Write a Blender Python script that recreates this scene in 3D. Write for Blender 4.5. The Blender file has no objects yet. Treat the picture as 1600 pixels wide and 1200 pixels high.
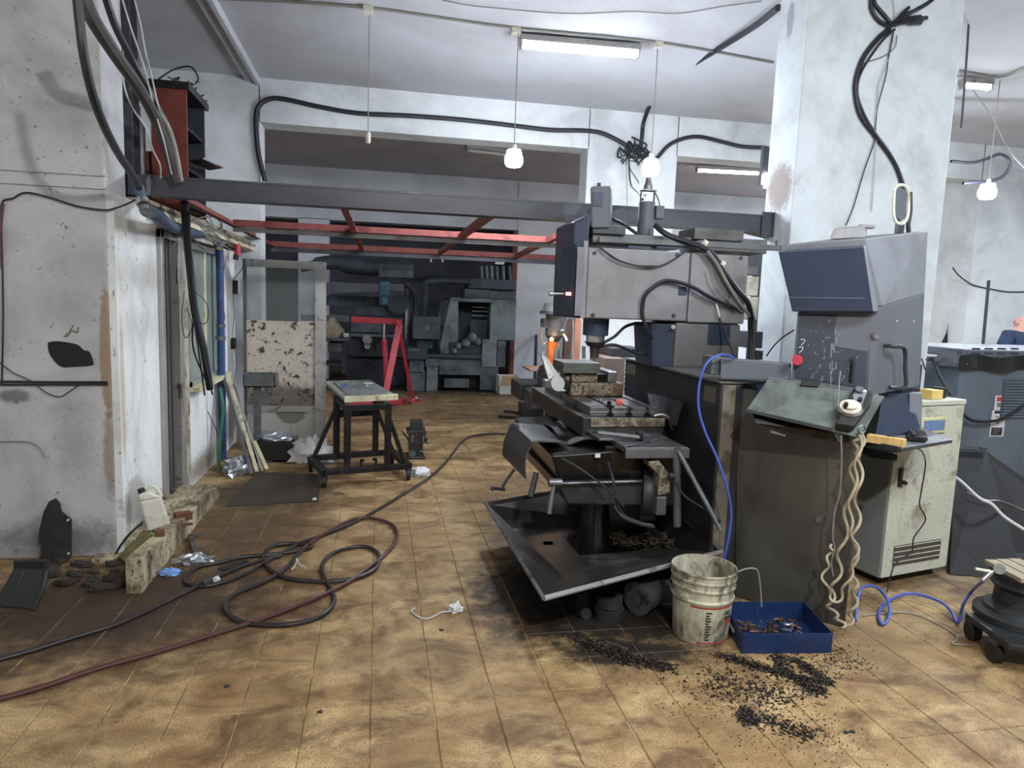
import bpy, bmesh, math, random
import numpy as np
from mathutils import Vector, Matrix, noise

# ------------------------------------------------------------------ camera
F_PX = 1080.0
YAW, PIT, ROL = [math.radians(a) for a in (11.1, 6.83, -2.06)]
CAM = np.array([0.0, 0.0, 1.58])
def cam_axes(y, p, r):
    f = np.array([math.sin(y)*math.cos(p), math.cos(y)*math.cos(p), -math.sin(p)])
    rt = np.array([math.cos(y), -math.sin(y), 0.0]); dn = np.cross(f, rt)
    c, s = math.cos(r), math.sin(r)
    return np.array([c*rt+s*dn, -s*rt+c*dn, f])
AX = cam_axes(YAW, PIT, ROL)
def W(px, py, X=None, Y=None, Z=None):
    """a point of the room seen at (px, py), on the plane X=, Y= or Z="""
    d = AX.T @ np.array([(px-800)/F_PX, (py-600)/F_PX, 1.0])
    t = X/d[0] if X is not None else Y/d[1] if Y is not None else (Z-CAM[2])/d[2]
    return Vector(CAM + t*d)
scene = bpy.context.scene
COL = scene.collection
cam_data = bpy.data.cameras.new('camera'); cam = bpy.data.objects.new('camera', cam_data); COL.objects.link(cam)
cam_data.sensor_width = 36; cam_data.lens = 36*F_PX/1600; cam_data.clip_start = .05; cam_data.clip_end = 100
mw = Matrix.Identity(4)
for i, v in enumerate((AX[0], -AX[1], -AX[2])):
    for j in range(3): mw[j][i] = v[j]
mw.translation = Vector(CAM); cam.matrix_world = mw
scene.camera = cam

# ------------------------------------------------------------------ world, lights, exposure
wd = bpy.data.worlds.new('world'); scene.world = wd; wd.use_nodes = True
wd.node_tree.nodes['Background'].inputs[0].default_value = (.62, .72, .9, 1)
wd.node_tree.nodes['Background'].inputs[1].default_value = .13
scene.view_settings.view_transform = 'Standard'; scene.view_settings.look = 'None'
scene.view_settings.exposure = 0.62; scene.view_settings.gamma = 1.0
scene.view_settings.use_curve_mapping = False
def light(name, kind, loc, power, color, size=.1, size_y=None, rot=(0,0,0)):
    l = bpy.data.lights.new(name, kind); l.energy = power; l.color = color
    if kind == 'AREA':
        l.shape = 'RECTANGLE'; l.size = size; l.size_y = size_y or size
    else: l.shadow_soft_size = size
    o = bpy.data.objects.new(name, l); o.location = loc; o.rotation_euler = rot; COL.objects.link(o); return o
COOL = (.86, .93, 1.0)
# bulb overhead behind the camera, then unseen lights added as fill
light('lamp_near_bulb', 'POINT', (.75, -.15, 3.0), 205, (1.0, .96, .90), .05)
light('fill_pillar_right', 'POINT', (3.3, 1.1, 3.0), 90, COOL, .06)  # added fill, no known lamp here: lifts the wide pillar
light('fill_near_tube', 'AREA', (2.6, .6, 3.75), 70, COOL, 1.3, .12)  # unseen overhead fill added on the camera side
light('fill_near_tube_side', 'AREA', (6.2, 4.4, 3.75), 120, COOL, 1.3, .12)  # extra light out of view, added to brighten the right-hand wall
light('fill_rear_tube', 'AREA', (8.1, 10.8, 3.7), 180, COOL, 1.3, .12)  # added light out of frame, brightens the back room
light('fill_rear_left', 'AREA', (-3.6, 10.6, 3.7), 60, COOL, 1.2, .12)  # smaller added light for the back room, also unseen

# ------------------------------------------------------------------ materials
MATS = {}
def srgb(c):
    return tuple(((v/255)/12.92 if v/255 <= .04045 else ((v/255+.055)/1.055)**2.4) for v in c)
def mat(name, rgb, rough=.6, metal=0.0, var=.18, scale=6.0, dirt=None, dirt_amt=0.0, dirt_scale=3.0, dirt_edge=.12,
        bump=.0, bump_scale=60, stretch=(1,1,1), speck=0.0, speck_rgb=(30,25,20), speck_scale=90, spots=(), emit=None, rnd=0.0, spec=.5, coord='POS', dirt2=None):
    """procedural material: base colour varied by noise, dirt patches, specks, spots = (centre, radii, colour, edge, strength)"""
    if name in MATS: return MATS[name]
    m = bpy.data.materials.new(name); m.use_nodes = True; nt = m.node_tree; N = nt.nodes; L = nt.links
    bs = N['Principled BSDF']; bs.inputs['Roughness'].default_value = rough; bs.inputs['Metallic'].default_value = metal
    bs.inputs['Specular IOR Level'].default_value = spec
    if emit:
        bs.inputs['Emission Color'].default_value = (*srgb(rgb), 1); bs.inputs['Emission Strength'].default_value = emit
    geo = N.new('ShaderNodeNewGeometry'); mp = N.new('ShaderNodeMapping'); mp.inputs['Scale'].default_value = stretch
    L.new(geo.outputs['Position'], mp.inputs[0]); P = mp.outputs[0]
    def noise_(s, det=5, ro=.55, dist=0.0, vec=None):
        n = N.new('ShaderNodeTexNoise'); n.inputs['Scale'].default_value = s; n.inputs['Detail'].default_value = det
        n.inputs['Roughness'].default_value = ro; n.inputs['Distortion'].default_value = dist
        L.new(vec or P, n.inputs['Vector']); return n.outputs['Fac']
    def ramp(src, a, b, va=0.0, vb=1.0):
        r = N.new('ShaderNodeMapRange'); r.interpolation_type = 'SMOOTHSTEP'
        r.inputs['From Min'].default_value = a; r.inputs['From Max'].default_value = b
        r.inputs['To Min'].default_value = va; r.inputs['To Max'].default_value = vb
        L.new(src, r.inputs['Value']); return r.outputs[0]
    def mix(fac, a, b):
        x = N.new('ShaderNodeMix'); x.data_type = 'RGBA'; x.clamp_factor = True
        if isinstance(fac, float): x.inputs[0].default_value = fac
        else: L.new(fac, x.inputs[0])
        for s, v in ((6, a), (7, b)):
            if isinstance(v, tuple): x.inputs[s].default_value = (*v, 1)
            else: L.new(v, x.inputs[s])
        return x.outputs[2]
    def mul(a, b):
        x = N.new('ShaderNodeMath'); x.operation = 'MULTIPLY'
        for s, v in ((0, a), (1, b)):
            if isinstance(v, float): x.inputs[s].default_value = v
            else: L.new(v, x.inputs[s])
        return x.outputs[0]
    c = srgb(rgb)
    lo = tuple(v*(1-var) for v in c); hi = tuple(min(1, v*(1+var)) for v in c)
    n1 = noise_(scale)
    colr = mix(ramp(n1, .3, .7), lo, hi)
    if dirt:
        d = noise_(dirt_scale, 8, .65, .4)
        th = .72-dirt_amt*.45
        colr = mix(ramp(d, th-dirt_edge/2, th+dirt_edge/2), colr, srgb(dirt))
    if dirt2:
        rgb2, amt2, sc2, ed2 = dirt2
        d = noise_(sc2, 7, .7, .8); th = .72-amt2*.45
        colr = mix(ramp(d, th-ed2/2, th+ed2/2), colr, srgb(rgb2))
    if rnd:
        oi = N.new('ShaderNodeObjectInfo')
        colr = mix(mul(ramp(oi.outputs['Random'], .55, 1.0), float(rnd)), colr, tuple(v*.45 for v in c))
    if speck:
        s = noise_(speck_scale, 3, .6); th = .70-speck*.3
        colr = mix(ramp(s, th-.03, th+.03), colr, srgb(speck_rgb))
    for cen, rad, scol, edge, stren in spots:
        v = N.new('ShaderNodeVectorMath'); v.operation = 'SUBTRACT'; L.new(geo.outputs['Position'], v.inputs[0]); v.inputs[1].default_value = cen
        dv = N.new('ShaderNodeVectorMath'); dv.operation = 'DIVIDE'; L.new(v.outputs[0], dv.inputs[0]); dv.inputs[1].default_value = rad
        ln = N.new('ShaderNodeVectorMath'); ln.operation = 'LENGTH'; L.new(dv.outputs[0], ln.inputs[0])
        nn = noise_(4.5/max(.15, min(r for r in rad if r > 0.01)), 5, .65, 0, geo.outputs['Position'])
        a = N.new('ShaderNodeMath'); a.operation = 'MULTIPLY_ADD'; L.new(nn, a.inputs[0]); a.inputs[1].default_value = .9; L.new(ln.outputs['Value'], a.inputs[2])
        f = ramp(a.outputs[0], 1.45-edge, 1.45, float(stren), 0.0)
        colr = mix(f, colr, srgb(scol))
    L.new(colr, bs.inputs['Base Color'])
    if bump:
        b = N.new('ShaderNodeBump'); b.inputs['Strength'].default_value = min(1, bump); b.inputs['Distance'].default_value = .01*max(1, bump)
        L.new(noise_(bump_scale, 6, .6), b.inputs['Height']); L.new(b.outputs[0], bs.inputs['Normal'])
    MATS[name] = m; return m
def glass(name, rgb, rough=.05, alpha=.25):
    m = bpy.data.materials.new(name); m.use_nodes = True; nt = m.node_tree; bs = nt.nodes['Principled BSDF']
    bs.inputs['Base Color'].default_value = (*srgb(rgb), 1); bs.inputs['Roughness'].default_value = rough
    bs.inputs['Alpha'].default_value = alpha; MATS[name] = m; return m
def emis(name, rgb, s):
    m = bpy.data.materials.new(name); m.use_nodes = True; nt = m.node_tree; bs = nt.nodes['Principled BSDF']
    bs.inputs['Base Color'].default_value = (.9, .9, .9, 1)
    bs.inputs['Emission Color'].default_value = (*srgb(rgb), 1); bs.inputs['Emission Strength'].default_value = s; MATS[name] = m; return m

# ------------------------------------------------------------------ mesh building
class MB:
    def __init__(s): s.v = []; s.f = []
    def add(s, vs, fs):
        o = len(s.v); s.v += [tuple(v) for v in vs]; s.f += [tuple(i+o for i in f) for f in fs]; return s
    def hexa(s, p):   # 8 points: bottom loop 0-3, top loop 4-7
        return s.add(p, [(3,2,1,0),(4,5,6,7),(0,1,5,4),(1,2,6,5),(2,3,7,6),(3,0,4,7)])
    def box(s, a, b, rz=0, piv=None):
        x0,x1 = sorted((a[0],b[0])); y0,y1 = sorted((a[1],b[1])); z0,z1 = sorted((a[2],b[2]))
        p = [Vector(q) for q in ((x0,y0,z0),(x1,y0,z0),(x1,y1,z0),(x0,y1,z0),(x0,y0,z1),(x1,y0,z1),(x1,y1,z1),(x0,y1,z1))]
        if rz:
            c = Vector(piv) if piv else Vector(((x0+x1)/2,(y0+y1)/2,0)); R = Matrix.Rotation(rz,3,'Z')
            c = Vector((c.x,c.y,0)); p = [R@(q-c)+c for q in p]
        return s.hexa(p)
    def obox(s, c, size, R):   # oriented box, R is a 3x3
        c = Vector(c); hx,hy,hz = [v/2 for v in size]
        p = [c+R@Vector(q) for q in ((-hx,-hy,-hz),(hx,-hy,-hz),(hx,hy,-hz),(-hx,hy,-hz),(-hx,-hy,hz),(hx,-hy,hz),(hx,hy,hz),(-hx,hy,hz))]
        return s.hexa(p)
    def bar(s, p0, p1, w, h, up=(0,0,1)):   # rectangular bar from p0 to p1
        p0, p1 = Vector(p0), Vector(p1); d = (p1-p0); L = d.length; d.normalize(); u = Vector(up)
        if abs(d.dot(u)) > .98: u = Vector((0,1,0))
        x = d.cross(u).normalized(); z = x.cross(d).normalized()
        R = Matrix((x, d, z)).transposed()
        return s.obox((p0+p1)/2, (w, L, h), R)
    def prism(s, poly, vec):   # polygon (3D points) extruded by vec
        n = len(poly); vec = Vector(vec); a = [Vector(p) for p in poly]; b = [p+vec for p in a]
        nrm = Vector((0,0,0))
        for i in range(n): nrm += a[i].cross(a[(i+1)%n])
        if nrm.dot(vec) > 0: f = [tuple(reversed(range(n))), tuple(range(n,2*n))]+[(i,(i+1)%n,n+(i+1)%n,n+i) for i in range(n)]
        else: f = [tuple(range(n)), tuple(reversed(range(n,2*n)))]+[(n+i,n+(i+1)%n,(i+1)%n,i) for i in range(n)]
        return s.add(a+b, f)
    def cyl(s, p0, p1, r0, r1=None, n=20, caps=True):
        r1 = r0 if r1 is None else r1; p0, p1 = Vector(p0), Vector(p1); d = (p1-p0).normalized()
        u = Vector((0,0,1)) if abs(d.z) < .9 else Vector((1,0,0)); x = d.cross(u).normalized(); y = d.cross(x)
        vs = []
        for p, r in ((p0,r0),(p1,r1)):
            for i in range(n):
                a = 2*math.pi*i/n; vs.append(p+x*(r*math.cos(a))+y*(r*math.sin(a)))
        f = [(i,n+i,n+(i+1)%n,(i+1)%n) for i in range(n)]
        if caps: f += [tuple(range(n)), tuple(reversed(range(n,2*n)))]
        return s.add(vs, f)
    def lathe(s, prof, c, axis=(0,0,1), n=28):   # prof = [(r, h)...]
        d = Vector(axis).normalized(); c = Vector(c)
        u = Vector((0,0,1)) if abs(d.z) < .9 else Vector((1,0,0)); x = d.cross(u).normalized(); y = d.cross(x)
        vs = []
        for r, h in prof:
            for i in range(n):
                a = 2*math.pi*i/n; vs.append(c+d*h+x*(r*math.cos(a))+y*(r*math.sin(a)))
        f = []
        for k in range(len(prof)-1):
            for i in range(n): f.append((k*n+i, (k+1)*n+i, (k+1)*n+(i+1)%n, k*n+(i+1)%n))
        if prof[0][0] > 1e-5: f.append(tuple(range(n)))
        if prof[-1][0] > 1e-5: f.append(tuple(reversed(range((len(prof)-1)*n, len(prof)*n))))
        return s.add(vs, f)
    def tube(s, pts, r, n=8, sub=8, smooth=True, closed=False, rads=None):
        p = [Vector(q) for q in pts]
        if smooth and len(p) > 2: p = catmull(p, sub)
        m = len(p); vs = []; prev = None
        for k in range(m):
            t = (p[min(k+1,m-1)]-p[max(k-1,0)])
            if t.length < 1e-9: t = Vector((0,0,1))
            t.normalize()
            if prev is None:
                u = Vector((0,0,1)) if abs(t.z) < .9 else Vector((1,0,0)); x = t.cross(u).normalized()
            else:
                x = prev - t*prev.dot(t)
                x = x.normalized() if x.length > 1e-6 else t.orthogonal().normalized()
            prev = x; y = t.cross(x); rr = r if rads is None else rads[min(len(rads)-1, int(k/(m-1)*(len(rads)-1)+.5))]
            for i in range(n):
                a = 2*math.pi*i/n; vs.append(p[k]+x*(rr*math.cos(a))+y*(rr*math.sin(a)))
        f = []
        for k in range(m-1):
            for i in range(n): f.append((k*n+i, k*n+(i+1)%n, (k+1)*n+(i+1)%n, (k+1)*n+i))
        f += [tuple(reversed(range(n))), tuple(range((m-1)*n, m*n))]
        return s.add(vs, f)
    def sphere(s, c, r, n=14, m=9, sc=(1,1,1)):
        prof = [(max(1e-6, r*math.sin(math.pi*k/m)), -r*math.cos(math.pi*k/m)) for k in range(m+1)]
        o = len(s.v); s.lathe(prof, (0,0,0), n=n)
        c = Vector(c)
        for i in range(o, len(s.v)):
            v = s.v[i]; s.v[i] = (v[0]*sc[0]+c.x, v[1]*sc[1]+c.y, v[2]*sc[2]+c.z)
        return s
    def crumple(s, c, size, seed=0, amp=.5, n=10, flat=False):   # crumpled bag, rag or foil
        rnd = random.Random(seed); c = Vector(c); o = len(s.v)
        prof = [(max(1e-6, math.sin(math.pi*k/n)), -math.cos(math.pi*k/n)) for k in range(n+1)]
        s.lathe(prof, (0,0,0), n=n*2)
        off = Vector((seed*7.3, seed*3.1, 0))
        for i in range(o, len(s.v)):
            v = Vector(s.v[i]); q = v.normalized() if v.length > 0 else v
            k = 1+amp*(abs(noise.noise(q*2.3+off))*1.6-.5)+amp*.45*noise.noise(q*6+off)
            z = max(-.35, v.z*k)
            s.v[i] = (c.x+v.x*k*size[0], c.y+v.y*k*size[1], c.z+(z+.35)*size[2]/1.35)
        return s
    def sheet(s, fn, nu, nv, th=.003):   # two-sided cloth or bent plate, fn(u, v) gives a point
        P = [[Vector(fn(i/nu, j/nv)) for j in range(nv+1)] for i in range(nu+1)]
        o = len(s.v); top = []; bot = []
        for i in range(nu+1):
            for j in range(nv+1):
                du = P[min(i+1,nu)][j]-P[max(i-1,0)][j]; dv = P[i][min(j+1,nv)]-P[i][max(j-1,0)]
                nn = du.cross(dv); nn = nn.normalized() if nn.length > 1e-9 else Vector((0,0,1))
                top.append(P[i][j]+nn*th/2); bot.append(P[i][j]-nn*th/2)
        K = (nu+1)*(nv+1); g = lambda i, j: i*(nv+1)+j; f = []
        for i in range(nu):
            for j in range(nv):
                q = (g(i,j), g(i+1,j), g(i+1,j+1), g(i,j+1)); f.append(q); f.append(tuple(K+a for a in reversed(q)))
        for i in range(nu):
            f.append((g(i,0), K+g(i,0), K+g(i+1,0), g(i+1,0))); f.append((g(i+1,nv), K+g(i+1,nv), K+g(i,nv), g(i,nv)))
        for j in range(nv):
            f.append((g(0,j+1), K+g(0,j+1), K+g(0,j), g(0,j))); f.append((g(nu,j), K+g(nu,j), K+g(nu,j+1), g(nu,j+1)))
        return s.add(top+bot, f)
def catmull(p, sub=8):
    q = [p[0]*2-p[1]]+list(p)+[p[-1]*2-p[-2]]; out = []
    for i in range(1, len(q)-2):
        a, b, c, d = q[i-1], q[i], q[i+1], q[i+2]
        for k in range(sub):
            t = k/sub; out.append(.5*((2*b)+(c-a)*t+(2*a-5*b+4*c-d)*t*t+(-a+3*b-3*c+d)*t**3))
    out.append(p[-1]); return out
ORG = {}
def obj(name, mb, m, parent=None, smooth=False, bevel=0, kind=None):
    me = bpy.data.meshes.new(name); o = bpy.data.objects.new(name, me); COL.objects.link(o)
    if parent is None:
        zs = mb.v; c = Vector((sum(v[0] for v in zs)/len(zs), sum(v[1] for v in zs)/len(zs), min(v[2] for v in zs)))
    else: c = ORG[parent.name]
    me.from_pydata([(v[0]-c.x, v[1]-c.y, v[2]-c.z) for v in mb.v], [], mb.f); me.update()
    if smooth:
        me.polygons.foreach_set('use_smooth', [True]*len(me.polygons)); 
        try: me.set_sharp_from_angle(angle=math.radians(smooth if smooth is not True else 40))
        except Exception: pass
    if m: me.materials.append(MATS[m] if isinstance(m, str) else m)
    if parent is None: o.location = c; ORG[o.name] = c
    else: o.parent = parent; ORG[o.name] = c
    if bevel:
        b = o.modifiers.new('bevel', 'BEVEL'); b.width = bevel; b.segments = 2; b.limit_method = 'ANGLE'; b.angle_limit = math.radians(40)
        b.harden_normals = False
    if kind: o['kind'] = kind
    return o
def tag(o, label, cat, group=None, kind=None):
    o['label'] = label; o['category'] = cat
    if group: o['group'] = group
    if kind: o['kind'] = kind
    return o
def thing(name, label, cat, loc, group=None):
    o = bpy.data.objects.new(name, None); COL.objects.link(o); o.empty_display_size = .1
    o.location = loc; ORG[o.name] = Vector(loc); return tag(o, label, cat, group)
def dup(root, loc, rz, label, group=None):
    r = root.copy(); COL.objects.link(r); r.location = loc; r.rotation_euler = (0,0,rz); r['label'] = label
    if group: r['group'] = group
    ORG[r.name] = Vector(loc)
    for ch in list(root.children):
        c = ch.copy(); COL.objects.link(c); c.parent = r
        for g in list(ch.children):
            d = g.copy(); COL.objects.link(d); d.parent = c
    return r
def struct(name, mb, m, parent=None, label=None, **k):
    o = obj(name, mb, m, parent, **k)
    if parent is None: o['kind'] = 'structure'
    if label: o['label'] = label
    return o
def text(name, s, size, R, loc, m, parent, ext=.0008):
    c = bpy.data.curves.new(name, 'FONT'); c.body = s; c.size = size; c.extrude = ext; c.align_x = 'CENTER'; c.align_y = 'CENTER'
    tmp = bpy.data.objects.new(name, c); me = bpy.data.meshes.new_from_object(tmp); bpy.data.objects.remove(tmp)
    o = bpy.data.objects.new(name, me); COL.objects.link(o); me.materials.clear(); me.materials.append(MATS[m])
    M4 = R.to_4x4(); M4.translation = Vector(loc)-ORG[parent.name]; o.parent = parent; o.matrix_local = M4; ORG[o.name] = Vector(loc); return o
def bx(px0, py0, px1, py1, Y, dep):   # box whose front (plane Y) spans these directions of view
    pm = (px0+px1)/2; ym = (py0+py1)/2
    x0 = W(px0, ym, Y=Y).x; x1 = W(px1, ym, Y=Y).x; z0 = W(pm, py1, Y=Y).z; z1 = W(pm, py0, Y=Y).z
    return (x0, Y, max(0, z0)), (x1, Y+dep, z1)

mat('plaster', (214,219,222), .85, var=.05, scale=1.6, dirt=(176,180,184), dirt_amt=.35, dirt_scale=1.3, dirt_edge=.4, bump=.12, bump_scale=9)
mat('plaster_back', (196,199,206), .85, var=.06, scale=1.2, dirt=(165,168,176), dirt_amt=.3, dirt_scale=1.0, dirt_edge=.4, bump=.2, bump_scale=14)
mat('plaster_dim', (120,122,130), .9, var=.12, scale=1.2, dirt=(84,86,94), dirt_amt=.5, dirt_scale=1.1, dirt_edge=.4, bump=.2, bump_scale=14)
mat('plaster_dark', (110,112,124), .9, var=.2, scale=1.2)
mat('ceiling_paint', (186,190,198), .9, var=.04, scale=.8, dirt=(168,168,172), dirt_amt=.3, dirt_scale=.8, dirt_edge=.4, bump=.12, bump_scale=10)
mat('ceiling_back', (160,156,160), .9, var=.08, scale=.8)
mat('steel_dark', (62,64,70), .5, .35, var=.25, scale=9, dirt=(98,98,100), dirt_amt=.15, dirt_scale=5, dirt_edge=.1)
mat('steel_black', (30,30,33), .45, .4, var=.3, scale=12, dirt=(54,52,50), dirt_amt=.2, dirt_scale=8)
mat('black_oil', (18,17,17), .28, .3, var=.4, scale=8, dirt=(44,42,40), dirt_amt=.3, dirt_scale=6)
mat('rubber', (24,24,26), .6, var=.2)
mat('rubber_grey', (52,54,58), .55, var=.15, scale=10)
mat('red_oxide', (126,66,62), .7, .1, var=.2, scale=12, dirt=(100,44,40), dirt_amt=.3, dirt_scale=6)
mat('red_brown', (112,52,44), .7, .1, var=.2, scale=8, dirt=(80,40,36), dirt_amt=.3)
mat('alu', (165,165,163), .45, .6, var=.1, scale=5, dirt=(110,106,100), dirt_amt=.2, dirt_scale=8)
mat('alu_dark', (98,94,92), .5, .5, var=.1, scale=5)
mat('steel_bright', (190,192,196), .28, .9, var=.1, scale=20)
mat('steel_mid', (120,120,122), .42, .75, var=.2, scale=14, dirt=(70,66,62), dirt_amt=.3, dirt_scale=10)
mat('galv', (96,98,100), .5, .5, var=.2, scale=10)
mat('machine_grey', (138,138,142), .5, .1, var=.07, scale=4, dirt=(112,108,106), dirt_amt=.35, dirt_scale=3, dirt_edge=.4)
mat('machine_side', (112,112,114), .55, .1, var=.12, scale=4, dirt=(78,74,68), dirt_amt=.4, dirt_scale=3.5, dirt_edge=.3)
mat('machine_dark', (48,50,56), .5, .2, var=.2, scale=4, dirt=(34,33,33), dirt_amt=.4, dirt_scale=3, dirt_edge=.3)
mat('oily_grey', (76,74,68), .42, .15, var=.2, scale=3, dirt=(46,44,40), dirt_amt=.5, dirt_scale=2.2, dirt_edge=.35, stretch=(1,1,.45))
mat('dirty_cream', (150,142,120), .6, .1, var=.15, scale=10, dirt=(84,74,58), dirt_amt=.5, dirt_scale=12, dirt_edge=.2, speck=.4, speck_rgb=(50,42,34), speck_scale=90)
mat('iron_oily', (58,58,60), .4, .4, var=.3, scale=9, dirt=(74,71,66), dirt_amt=.2, dirt_scale=8)
mat('panel_dark', (52,62,84), .4, .1, var=.07, scale=3)
mat('panel_black', (44,50,64), .5, .1, var=.1, scale=4, speck=.10, speck_rgb=(96,102,114), speck_scale=36)
mat('console_grey', (122,126,134), .55, .1, var=.06, scale=3, dirt=(96,96,102), dirt_amt=.25, dirt_scale=2.5, dirt_edge=.4)
mat('console_low', (92,96,104), .55, .1, var=.08, scale=3)
mat('plate_green', (104,114,108), .5, .2, var=.1, scale=6, dirt=(76,78,76), dirt_amt=.4, dirt_scale=6, dirt_edge=.3)
mat('cabinet_white', (190,192,178), .55, .05, var=.06, scale=3, dirt=(130,124,108), dirt_amt=.25, dirt_scale=6, dirt_edge=.2, speck=.2, speck_rgb=(84,76,62), speck_scale=110)
mat('cabinet_side', (128,134,134), .5, .1, var=.08, scale=3, speck=.12, speck_rgb=(70,66,60), speck_scale=110)
mat('vent_dark', (70,66,56), .7, var=.2, scale=30)
mat('wood', (200,168,104), .6, var=.15, scale=14, stretch=(1,6,1), dirt=(140,104,60), dirt_amt=.2, dirt_scale=8)
mat('wood_old', (142,130,110), .75, var=.2, scale=10, stretch=(6,1,1))
mat('board_cream', (196,190,160), .6, var=.1, scale=8, dirt=(140,130,104), dirt_amt=.3, dirt_scale=5)
mat('cardboard', (150,124,98), .8, var=.08)
mat('card_white', (176,176,170), .8, var=.08, scale=6)
mat('blue_tray', (30,52,96), .42, .15, var=.15, scale=5, dirt=(24,36,66), dirt_amt=.35, dirt_scale=6, dirt_edge=.3)
mat('blue_pipe', (44,66,116), .45, var=.15, scale=8, dirt=(40,46,66), dirt_amt=.3, dirt_scale=10)
mat('blue_hose', (60,84,170), .4, var=.08)
mat('blue_hose_flat', (66,82,106), .6, var=.15, scale=8)
mat('green_hose', (40,112,74), .45, var=.12)
mat('hose_black', (34,28,27), .45, var=.2, scale=20, dirt=(70,54,44), dirt_amt=.15, dirt_scale=12)
mat('hose_red', (70,32,30), .5, var=.15, scale=20, dirt=(60,34,30), dirt_amt=.3, dirt_scale=14)
mat('cable_black', (28,30,38), .5, var=.15)
mat('cable_white', (176,176,178), .5, var=.05)
mat('cable_grey', (128,126,120), .5, var=.1)
mat('cord_cream', (158,148,124), .5, var=.15, scale=14)
mat('white_plastic', (205,203,190), .4, var=.06, scale=8, dirt=(150,142,118), dirt_amt=.25, dirt_scale=10, dirt_edge=.3)
mat('bucket_plastic', (190,187,166), .45, var=.06, scale=8, dirt=(76,74,56), dirt_amt=.42, dirt_scale=7, dirt_edge=.35, dirt2=((60,58,46), .3, 14, .25), stretch=(1,1,.6))
mat('bucket_red', (156,64,54), .5, var=.12, scale=20, dirt=(110,56,46), dirt_amt=.3)
mat('bag_plastic', (196,198,200), .3, var=.06, scale=9)
mat('foil', (176,180,188), .3, .75, var=.2, scale=30)
mat('rag_blue', (110,150,205), .8, var=.15, scale=30)
mat('paper', (205,205,210), .7, var=.08, scale=20)
mat('print_black', (34,34,34), .7, var=.1)
mat('print_red', (176,60,56), .6, var=.1)
mat('orange_paint', (206,112,52), .45, .1, var=.12, scale=10)
mat('red_paint', (178,50,66), .4, .1, var=.1, scale=8, dirt=(130,26,40), dirt_amt=.25, dirt_scale=6)
mat('far_grey', (112,122,126), .6, .1, var=.1, scale=3, dirt=(62,68,72), dirt_amt=.4, dirt_scale=3, dirt_edge=.3)
mat('far_dark', (54,60,70), .6, .2, var=.25, scale=4, dirt=(38,42,50), dirt_amt=.4, dirt_scale=3, dirt_edge=.3)
mat('far_mid', (86,94,102), .6, .2, var=.2, scale=4, dirt=(50,54,58), dirt_amt=.4, dirt_scale=3, dirt_edge=.3)
mat('far_blue', (52,98,128), .5, .1, var=.1)
mat('far_bar', (96,100,110), .6, .1, var=.1)
mat('skin', (196,150,134), .5, var=.06, scale=20)
mat('navy_cloth', (40,56,84), .85, var=.1, scale=18)
mat('trouser_cloth', (44,46,52), .85, var=.1, scale=18)
mat('machine_blue_grey', (104,116,130), .5, .15, var=.08, scale=3, dirt=(84,92,104), dirt_amt=.3, dirt_scale=2, dirt_edge=.4)
mat('louvre', (78,86,100), .5, .2, var=.1)
mat('charcoal_plate', (20,21,23), .75, .0, var=.2, scale=4)
mat('cast_iron', (48,50,52), .5, .4, var=.2, scale=9)
mat('concrete_step', (178,168,138), .85, var=.15, scale=9, dirt=(84,68,48), dirt_amt=.42, dirt_scale=7, dirt_edge=.3, bump=.5, bump_scale=30, speck=.35, speck_rgb=(56,44,32), speck_scale=55, stretch=(1,.6,.5))
mat('rubble', (44,41,37), .9, var=.3, scale=20, bump=.8, bump_scale=30)
mat('brick_brown', (98,62,48), .85, var=.2, scale=20)
mat('rust_panel', (186,176,164), .75, .1, var=.06, scale=4, dirt=(60,54,46), dirt_amt=.27, dirt_scale=13, dirt_edge=.05, dirt2=((84,76,62), .26, 24, .08), stretch=(1,1,1),
    spots=[((-.9,7.2,.5),(.6,.3,.22),(46,42,34),.5,.75)])
mat('lower_panel', (172,170,164), .7, .1, var=.06, scale=4, dirt=(120,118,110), dirt_amt=.25, dirt_scale=4, dirt_edge=.1,
    spots=[((-.85,7.2,.40),(.16,.3,.14),(104,106,98),.12,.9)])
mat('screen_blue', (96,120,160), .3, var=.2, scale=60)
mat('yellow_box', (214,186,108), .6, var=.1)
mat('swarf', (40,34,28), .5, .4, var=.4, scale=40)
mat('swarf_bright', (150,140,120), .3, .8, var=.3, scale=40)
mat('graffiti', (88,80,66), .8, var=.1)
mat('bin_black', (26,28,27), .5, var=.12)
mat('leather_black', (26,25,25), .5, var=.3, scale=6, dirt=(52,50,48), dirt_amt=.3, dirt_scale=5, dirt_edge=.3)
mat('apron_black', (58,60,64), .42, .1, var=.2, scale=6, dirt=(38,38,40), dirt_amt=.4, dirt_scale=8, dirt_edge=.3)
glass('pane_glass', (120,128,124), .12, .28)
glass('window_glass', (150,164,158), .15, .75)
emis('tube_glow', (255,252,246), 28.0)
emis('bulb_glow', (236,244,255), 420.0)
emis('bulb_cap', (200,225,255), 1.6)
emis('lamp_warm', (255,190,120), 5.0)
emis('led_red', (255,60,60), 3.0)

# ------------------------------------------------------------------ the setting
ZC = 3.88
XW = -1.46            # booth wall plane
YB = 8.2              # first cross wall
Y2 = 13.4             # second cross wall
def YX(px, X=XW, py=600): return W(px, py, X=X).y
def XY(px, Y, py=400): return W(px, py, Y=Y).x

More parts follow.
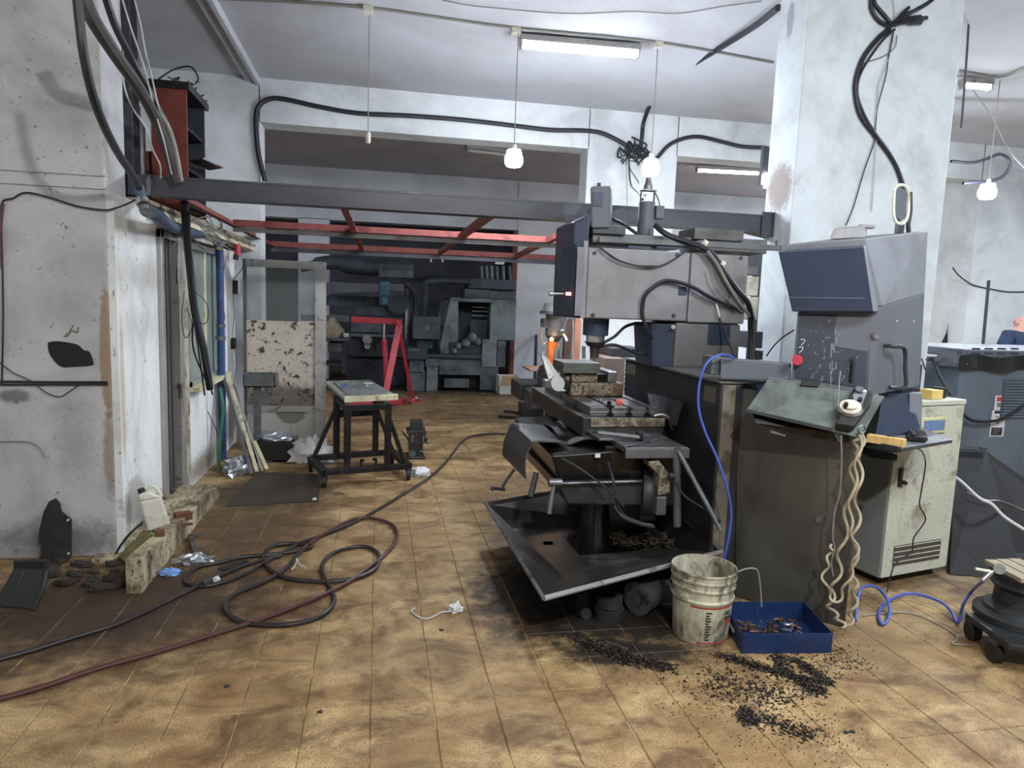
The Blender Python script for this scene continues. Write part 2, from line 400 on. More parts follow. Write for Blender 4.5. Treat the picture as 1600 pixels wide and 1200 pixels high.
# floor: slab below, cement tiles on it
struct('floor', MB().box((-6,-3.5,-.12), (12,19,-.004)), mat('grout', (196,172,130), .85, var=.15, scale=20, dirt=(96,76,50), dirt_amt=.62, dirt_scale=5, dirt_edge=.2))
FL = bpy.data.objects['floor']
TS = .242
FLOOR_SPOTS = [((-1.3,3.6,0),(1.35,.95,.4),(50,36,27),.7,.95), ((-.85,4.7,0),(.75,1.2,.4),(70,50,35),.9,.85), ((-.85,5.6,0),(.75,.6,.3),(46,40,34),.6,.8), ((1.25,3.5,0),(1.0,.95,.4),(22,20,19),.5,.97),  # last spot: oil under the mill plus the tray's shadow, painted in
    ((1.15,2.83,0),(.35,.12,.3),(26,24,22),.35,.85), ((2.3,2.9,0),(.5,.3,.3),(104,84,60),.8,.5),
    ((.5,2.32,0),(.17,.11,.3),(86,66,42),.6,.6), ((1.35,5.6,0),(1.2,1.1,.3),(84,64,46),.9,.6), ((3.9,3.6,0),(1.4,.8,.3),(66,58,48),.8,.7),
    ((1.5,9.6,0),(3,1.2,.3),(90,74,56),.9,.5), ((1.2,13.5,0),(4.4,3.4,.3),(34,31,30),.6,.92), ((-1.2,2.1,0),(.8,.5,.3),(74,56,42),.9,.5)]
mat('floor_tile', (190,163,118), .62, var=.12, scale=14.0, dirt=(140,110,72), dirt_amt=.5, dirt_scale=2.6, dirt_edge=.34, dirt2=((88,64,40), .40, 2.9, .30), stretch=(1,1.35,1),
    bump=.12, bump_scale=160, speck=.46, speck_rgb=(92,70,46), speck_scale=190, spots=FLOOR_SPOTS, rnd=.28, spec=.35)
rt = random.Random(4)
def in_view(x, y):
    v = AX @ (np.array([x, y, 0])-CAM)
    return v[2] > .3 and -30 < 800+F_PX*v[0]/v[2] < 1630 and -30 < 600+F_PX*v[1]/v[2] < 1230
cells = []
TX0 = .472-TS*14; TY0 = 2.58-TS*6
for i in range(-16, 44):
    for j in range(-2, 66):
        x = TX0+i*TS; y = TY0+j*TS
        if x > 9 or x < -4: continue
        cells.append((x, y, i, j, in_view(x+TS/2, y+TS/2)))
vis = sorted([c for c in cells if c[4]], key=lambda c: c[1]+.15*abs(c[0]))
near = vis[:300]; nset = {(c[2], c[3]) for c in near}
def tile_shape(mb, x, y, g=.0013):
    a, b = g, TS-g; e = .0035
    return mb.add([(x+a,y+a,-.004),(x+b,y+a,-.004),(x+b,y+b,-.004),(x+a,y+b,-.004),(x+a+e,y+a+e,0),(x+b-e,y+a+e,0),(x+b-e,y+b-e,0),(x+a+e,y+b-e,0)],
                  [(4,5,6,7),(0,1,5,4),(1,2,6,5),(2,3,7,6),(3,0,4,7)])
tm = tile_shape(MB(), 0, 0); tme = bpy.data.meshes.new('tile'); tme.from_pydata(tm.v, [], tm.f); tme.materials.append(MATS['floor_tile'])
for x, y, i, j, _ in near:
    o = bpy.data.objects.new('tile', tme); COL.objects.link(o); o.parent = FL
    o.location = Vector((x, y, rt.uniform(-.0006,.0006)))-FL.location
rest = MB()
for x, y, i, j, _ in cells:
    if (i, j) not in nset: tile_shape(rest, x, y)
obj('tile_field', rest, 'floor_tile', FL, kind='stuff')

struct('ceiling', MB().box((-6,-3.5,ZC), (12,YB,ZC+.12)), 'ceiling_paint')
struct('trim_1', MB().box((-1.43,4.66,ZC-.05), (-1.29,YB,ZC-.001)).box((-1.33,4.66,ZC-.08),(-1.29,YB,ZC-.051)), 'ceiling_paint', label='raised strip running back along the ceiling at left')
xo = XY(407, YB, 300); xp = XY(918, YB, 250); xq = XY(1057, YB, 260); xr = XY(1520, YB, 400)
zo = W(918, 232, Y=YB).z
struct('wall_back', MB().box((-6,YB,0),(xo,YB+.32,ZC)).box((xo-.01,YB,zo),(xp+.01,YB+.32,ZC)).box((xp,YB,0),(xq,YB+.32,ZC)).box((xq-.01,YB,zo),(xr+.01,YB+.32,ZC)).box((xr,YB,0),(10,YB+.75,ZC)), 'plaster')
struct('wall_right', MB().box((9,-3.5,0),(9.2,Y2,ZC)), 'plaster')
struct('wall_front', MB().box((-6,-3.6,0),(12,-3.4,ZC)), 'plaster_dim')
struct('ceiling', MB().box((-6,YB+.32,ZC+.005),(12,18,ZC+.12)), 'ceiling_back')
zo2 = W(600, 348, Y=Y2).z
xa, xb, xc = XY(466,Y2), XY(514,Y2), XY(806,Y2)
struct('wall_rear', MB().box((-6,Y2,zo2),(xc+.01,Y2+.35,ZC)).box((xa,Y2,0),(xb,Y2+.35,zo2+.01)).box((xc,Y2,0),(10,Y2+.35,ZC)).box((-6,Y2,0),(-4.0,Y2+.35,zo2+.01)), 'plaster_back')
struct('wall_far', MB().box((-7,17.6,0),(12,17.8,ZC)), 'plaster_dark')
struct('trim_2', MB().box((xc-.05,Y2-.03,0),(xc+.03,Y2+.0,zo2)), 'red_brown', label='rust brown edge angle of the far wall corner')
struct('wall_left', MB().box((-3.2,-3.5,0),(-3.0,4.3,ZC)), 'plaster')

# left pillar in front, with its stains
PIL_SPOTS = [((-1.515,4.3,1.2),(.045,.3,.42),(134,106,72),.25,.75), ((-1.515,4.3,.62),(.05,.3,.35),(120,96,70),.5,.6), ((-1.75,4.3,1.45),(.25,.3,.18),(150,148,146),.9,.5),
    ((-1.8,4.3,.1),(.6,.3,.18),(86,82,76),.8,.75), ((-2.0,4.3,.95),(.12,.3,.05),(60,60,60),.6,.7), ((-1.7,4.3,.7),(.16,.3,.4),(136,134,128),.9,.6)]
mat('plaster_left', (184,185,188), .85, var=.05, scale=2, dirt=(150,150,152), dirt_amt=.35, dirt_scale=2.0, dirt_edge=.4, bump=.2, bump_scale=9, speck=.04, speck_rgb=(120,116,112), speck_scale=38, spots=PIL_SPOTS)
SIDE_SPOTS = [((-1.46,5.12,1.0),(.3,.06,.7),(150,122,86),.5,.8), ((-1.46,4.5,.28),(.3,.22,.16),(150,148,144),.3,.8), ((-1.46,4.36,1.0),(.2,.05,.6),(170,150,120),.6,.6),
    ((-1.46,6.2,.1),(.3,.8,.16),(110,92,70),.8,.8), ((-1.46,7.3,.25),(.3,.4,.25),(110,106,100),.5,.8), ((-1.46,4.9,.12),(.3,.6,.12),(120,112,100),.7,.8)]
mat('plaster_side', (216,218,218), .85, var=.05, scale=2, dirt=(184,184,182), dirt_amt=.3, dirt_scale=2.4, dirt_edge=.3, bump=.2, bump_scale=9, speck=.06, speck_rgb=(130,126,118), speck_scale=34, stretch=(1,1,.6), spots=SIDE_SPOTS)
yd0, yd1, yj, yw0, yw1, yend = YX(250), YX(281), YX(293), YX(296), YX(346), 7.62
struct('pillar', MB().box((-3.2,4.3,0),(-1.5,4.64,ZC)), 'plaster_left', label='grey plaster pillar standing at the left edge of the picture', bevel=.012)
g = MB()
for zz in (2.185, 2.115): g.box((-3.2,4.285,zz),(-1.49,4.301,zz+.012))
struct('trim_3', g, 'plaster_left', label='two thin plaster ribs across the left pillar')
struct('booth_wall', MB().box((-1.62,4.31,0),(XW,yd0,2.1)).box((-1.62,yj-.02,0),(XW,yw0,2.1)).box((-1.62,yw0,0),(XW,yw1,.80)).box((-1.62,yw1,0),(XW,yend,2.02)).box((-1.62,yd0,1.98),(XW,yend,2.1)).box((-3.1,yend-.1,0),(-1.5,yend,2.1)), 'plaster_side', label='white plaster wall of the small booth')
struct('booth_roof', MB().box((-3.1,4.66,2.1),(-1.40,yend+1.6,2.125)), 'wood_old', label='board roof of the small booth')
# door frame and window of the booth
d1 = struct('door_1', MB().box((-1.55,yd0,0.13),(-1.43,yd0+.06,1.98)).box((-1.55,yd1-.11,0.13),(-1.42,yd1,1.98)).box((-1.55,yd0,1.92),(-1.43,yd1,1.98)), 'alu', label='aluminium door frame of the booth', bevel=.004)
obj('door_leaf', MB().box((-2.25,yd0+.065,.15),(-1.56,yd0+.10,1.92)), 'alu_dark', d1)
obj('track', MB().box((-1.47,yd0+.13,0.14),(-1.44,yd0+.17,1.92)).box((-1.47,yd0+.22,0.14),(-1.44,yd0+.25,1.92)), 'alu_dark', d1)
for z in (1.62, .78): obj('hinge', MB().cyl((-1.425,yd1-.12,z),(-1.425,yd1-.12,z+.11),.011,n=10), 'steel_mid', d1)
struct('trim_4', MB().box((-1.6,yd1+.001,.12),(-1.44,yj-.021,2.0)), mat('jamb_dirty',(176,168,150),.8,var=.08,dirt=(120,100,74),dirt_amt=.4,dirt_scale=6,dirt_edge=.2), label='stained jamb beside the booth door')
w1 = struct('window_1', MB().box((-1.50,yw0,.80),(-1.45,yw0+.05,1.95)).box((-1.50,yw1-.06,.80),(-1.45,yw1,1.95)).box((-1.50,yw0,.80),(-1.45,yw1,.85)).box((-1.50,yw0,1.9),(-1.45,yw1,1.95)), 'alu', label='sliding window of the booth')
ym = (yw0+yw1)/2
for i, (a, b, x) in enumerate(((yw0+.05, ym, -1.475), (ym, yw1-.06, -1.485))):
    p = obj('pane', MB().box((x-.003,a,.85),(x+.003,b,1.9)), 'window_glass', w1)
obj('mullion', MB().box((-1.495,ym-.03,.85),(-1.46,ym+.03,1.9)), 'board_cream', w1)
obj('sill', MB().box((-1.52,yw0-.02,.775),(-1.38,yw1+.06,.81)), 'board_cream', w1)
struct('booth_back', MB().box((-3.1,4.66,0),(-3.0,yend,2.1)), 'plaster_back', label='inner wall of the booth')

# right pillar
xr0 = 2.8; yr0 = W(1232,400,X=xr0).y; yr1 = yr0+.36; xr1 = W(1494,140,Y=yr0).x
mat('plaster_right', (220,230,238), .85, var=.03, scale=1.6, dirt=(180,186,190), dirt_amt=.35, dirt_scale=1.6, dirt_edge=.4, bump=.15, bump_scale=9, speck=.0,
    spots=[((2.8,4.62,2.45),(.3,.2,.22),(140,112,92),.5,.7), ((2.8,4.65,3.6),(.3,.05,.15),(120,124,130),.4,.6)])
struct('pillar', MB().box((xr0,yr0,0),(xr1,yr1,ZC)), 'plaster_right', label='wide white pillar behind the control console', bevel=.01)

# step at the booth door
st = MB()
def stp(x, y, z): return (x+.012*noise.noise(Vector((x*9,y*9,z*9))), y, z+.014*noise.noise(Vector((x*5,y*5,3))))
ys0, ys1 = 3.74, 5.55
zt = lambda t: .185-.10*t
n = 14
for k in range(n):
    a, b = ys0+(ys1-ys0)*k/n, ys0+(ys1-ys0)*(k+1)/n; za, zb = zt(k/n), zt((k+1)/n)
    xa_, xb_ = (-1.19+.01*noise.noise(Vector((0,a*6,0))), -1.19+.01*noise.noise(Vector((0,b*6,0))))
    st.hexa([(xa_-.075,a,0),(xa_,a,0),(xb_,b,0),(xb_-.075,b,0),(xa_-.075,a,za+.012*noise.noise(Vector((1,a*5,0)))),(xa_,a,za+.012*noise.noise(Vector((1,a*5,0)))),(xb_,b,zb+.012*noise.noise(Vector((1,b*5,0)))),(xb_-.075,b,zb+.012*noise.noise(Vector((1,b*5,0))))])
step = obj('door_step', st, 'concrete_step'); tag(step, 'stained cement kerb step along the booth door, chipped at its near end', 'step')
ft = MB()
ft.box((-1.455,4.75,0),(-1.275,5.2,.12)).box((-1.455,5.2,0),(-1.275,5.5,.105)).box((-1.455,4.3,0),(-1.275,4.74,.10)).box((-1.6,4.32,0),(-1.47,4.2,.02))
obj('step_fill', ft, 'concrete_step', step)
rb = MB(); r5 = random.Random(8)
for k in range(46):
    x = r5.uniform(-1.9,-1.25); y = r5.uniform(3.86,4.25); s = r5.uniform(.02,.06)
    if x > -1.5: y = r5.uniform(3.8,4.5)
    rb.crumple((x,y,0),(s,s*.8,s*.7),seed=k,amp=.5,n=4)
tag(obj('rubble', rb, 'rubble'), 'heap of dark plaster crumbs along the foot of the left pillar', 'rubble', kind='stuff')

# ------------------------------------------------------------------ roof frame over the aisle
BZ0, BZ1 = 2.14, 2.262
b = thing('steel_beam', 'long dark grey steel beam spanning from the left pillar to the right one', 'beam', (0,4.7,BZ0))
g = MB().box((-1.50,4.66,BZ1-.014),(2.797,4.79,BZ1)).box((-1.50,4.66,BZ0),(2.797,4.79,BZ0+.014)).box((-1.50,4.664,BZ0+.01),(2.797,4.676,BZ1-.01))
obj('channel', g, mat('beam_paint',(66,68,76),.45,.35,var=.15,scale=8,dirt=(120,122,126),dirt_amt=.1,dirt_scale=9,dirt_edge=.04,stretch=(.4,1,1.5)), b)
obj('clip', MB().box((-1.39,4.645,BZ0),(-1.365,4.66,BZ1)).cyl((-1.377,4.64,BZ1-.03),(-1.377,4.65,BZ1-.03),.008,n=8), 'steel_mid', b)
obj('end_plate', MB().box((2.70,4.648,BZ0-.03),(2.797,4.66,BZ1+.02)).add([(2.797,4.66,BZ0-.03),(2.62,4.66,BZ0),(2.797,4.66,BZ0),(2.797,4.79,BZ0-.03),(2.62,4.79,BZ0),(2.797,4.79,BZ0)],[(0,1,2),(3,5,4),(0,3,4,1),(1,4,5,2)]), 'steel_dark', b)
fr = thing('roof_frame', 'open grid of rust red angle irons hung behind the dark beam', 'frame', (.3,6.8,2.14))
def angle_iron(name, p0, p1, s=.045, m='red_oxide'):
    p0, p1 = Vector(p0), Vector(p1); d = (p1-p0).normalized(); x = d.cross(Vector((0,0,1))).normalized()
    mb = MB().bar(p0+Vector((0,0,s/2)), p1+Vector((0,0,s/2)), .005, s).bar(p0+x*s/2, p1+x*s/2, s, .005)
    return obj(name, mb, m, fr)
ZF = 2.165
angle_iron('side_rail', (-1.30,4.8,ZF),(-1.36,9.5,ZF),.055)
angle_iron('cross_rail', (-1.3,6.75,ZF),(2.15,6.75,ZF),.06)
angle_iron('cross_rail', (-1.36,9.45,ZF),(3.0,9.45,ZF),.07)
obj('batten', MB().box((-1.3,6.74,ZF-.05),(2.15,6.76,ZF-.006)), 'machine_side', fr)
obj('batten', MB().box((-1.36,9.44,ZF-.06),(3.0,9.46,ZF-.006)), 'steel_dark', fr)
for x in (-.26, .75, 1.47): angle_iron('rafter', (x,4.8,ZF-.003),(x+(.02 if x < 1 else .34),9.4,ZF-.003),.05)
fa = thing('roof_edging', 'yellowed wooden battens and tin edging along the top of the booth wall', 'edging', (-1.40,6.2,2.03))
obj('board', MB().box((-1.45,4.9,2.035),(-1.36,8.4,2.07)), 'board_cream', fa)
obj('board', MB().box((-1.44,5.6,2.10),(-1.385,8.5,2.135)), 'wood_old', fa)
obj('tin_edge', MB().sheet(lambda u, v: (-1.34-.07*v, 4.9+3.3*u, 2.09-.06*v+.012*math.sin(u*60)), 60, 2, .003), 'alu', fa)

# dark steel post and things standing above the booth
Yc = 4.72
x0, x1 = XY(176,Yc,100), XY(205,Yc,100)
t = thing('steel_post', 'dark steel H post rising above the booth behind the left pillar', 'post', ((x0+x1)/2,Yc+.06,2.27))
obj('web', MB().box(((x0+x1)/2-.006,Yc,2.27),((x0+x1)/2+.006,Yc+.12,ZC-.002)), 'steel_dark', t)
obj('flange', MB().box((x0,Yc-.008,2.27),(x1,Yc,ZC-.002)), 'steel_dark', t)
obj('flange', MB().box((x0,Yc+.12,2.27),(x1,Yc+.128,ZC-.002)), 'steel_dark', t)
# cupboard
Yk = 5.35
xk0, xk1 = XY(236,Yk,200), XY(292,Yk,200); zk0 = 2.127; zk1 = W(264,138,Y=Yk).z; yk1 = W(320,200,X=xk1).y
t = thing('cupboard', 'tall red brown cupboard with an open black side on top of the booth', 'cupboard', ((xk0+xk1)/2,Yk,zk0))
obj('side_panel', MB().box((xk0,Yk,zk0),(xk1,Yk+.02,zk1)), 'red_brown', t)
obj('side_panel', MB().box((xk0,yk1-.02,zk0),(xk1,yk1,zk1)), 'panel_black', t)
obj('back_panel', MB().box((xk0,Yk+.02,zk0),(xk0+.015,yk1-.02,zk1)), 'steel_black', t)
obj('top_panel', MB().box((xk0-.015,Yk-.015,zk1),(xk1+.02,yk1+.05,zk1+.05)), 'steel_black', t)
for k in range(3): obj('shelf', MB().box((xk0+.016,Yk+.021,zk0+.02+k*(zk1-zk0)/3),(xk1-.01,yk1-.021,zk0+.04+k*(zk1-zk0)/3)), 'steel_black', t)
obj('flap', MB().bar((xk1+.005,yk1-.3,zk0+.4),(xk1+.12,yk1-.2,zk0+.36),.2,.012), 'steel_mid', t)
g = MB(); r5 = random.Random(3)
for k in range(26):
    p = Vector((xk1-.06+r5.uniform(-.06,.07), r5.uniform(Yk+.1,yk1), zk1+.052+r5.uniform(0,.05))); q = p+Vector((r5.uniform(-.06,.06),r5.uniform(-.1,.1),r5.uniform(.002,.03)))
    g.bar(p,q,.014,.008)
tag(obj('scrap_pieces', g, 'steel_mid'), 'loose metal scrap lying on top of the red brown cupboard', 'scrap', kind='stuff')
tag(obj('wire_loop', MB().tube([(xk0+.05,Yk+.02,zk1+.06),(xk0+.14,Yk+.05,zk1+.14),(xk0+.25,Yk+.05,zk1+.17),(xk0+.30,Yk+.05,zk1+.10),(xk0+.28,Yk+.05,zk1+.058)],.006), 'cable_black'), 'looped black wire on top of the red brown cupboard', 'wire')
xt0, xt1 = XY(184,5.2,200), XY(226,5.2,200)
t = thing('drum', 'black drum standing on the booth roof beside the steel post', 'drum', ((xt0+xt1)/2,5.2,2.127))
zd = W(205,190,Y=5.2).z; R_ = (xt1-xt0)/2
obj('body', MB().lathe([(R_*.9,0),(R_,.02),(R_,zd-2.15),(R_*.95,zd-2.127)],((xt0+xt1)/2,5.2,2.127),n=24), 'steel_black', t, smooth=True)
obj('lid', MB().box(((xt0+xt1)/2-.05,5.1,zd),((xt0+xt1)/2+.06,5.2,zd+.1)), 'steel_black', t)
tag(obj('crate', MB().box((XY(226,5.5,240),5.5,2.127),(XY(240,5.5,240),5.75,W(230,236,Y=5.5).z)), 'red_oxide'), 'small red box squeezed between the drum and the cupboard', 'box')

# ------------------------------------------------------------------ lamps and wiring overhead
YL = 6.05
def bulb(px, pytop, pybulb, label, on=True, Y=YL):
    top = W(px, pytop, Y=Y); b = W(px, pybulb, Y=Y); x = b.x
    t = thing('pendant_bulb', label, 'lamp', (x, Y, b.z-.08), 'bulbs hung on long cords')
    s = 1.0 if on else .55
    obj('cord', MB().cyl((x,Y,b.z+.09*s),(top.x*0+x,Y,ZC-.03),.0045,n=6), 'cable_grey', t)
    obj('socket', MB().lathe([(.012,.10),(.022,.09),(.022,.055),(.03,.05)] if on else [(.012,.06),(.02,.05),(.022,0),(.018,-.03)],(x,Y,b.z),n=16), 'white_plastic', t, smooth=True)
    if on:
        obj('cap', MB().lathe([(.06,.052),(.068,.03),(.068,0)],(x,Y,b.z),n=24), 'bulb_cap', t, smooth=True)
        obj('globe', MB().lathe([(.072,0),(.078,-.02),(.076,-.06),(.06,-.085),(.02,-.095),(.0001,-.096)],(x,Y,b.z),n=24), 'bulb_glow', t, smooth=True)
    return t
bulb(803, 45, 244, 'lit white bulb hanging over the wide opening, leftmost of the lit bulbs')
bulb(1017, 62, 258, 'lit white bulb hanging above the milling machine, beside the cable knot')
bulb(575, 10, 218, 'empty white lamp socket hanging on its cord, without a bulb', on=False)
bulb(1543, 120, 296, 'lit white bulb at the far right, beyond the wide pillar', Y=5.95)
def tube_lamp(p0, p1, label, w=.12, one=False):
    p0, p1 = Vector(p0), Vector(p1); c = (p0+p1)/2; d = (p1-p0).normalized(); n_ = d.cross(Vector((0,0,1)))
    t = thing('tube_lamp', label, 'lamp', (c.x,c.y,min(p0.z,p1.z)-.06), 'ceiling tube lamps')
    obj('housing', MB().bar(p0,p1,w,.05), 'alu', t)
    for s in ((0,) if one else (-.03,.03)):
        obj('tube', MB().cyl(p0+n_*s+Vector((0,0,-.045))+d*.03,p1+n_*s+Vector((0,0,-.045))-d*.03,.016,n=10), 'tube_glow', t, smooth=True)
    for q in (p0, p1): obj('tube_holder', MB().obox(q+Vector((0,0,-.045))+d*(.012 if q is p0 else -.012),(w*.8,.012,.05),Matrix((n_,d,Vector((0,0,1)))).transposed()), 'alu', t)
    return t
zl = ZC-.045
tube_lamp(W(812,62,Z=zl), W(998,78,Z=zl), 'bright twin tube lamp on the ceiling, upper middle of the picture', .16)
tube_lamp(W(1088,262,Z=ZC-.05), W(1186,267,Z=ZC-.05), 'tube lamp glowing in the room behind the right-hand opening')
tube_lamp(W(1502,127,Z=ZC-.06), W(1548,130,Z=ZC-.06), 'short lit tube lamp right of the wide pillar', .1, True)
# unlit one in the room behind
t = tube_lamp(W(728,230,Z=ZC-.03), W(800,238,Z=ZC-.03), 'unlit tube lamp in the room behind, left of the lit bulb')
for ch in t.children:
    if ch.name.startswith('tube') and 'holder' not in ch.name:
        ch.data.materials.clear(); ch.data.materials.append(MATS['white_plastic'])
t = thing('wall_tube_lamp', 'upright lit tube lamp at the edge of the wide pillar', 'lamp', W(1197,290,Y=5.9))
p = W(1197,285,Y=5.9)
obj('tube', MB().cyl((p.x,p.y,p.z-.05),(p.x,p.y,p.z+.08),.02,n=10), 'tube_glow', t, smooth=True)
obj('bracket', MB().box((p.x-.04,p.y+.02,p.z-.02),(p.x+.02,p.y+.06,p.z+.32)), 'steel_dark', t)
def path(name, pts, r, m, label, cat='cable', group=None, sub=8, n=8):
    o = obj(name, MB().tube(pts, r, n=n, sub=sub), m, smooth=True); tag(o, label, cat, group); return o
zk = ZC-.012
path('conduit', [W(x,y,Z=zk) for x,y in ((340,-2),(450,3),(575,12),(690,28),(806,44),(1028,66),(1208,98))], .011, 'cable_grey', 'grey conduit clipped across the ceiling between the lamps', 'conduit', sub=3)
path('ceiling_wire', [W(x,y,Z=ZC-.008) for x,y in ((690,0),(730,8),(790,14),(860,20),(915,21),(990,18),(1060,21),(1130,10),(1190,2))], .004, 'cable_grey', 'thin wavy wire along the ceiling near the top edge', 'wire')
for x, y, jl in ((575,13,'left ceiling junction box above the empty lamp socket'),(806,46,'middle ceiling junction box beside the twin tube lamp'),(1028,68,'right ceiling junction box above the cable knot')):
    p = W(x,y,Z=zk); tag(obj('junction_box', MB().box((p.x-.04,p.y-.04,ZC-.05),(p.x+.04,p.y+.04,ZC-.001)), 'white_plastic', bevel=.006), jl, 'box', 'ceiling junction boxes')
path('wall_conduit', [(W(214,97,Y=YB).x,YB-.02,W(214,97,Y=YB).z),(W(394,113,Y=YB).x,YB-.02,W(394,113,Y=YB).z)], .014, 'cable_grey', 'thin grey pipe along the top of the back wall, upper left', 'pipe')
yw = YB-.03
path('wall_cable', [W(x,y,Y=yw) for x,y in ((414,283),(404,240),(400,195),(403,168),(420,155),(445,155),(500,167),(560,177),(640,181),(720,187),(800,196),(860,203),(910,204),(940,208),(970,222),(1000,242),(1012,252))], .026, 'cable_black', 'thick black cable looping along the back wall above the wide opening')
path('wall_cable', [W(x,y,Y=yw) for x,y in ((1024,250),(1045,227),(1070,216),(1095,214),(1130,222),(1160,229),(1198,231))], .024, 'cable_black', 'thick black cable arching from the cable knot to the wide pillar')
path('ceiling_cable', [W(x,y,Y=yy) for x,y,yy in ((1000,238,YB-.05),(1003,215,YB-.06),(1006,190,YB-.08),(1020,155,7.8),(1040,135,7.3),(1080,103,6.6),(1130,72,5.9),(1180,40,5.3),(1216,12,4.85))], .026, 'cable_black', 'black cable bundle running from the cable knot up to the wide pillar')
r5 = random.Random(11)
kn = MB()
for k in range(16):
    p = W(990+r5.uniform(-18,14), 236+r5.uniform(-10,10), Y=YB-.06)
    kn.tube([p, p+Vector((r5.uniform(-.12,.12),-.02,r5.uniform(-.1,.14))), p+Vector((r5.uniform(-.15,.15),-.04,r5.uniform(-.12,.06))), p+Vector((r5.uniform(-.1,.1),0,r5.uniform(-.1,.1)))], r5.uniform(.006,.012), n=5, sub=5)
tag(obj('cable_knot', kn, 'cable_black', smooth=True), 'tangled knot of cables on the wall between the two openings', 'cable', kind='stuff')
path('hanging_wire', [W(982,240,Y=YB-.08), W(985,285,Y=7.0), W(997,300,Y=5.2), W(1004,312,Y=4.35)], .009, 'cable_black', 'black cable dropping from the knot to the machine top')
path('hanging_wire', [W(979,240,Y=YB-.05), W(980,330,Y=YB-.05)], .004, 'cable_grey', 'thin straight wire hanging down from the cable knot', 'wire')
path('hanging_wire', [W(983,240,Y=YB-.05), W(984,262,Y=YB-.1), W(998,285,Y=6.5), W(1008,305,Y=4.4)], .006, 'cable_black', 'thinner black wire dropping beside the thick one to the machine top', 'wire')
# wide pillar cables (on its front face)
yp = yr0-.02
path('pillar_cable', [W(x,y,Y=yp) for x,y in ((1390,45),(1372,60),(1350,88),(1339,118),(1337,145),(1345,180),(1368,212),(1388,238),(1402,262),(1411,290),(1412,300))], .017, 'cable_black', 'thick black cable curving down the wide pillar')
path('pillar_cable', [W(x,y,Y=yp-.012) for x,y in ((1398,46),(1380,62),(1358,92),(1343,120),(1340,148),(1350,178),(1366,206),(1372,215))], .009, 'cable_black', 'thin black cable hugging the thick one on the wide pillar')
path('pillar_cable', [W(x,y,Y=yp) for x,y in ((1361,-3),(1362,15),(1374,33),(1392,40),(1385,28),(1368,8),(1366,-3))], .013, 'cable_black', 'black cable loop coming down at the top of the wide pillar')
path('pillar_cable', [W(x,y,Y=yp) for x,y in ((1398,40),(1420,22),(1445,8),(1460,-3))], .013, 'cable_black', 'black cable leaving the bundle to the upper right on the wide pillar')
bm_ = MB()
for k in range(12):
    a = W(1385+k*2, 42-k*.6, Y=yp-.01); b_ = W(1415+r5.uniform(0,34), 25+r5.uniform(-14,12), Y=yp-.015)
    bm_.tube([a,(a+b_)/2+Vector((0,-.02,.01)),b_], .013, n=6, sub=4)
tag(obj('cable_bundle', bm_, 'cable_black', smooth=True), 'frayed bundle of black cable ends at the top of the wide pillar', 'cable', kind='stuff')
path('pillar_wire', [W(x,y,Y=yp) for x,y in ((1396,50),(1389,85),(1384,120),(1372,165),(1368,200),(1366,222),(1350,268),(1334,322),(1322,352))], .004, 'cable_black', 'thin dark wire running down the wide pillar to the console', 'wire')
path('pillar_wire', [W(x,y,Y=yp) for x,y in ((1395,-3),(1398,30),(1392,80),(1374,130),(1370,170),(1368,240),(1362,330))], .003, 'cable_white', 'thin white wire running straight down the wide pillar', 'wire')
path('pillar_wire', [W(x,y,Y=yp) for x,y in ((1346,106),(1352,98),(1380,88),(1398,74),(1402,55))], .004, 'cable_grey', 'short grey wire bridging the cables on the wide pillar', 'wire')
# right-hand corner
path('wall_cable', [W(x,y,Y=6.2) for x,y in ((1486,252),(1520,254),(1545,247),(1562,241),(1575,248),(1577,262),(1566,276),(1545,283),(1505,286))], .016, 'cable_black', 'black cable loop beside the far right bulb')
path('hanging_chain', [W(1515,15,Y=5.0), W(1511,80,Y=5.0), W(1506,150,Y=5.0), W(1502,200,Y=5.0)], .009, 'steel_dark', 'dark hanging chain right of the wide pillar', 'chain', n=5)
path('wall_wire', [W(x,y,Y=YB-.02) for x,y in ((1488,418),(1500,432),(1520,445),(1550,452),(1575,456),(1602,456))], .009, 'cable_black', 'thin black wire sagging along the right-hand wall', 'wire')
path('wall_wire', [W(x,y,Y=5.2) for x,y in ((1520,140),(1545,175),(1565,215),(1580,240),(1600,262))], .004, 'cable_grey', 'thin grey wire slanting down at the far right', 'wire')
path('conduit', [W(x,y,Z=ZC-.02) for x,y in ((1500,112),(1560,121),(1602,106))], .012, 'cable_grey', 'grey conduit on the ceiling at the far right', 'conduit', sub=3)
tag(obj('steel_rod', MB().cyl(W(1545,438,Y=5.2),Vector((W(1539,566,Y=5.2).x,5.2,0)),.013,n=10), 'steel_dark', smooth=True), 'upright dark rod rising behind the right-hand machine', 'rod')

# upper left hoses in front of the pillar
def WY(*a): return [W(x,y,Y=yy) for x,y,yy in a]
path('rubber_hose', WY((120,-10,2.95),(124,30,2.97),(130,80,3.0),(140,130,3.08),(152,170,3.2),(168,208,3.4),(188,245,3.7),(208,275,4.0),(219,296,4.2)), .018, 'cable_black', 'black hose hanging in a curve past the left pillar to the steel coupling', 'hose')
path('thick_cable', WY((128,-10,3.3),(145,30,3.35),(180,85,3.6),(215,135,3.95),(240,180,4.3),(258,225,4.45),(270,262,4.55),(276,285,4.58)), .030, mat('cable_sheath',(58,54,54),.6,var=.2,scale=20), 'thick dark grey cable crossing from the top left down to the beam')
path('thick_cable', WY((163,-10,4.0),(180,40,4.1),(205,90,4.2),(225,128,4.3),(248,172,4.4),(268,215,4.5),(280,270,4.58)), .020, 'cable_black', 'black cable running beside the thick grey one to the beam')
path('thick_cable', WY((240,165,4.4),(258,190,4.4),(272,230,4.5),(283,283,4.58)), .014, 'cable_grey', 'grey cable strand at the lower end of the cable bundle')
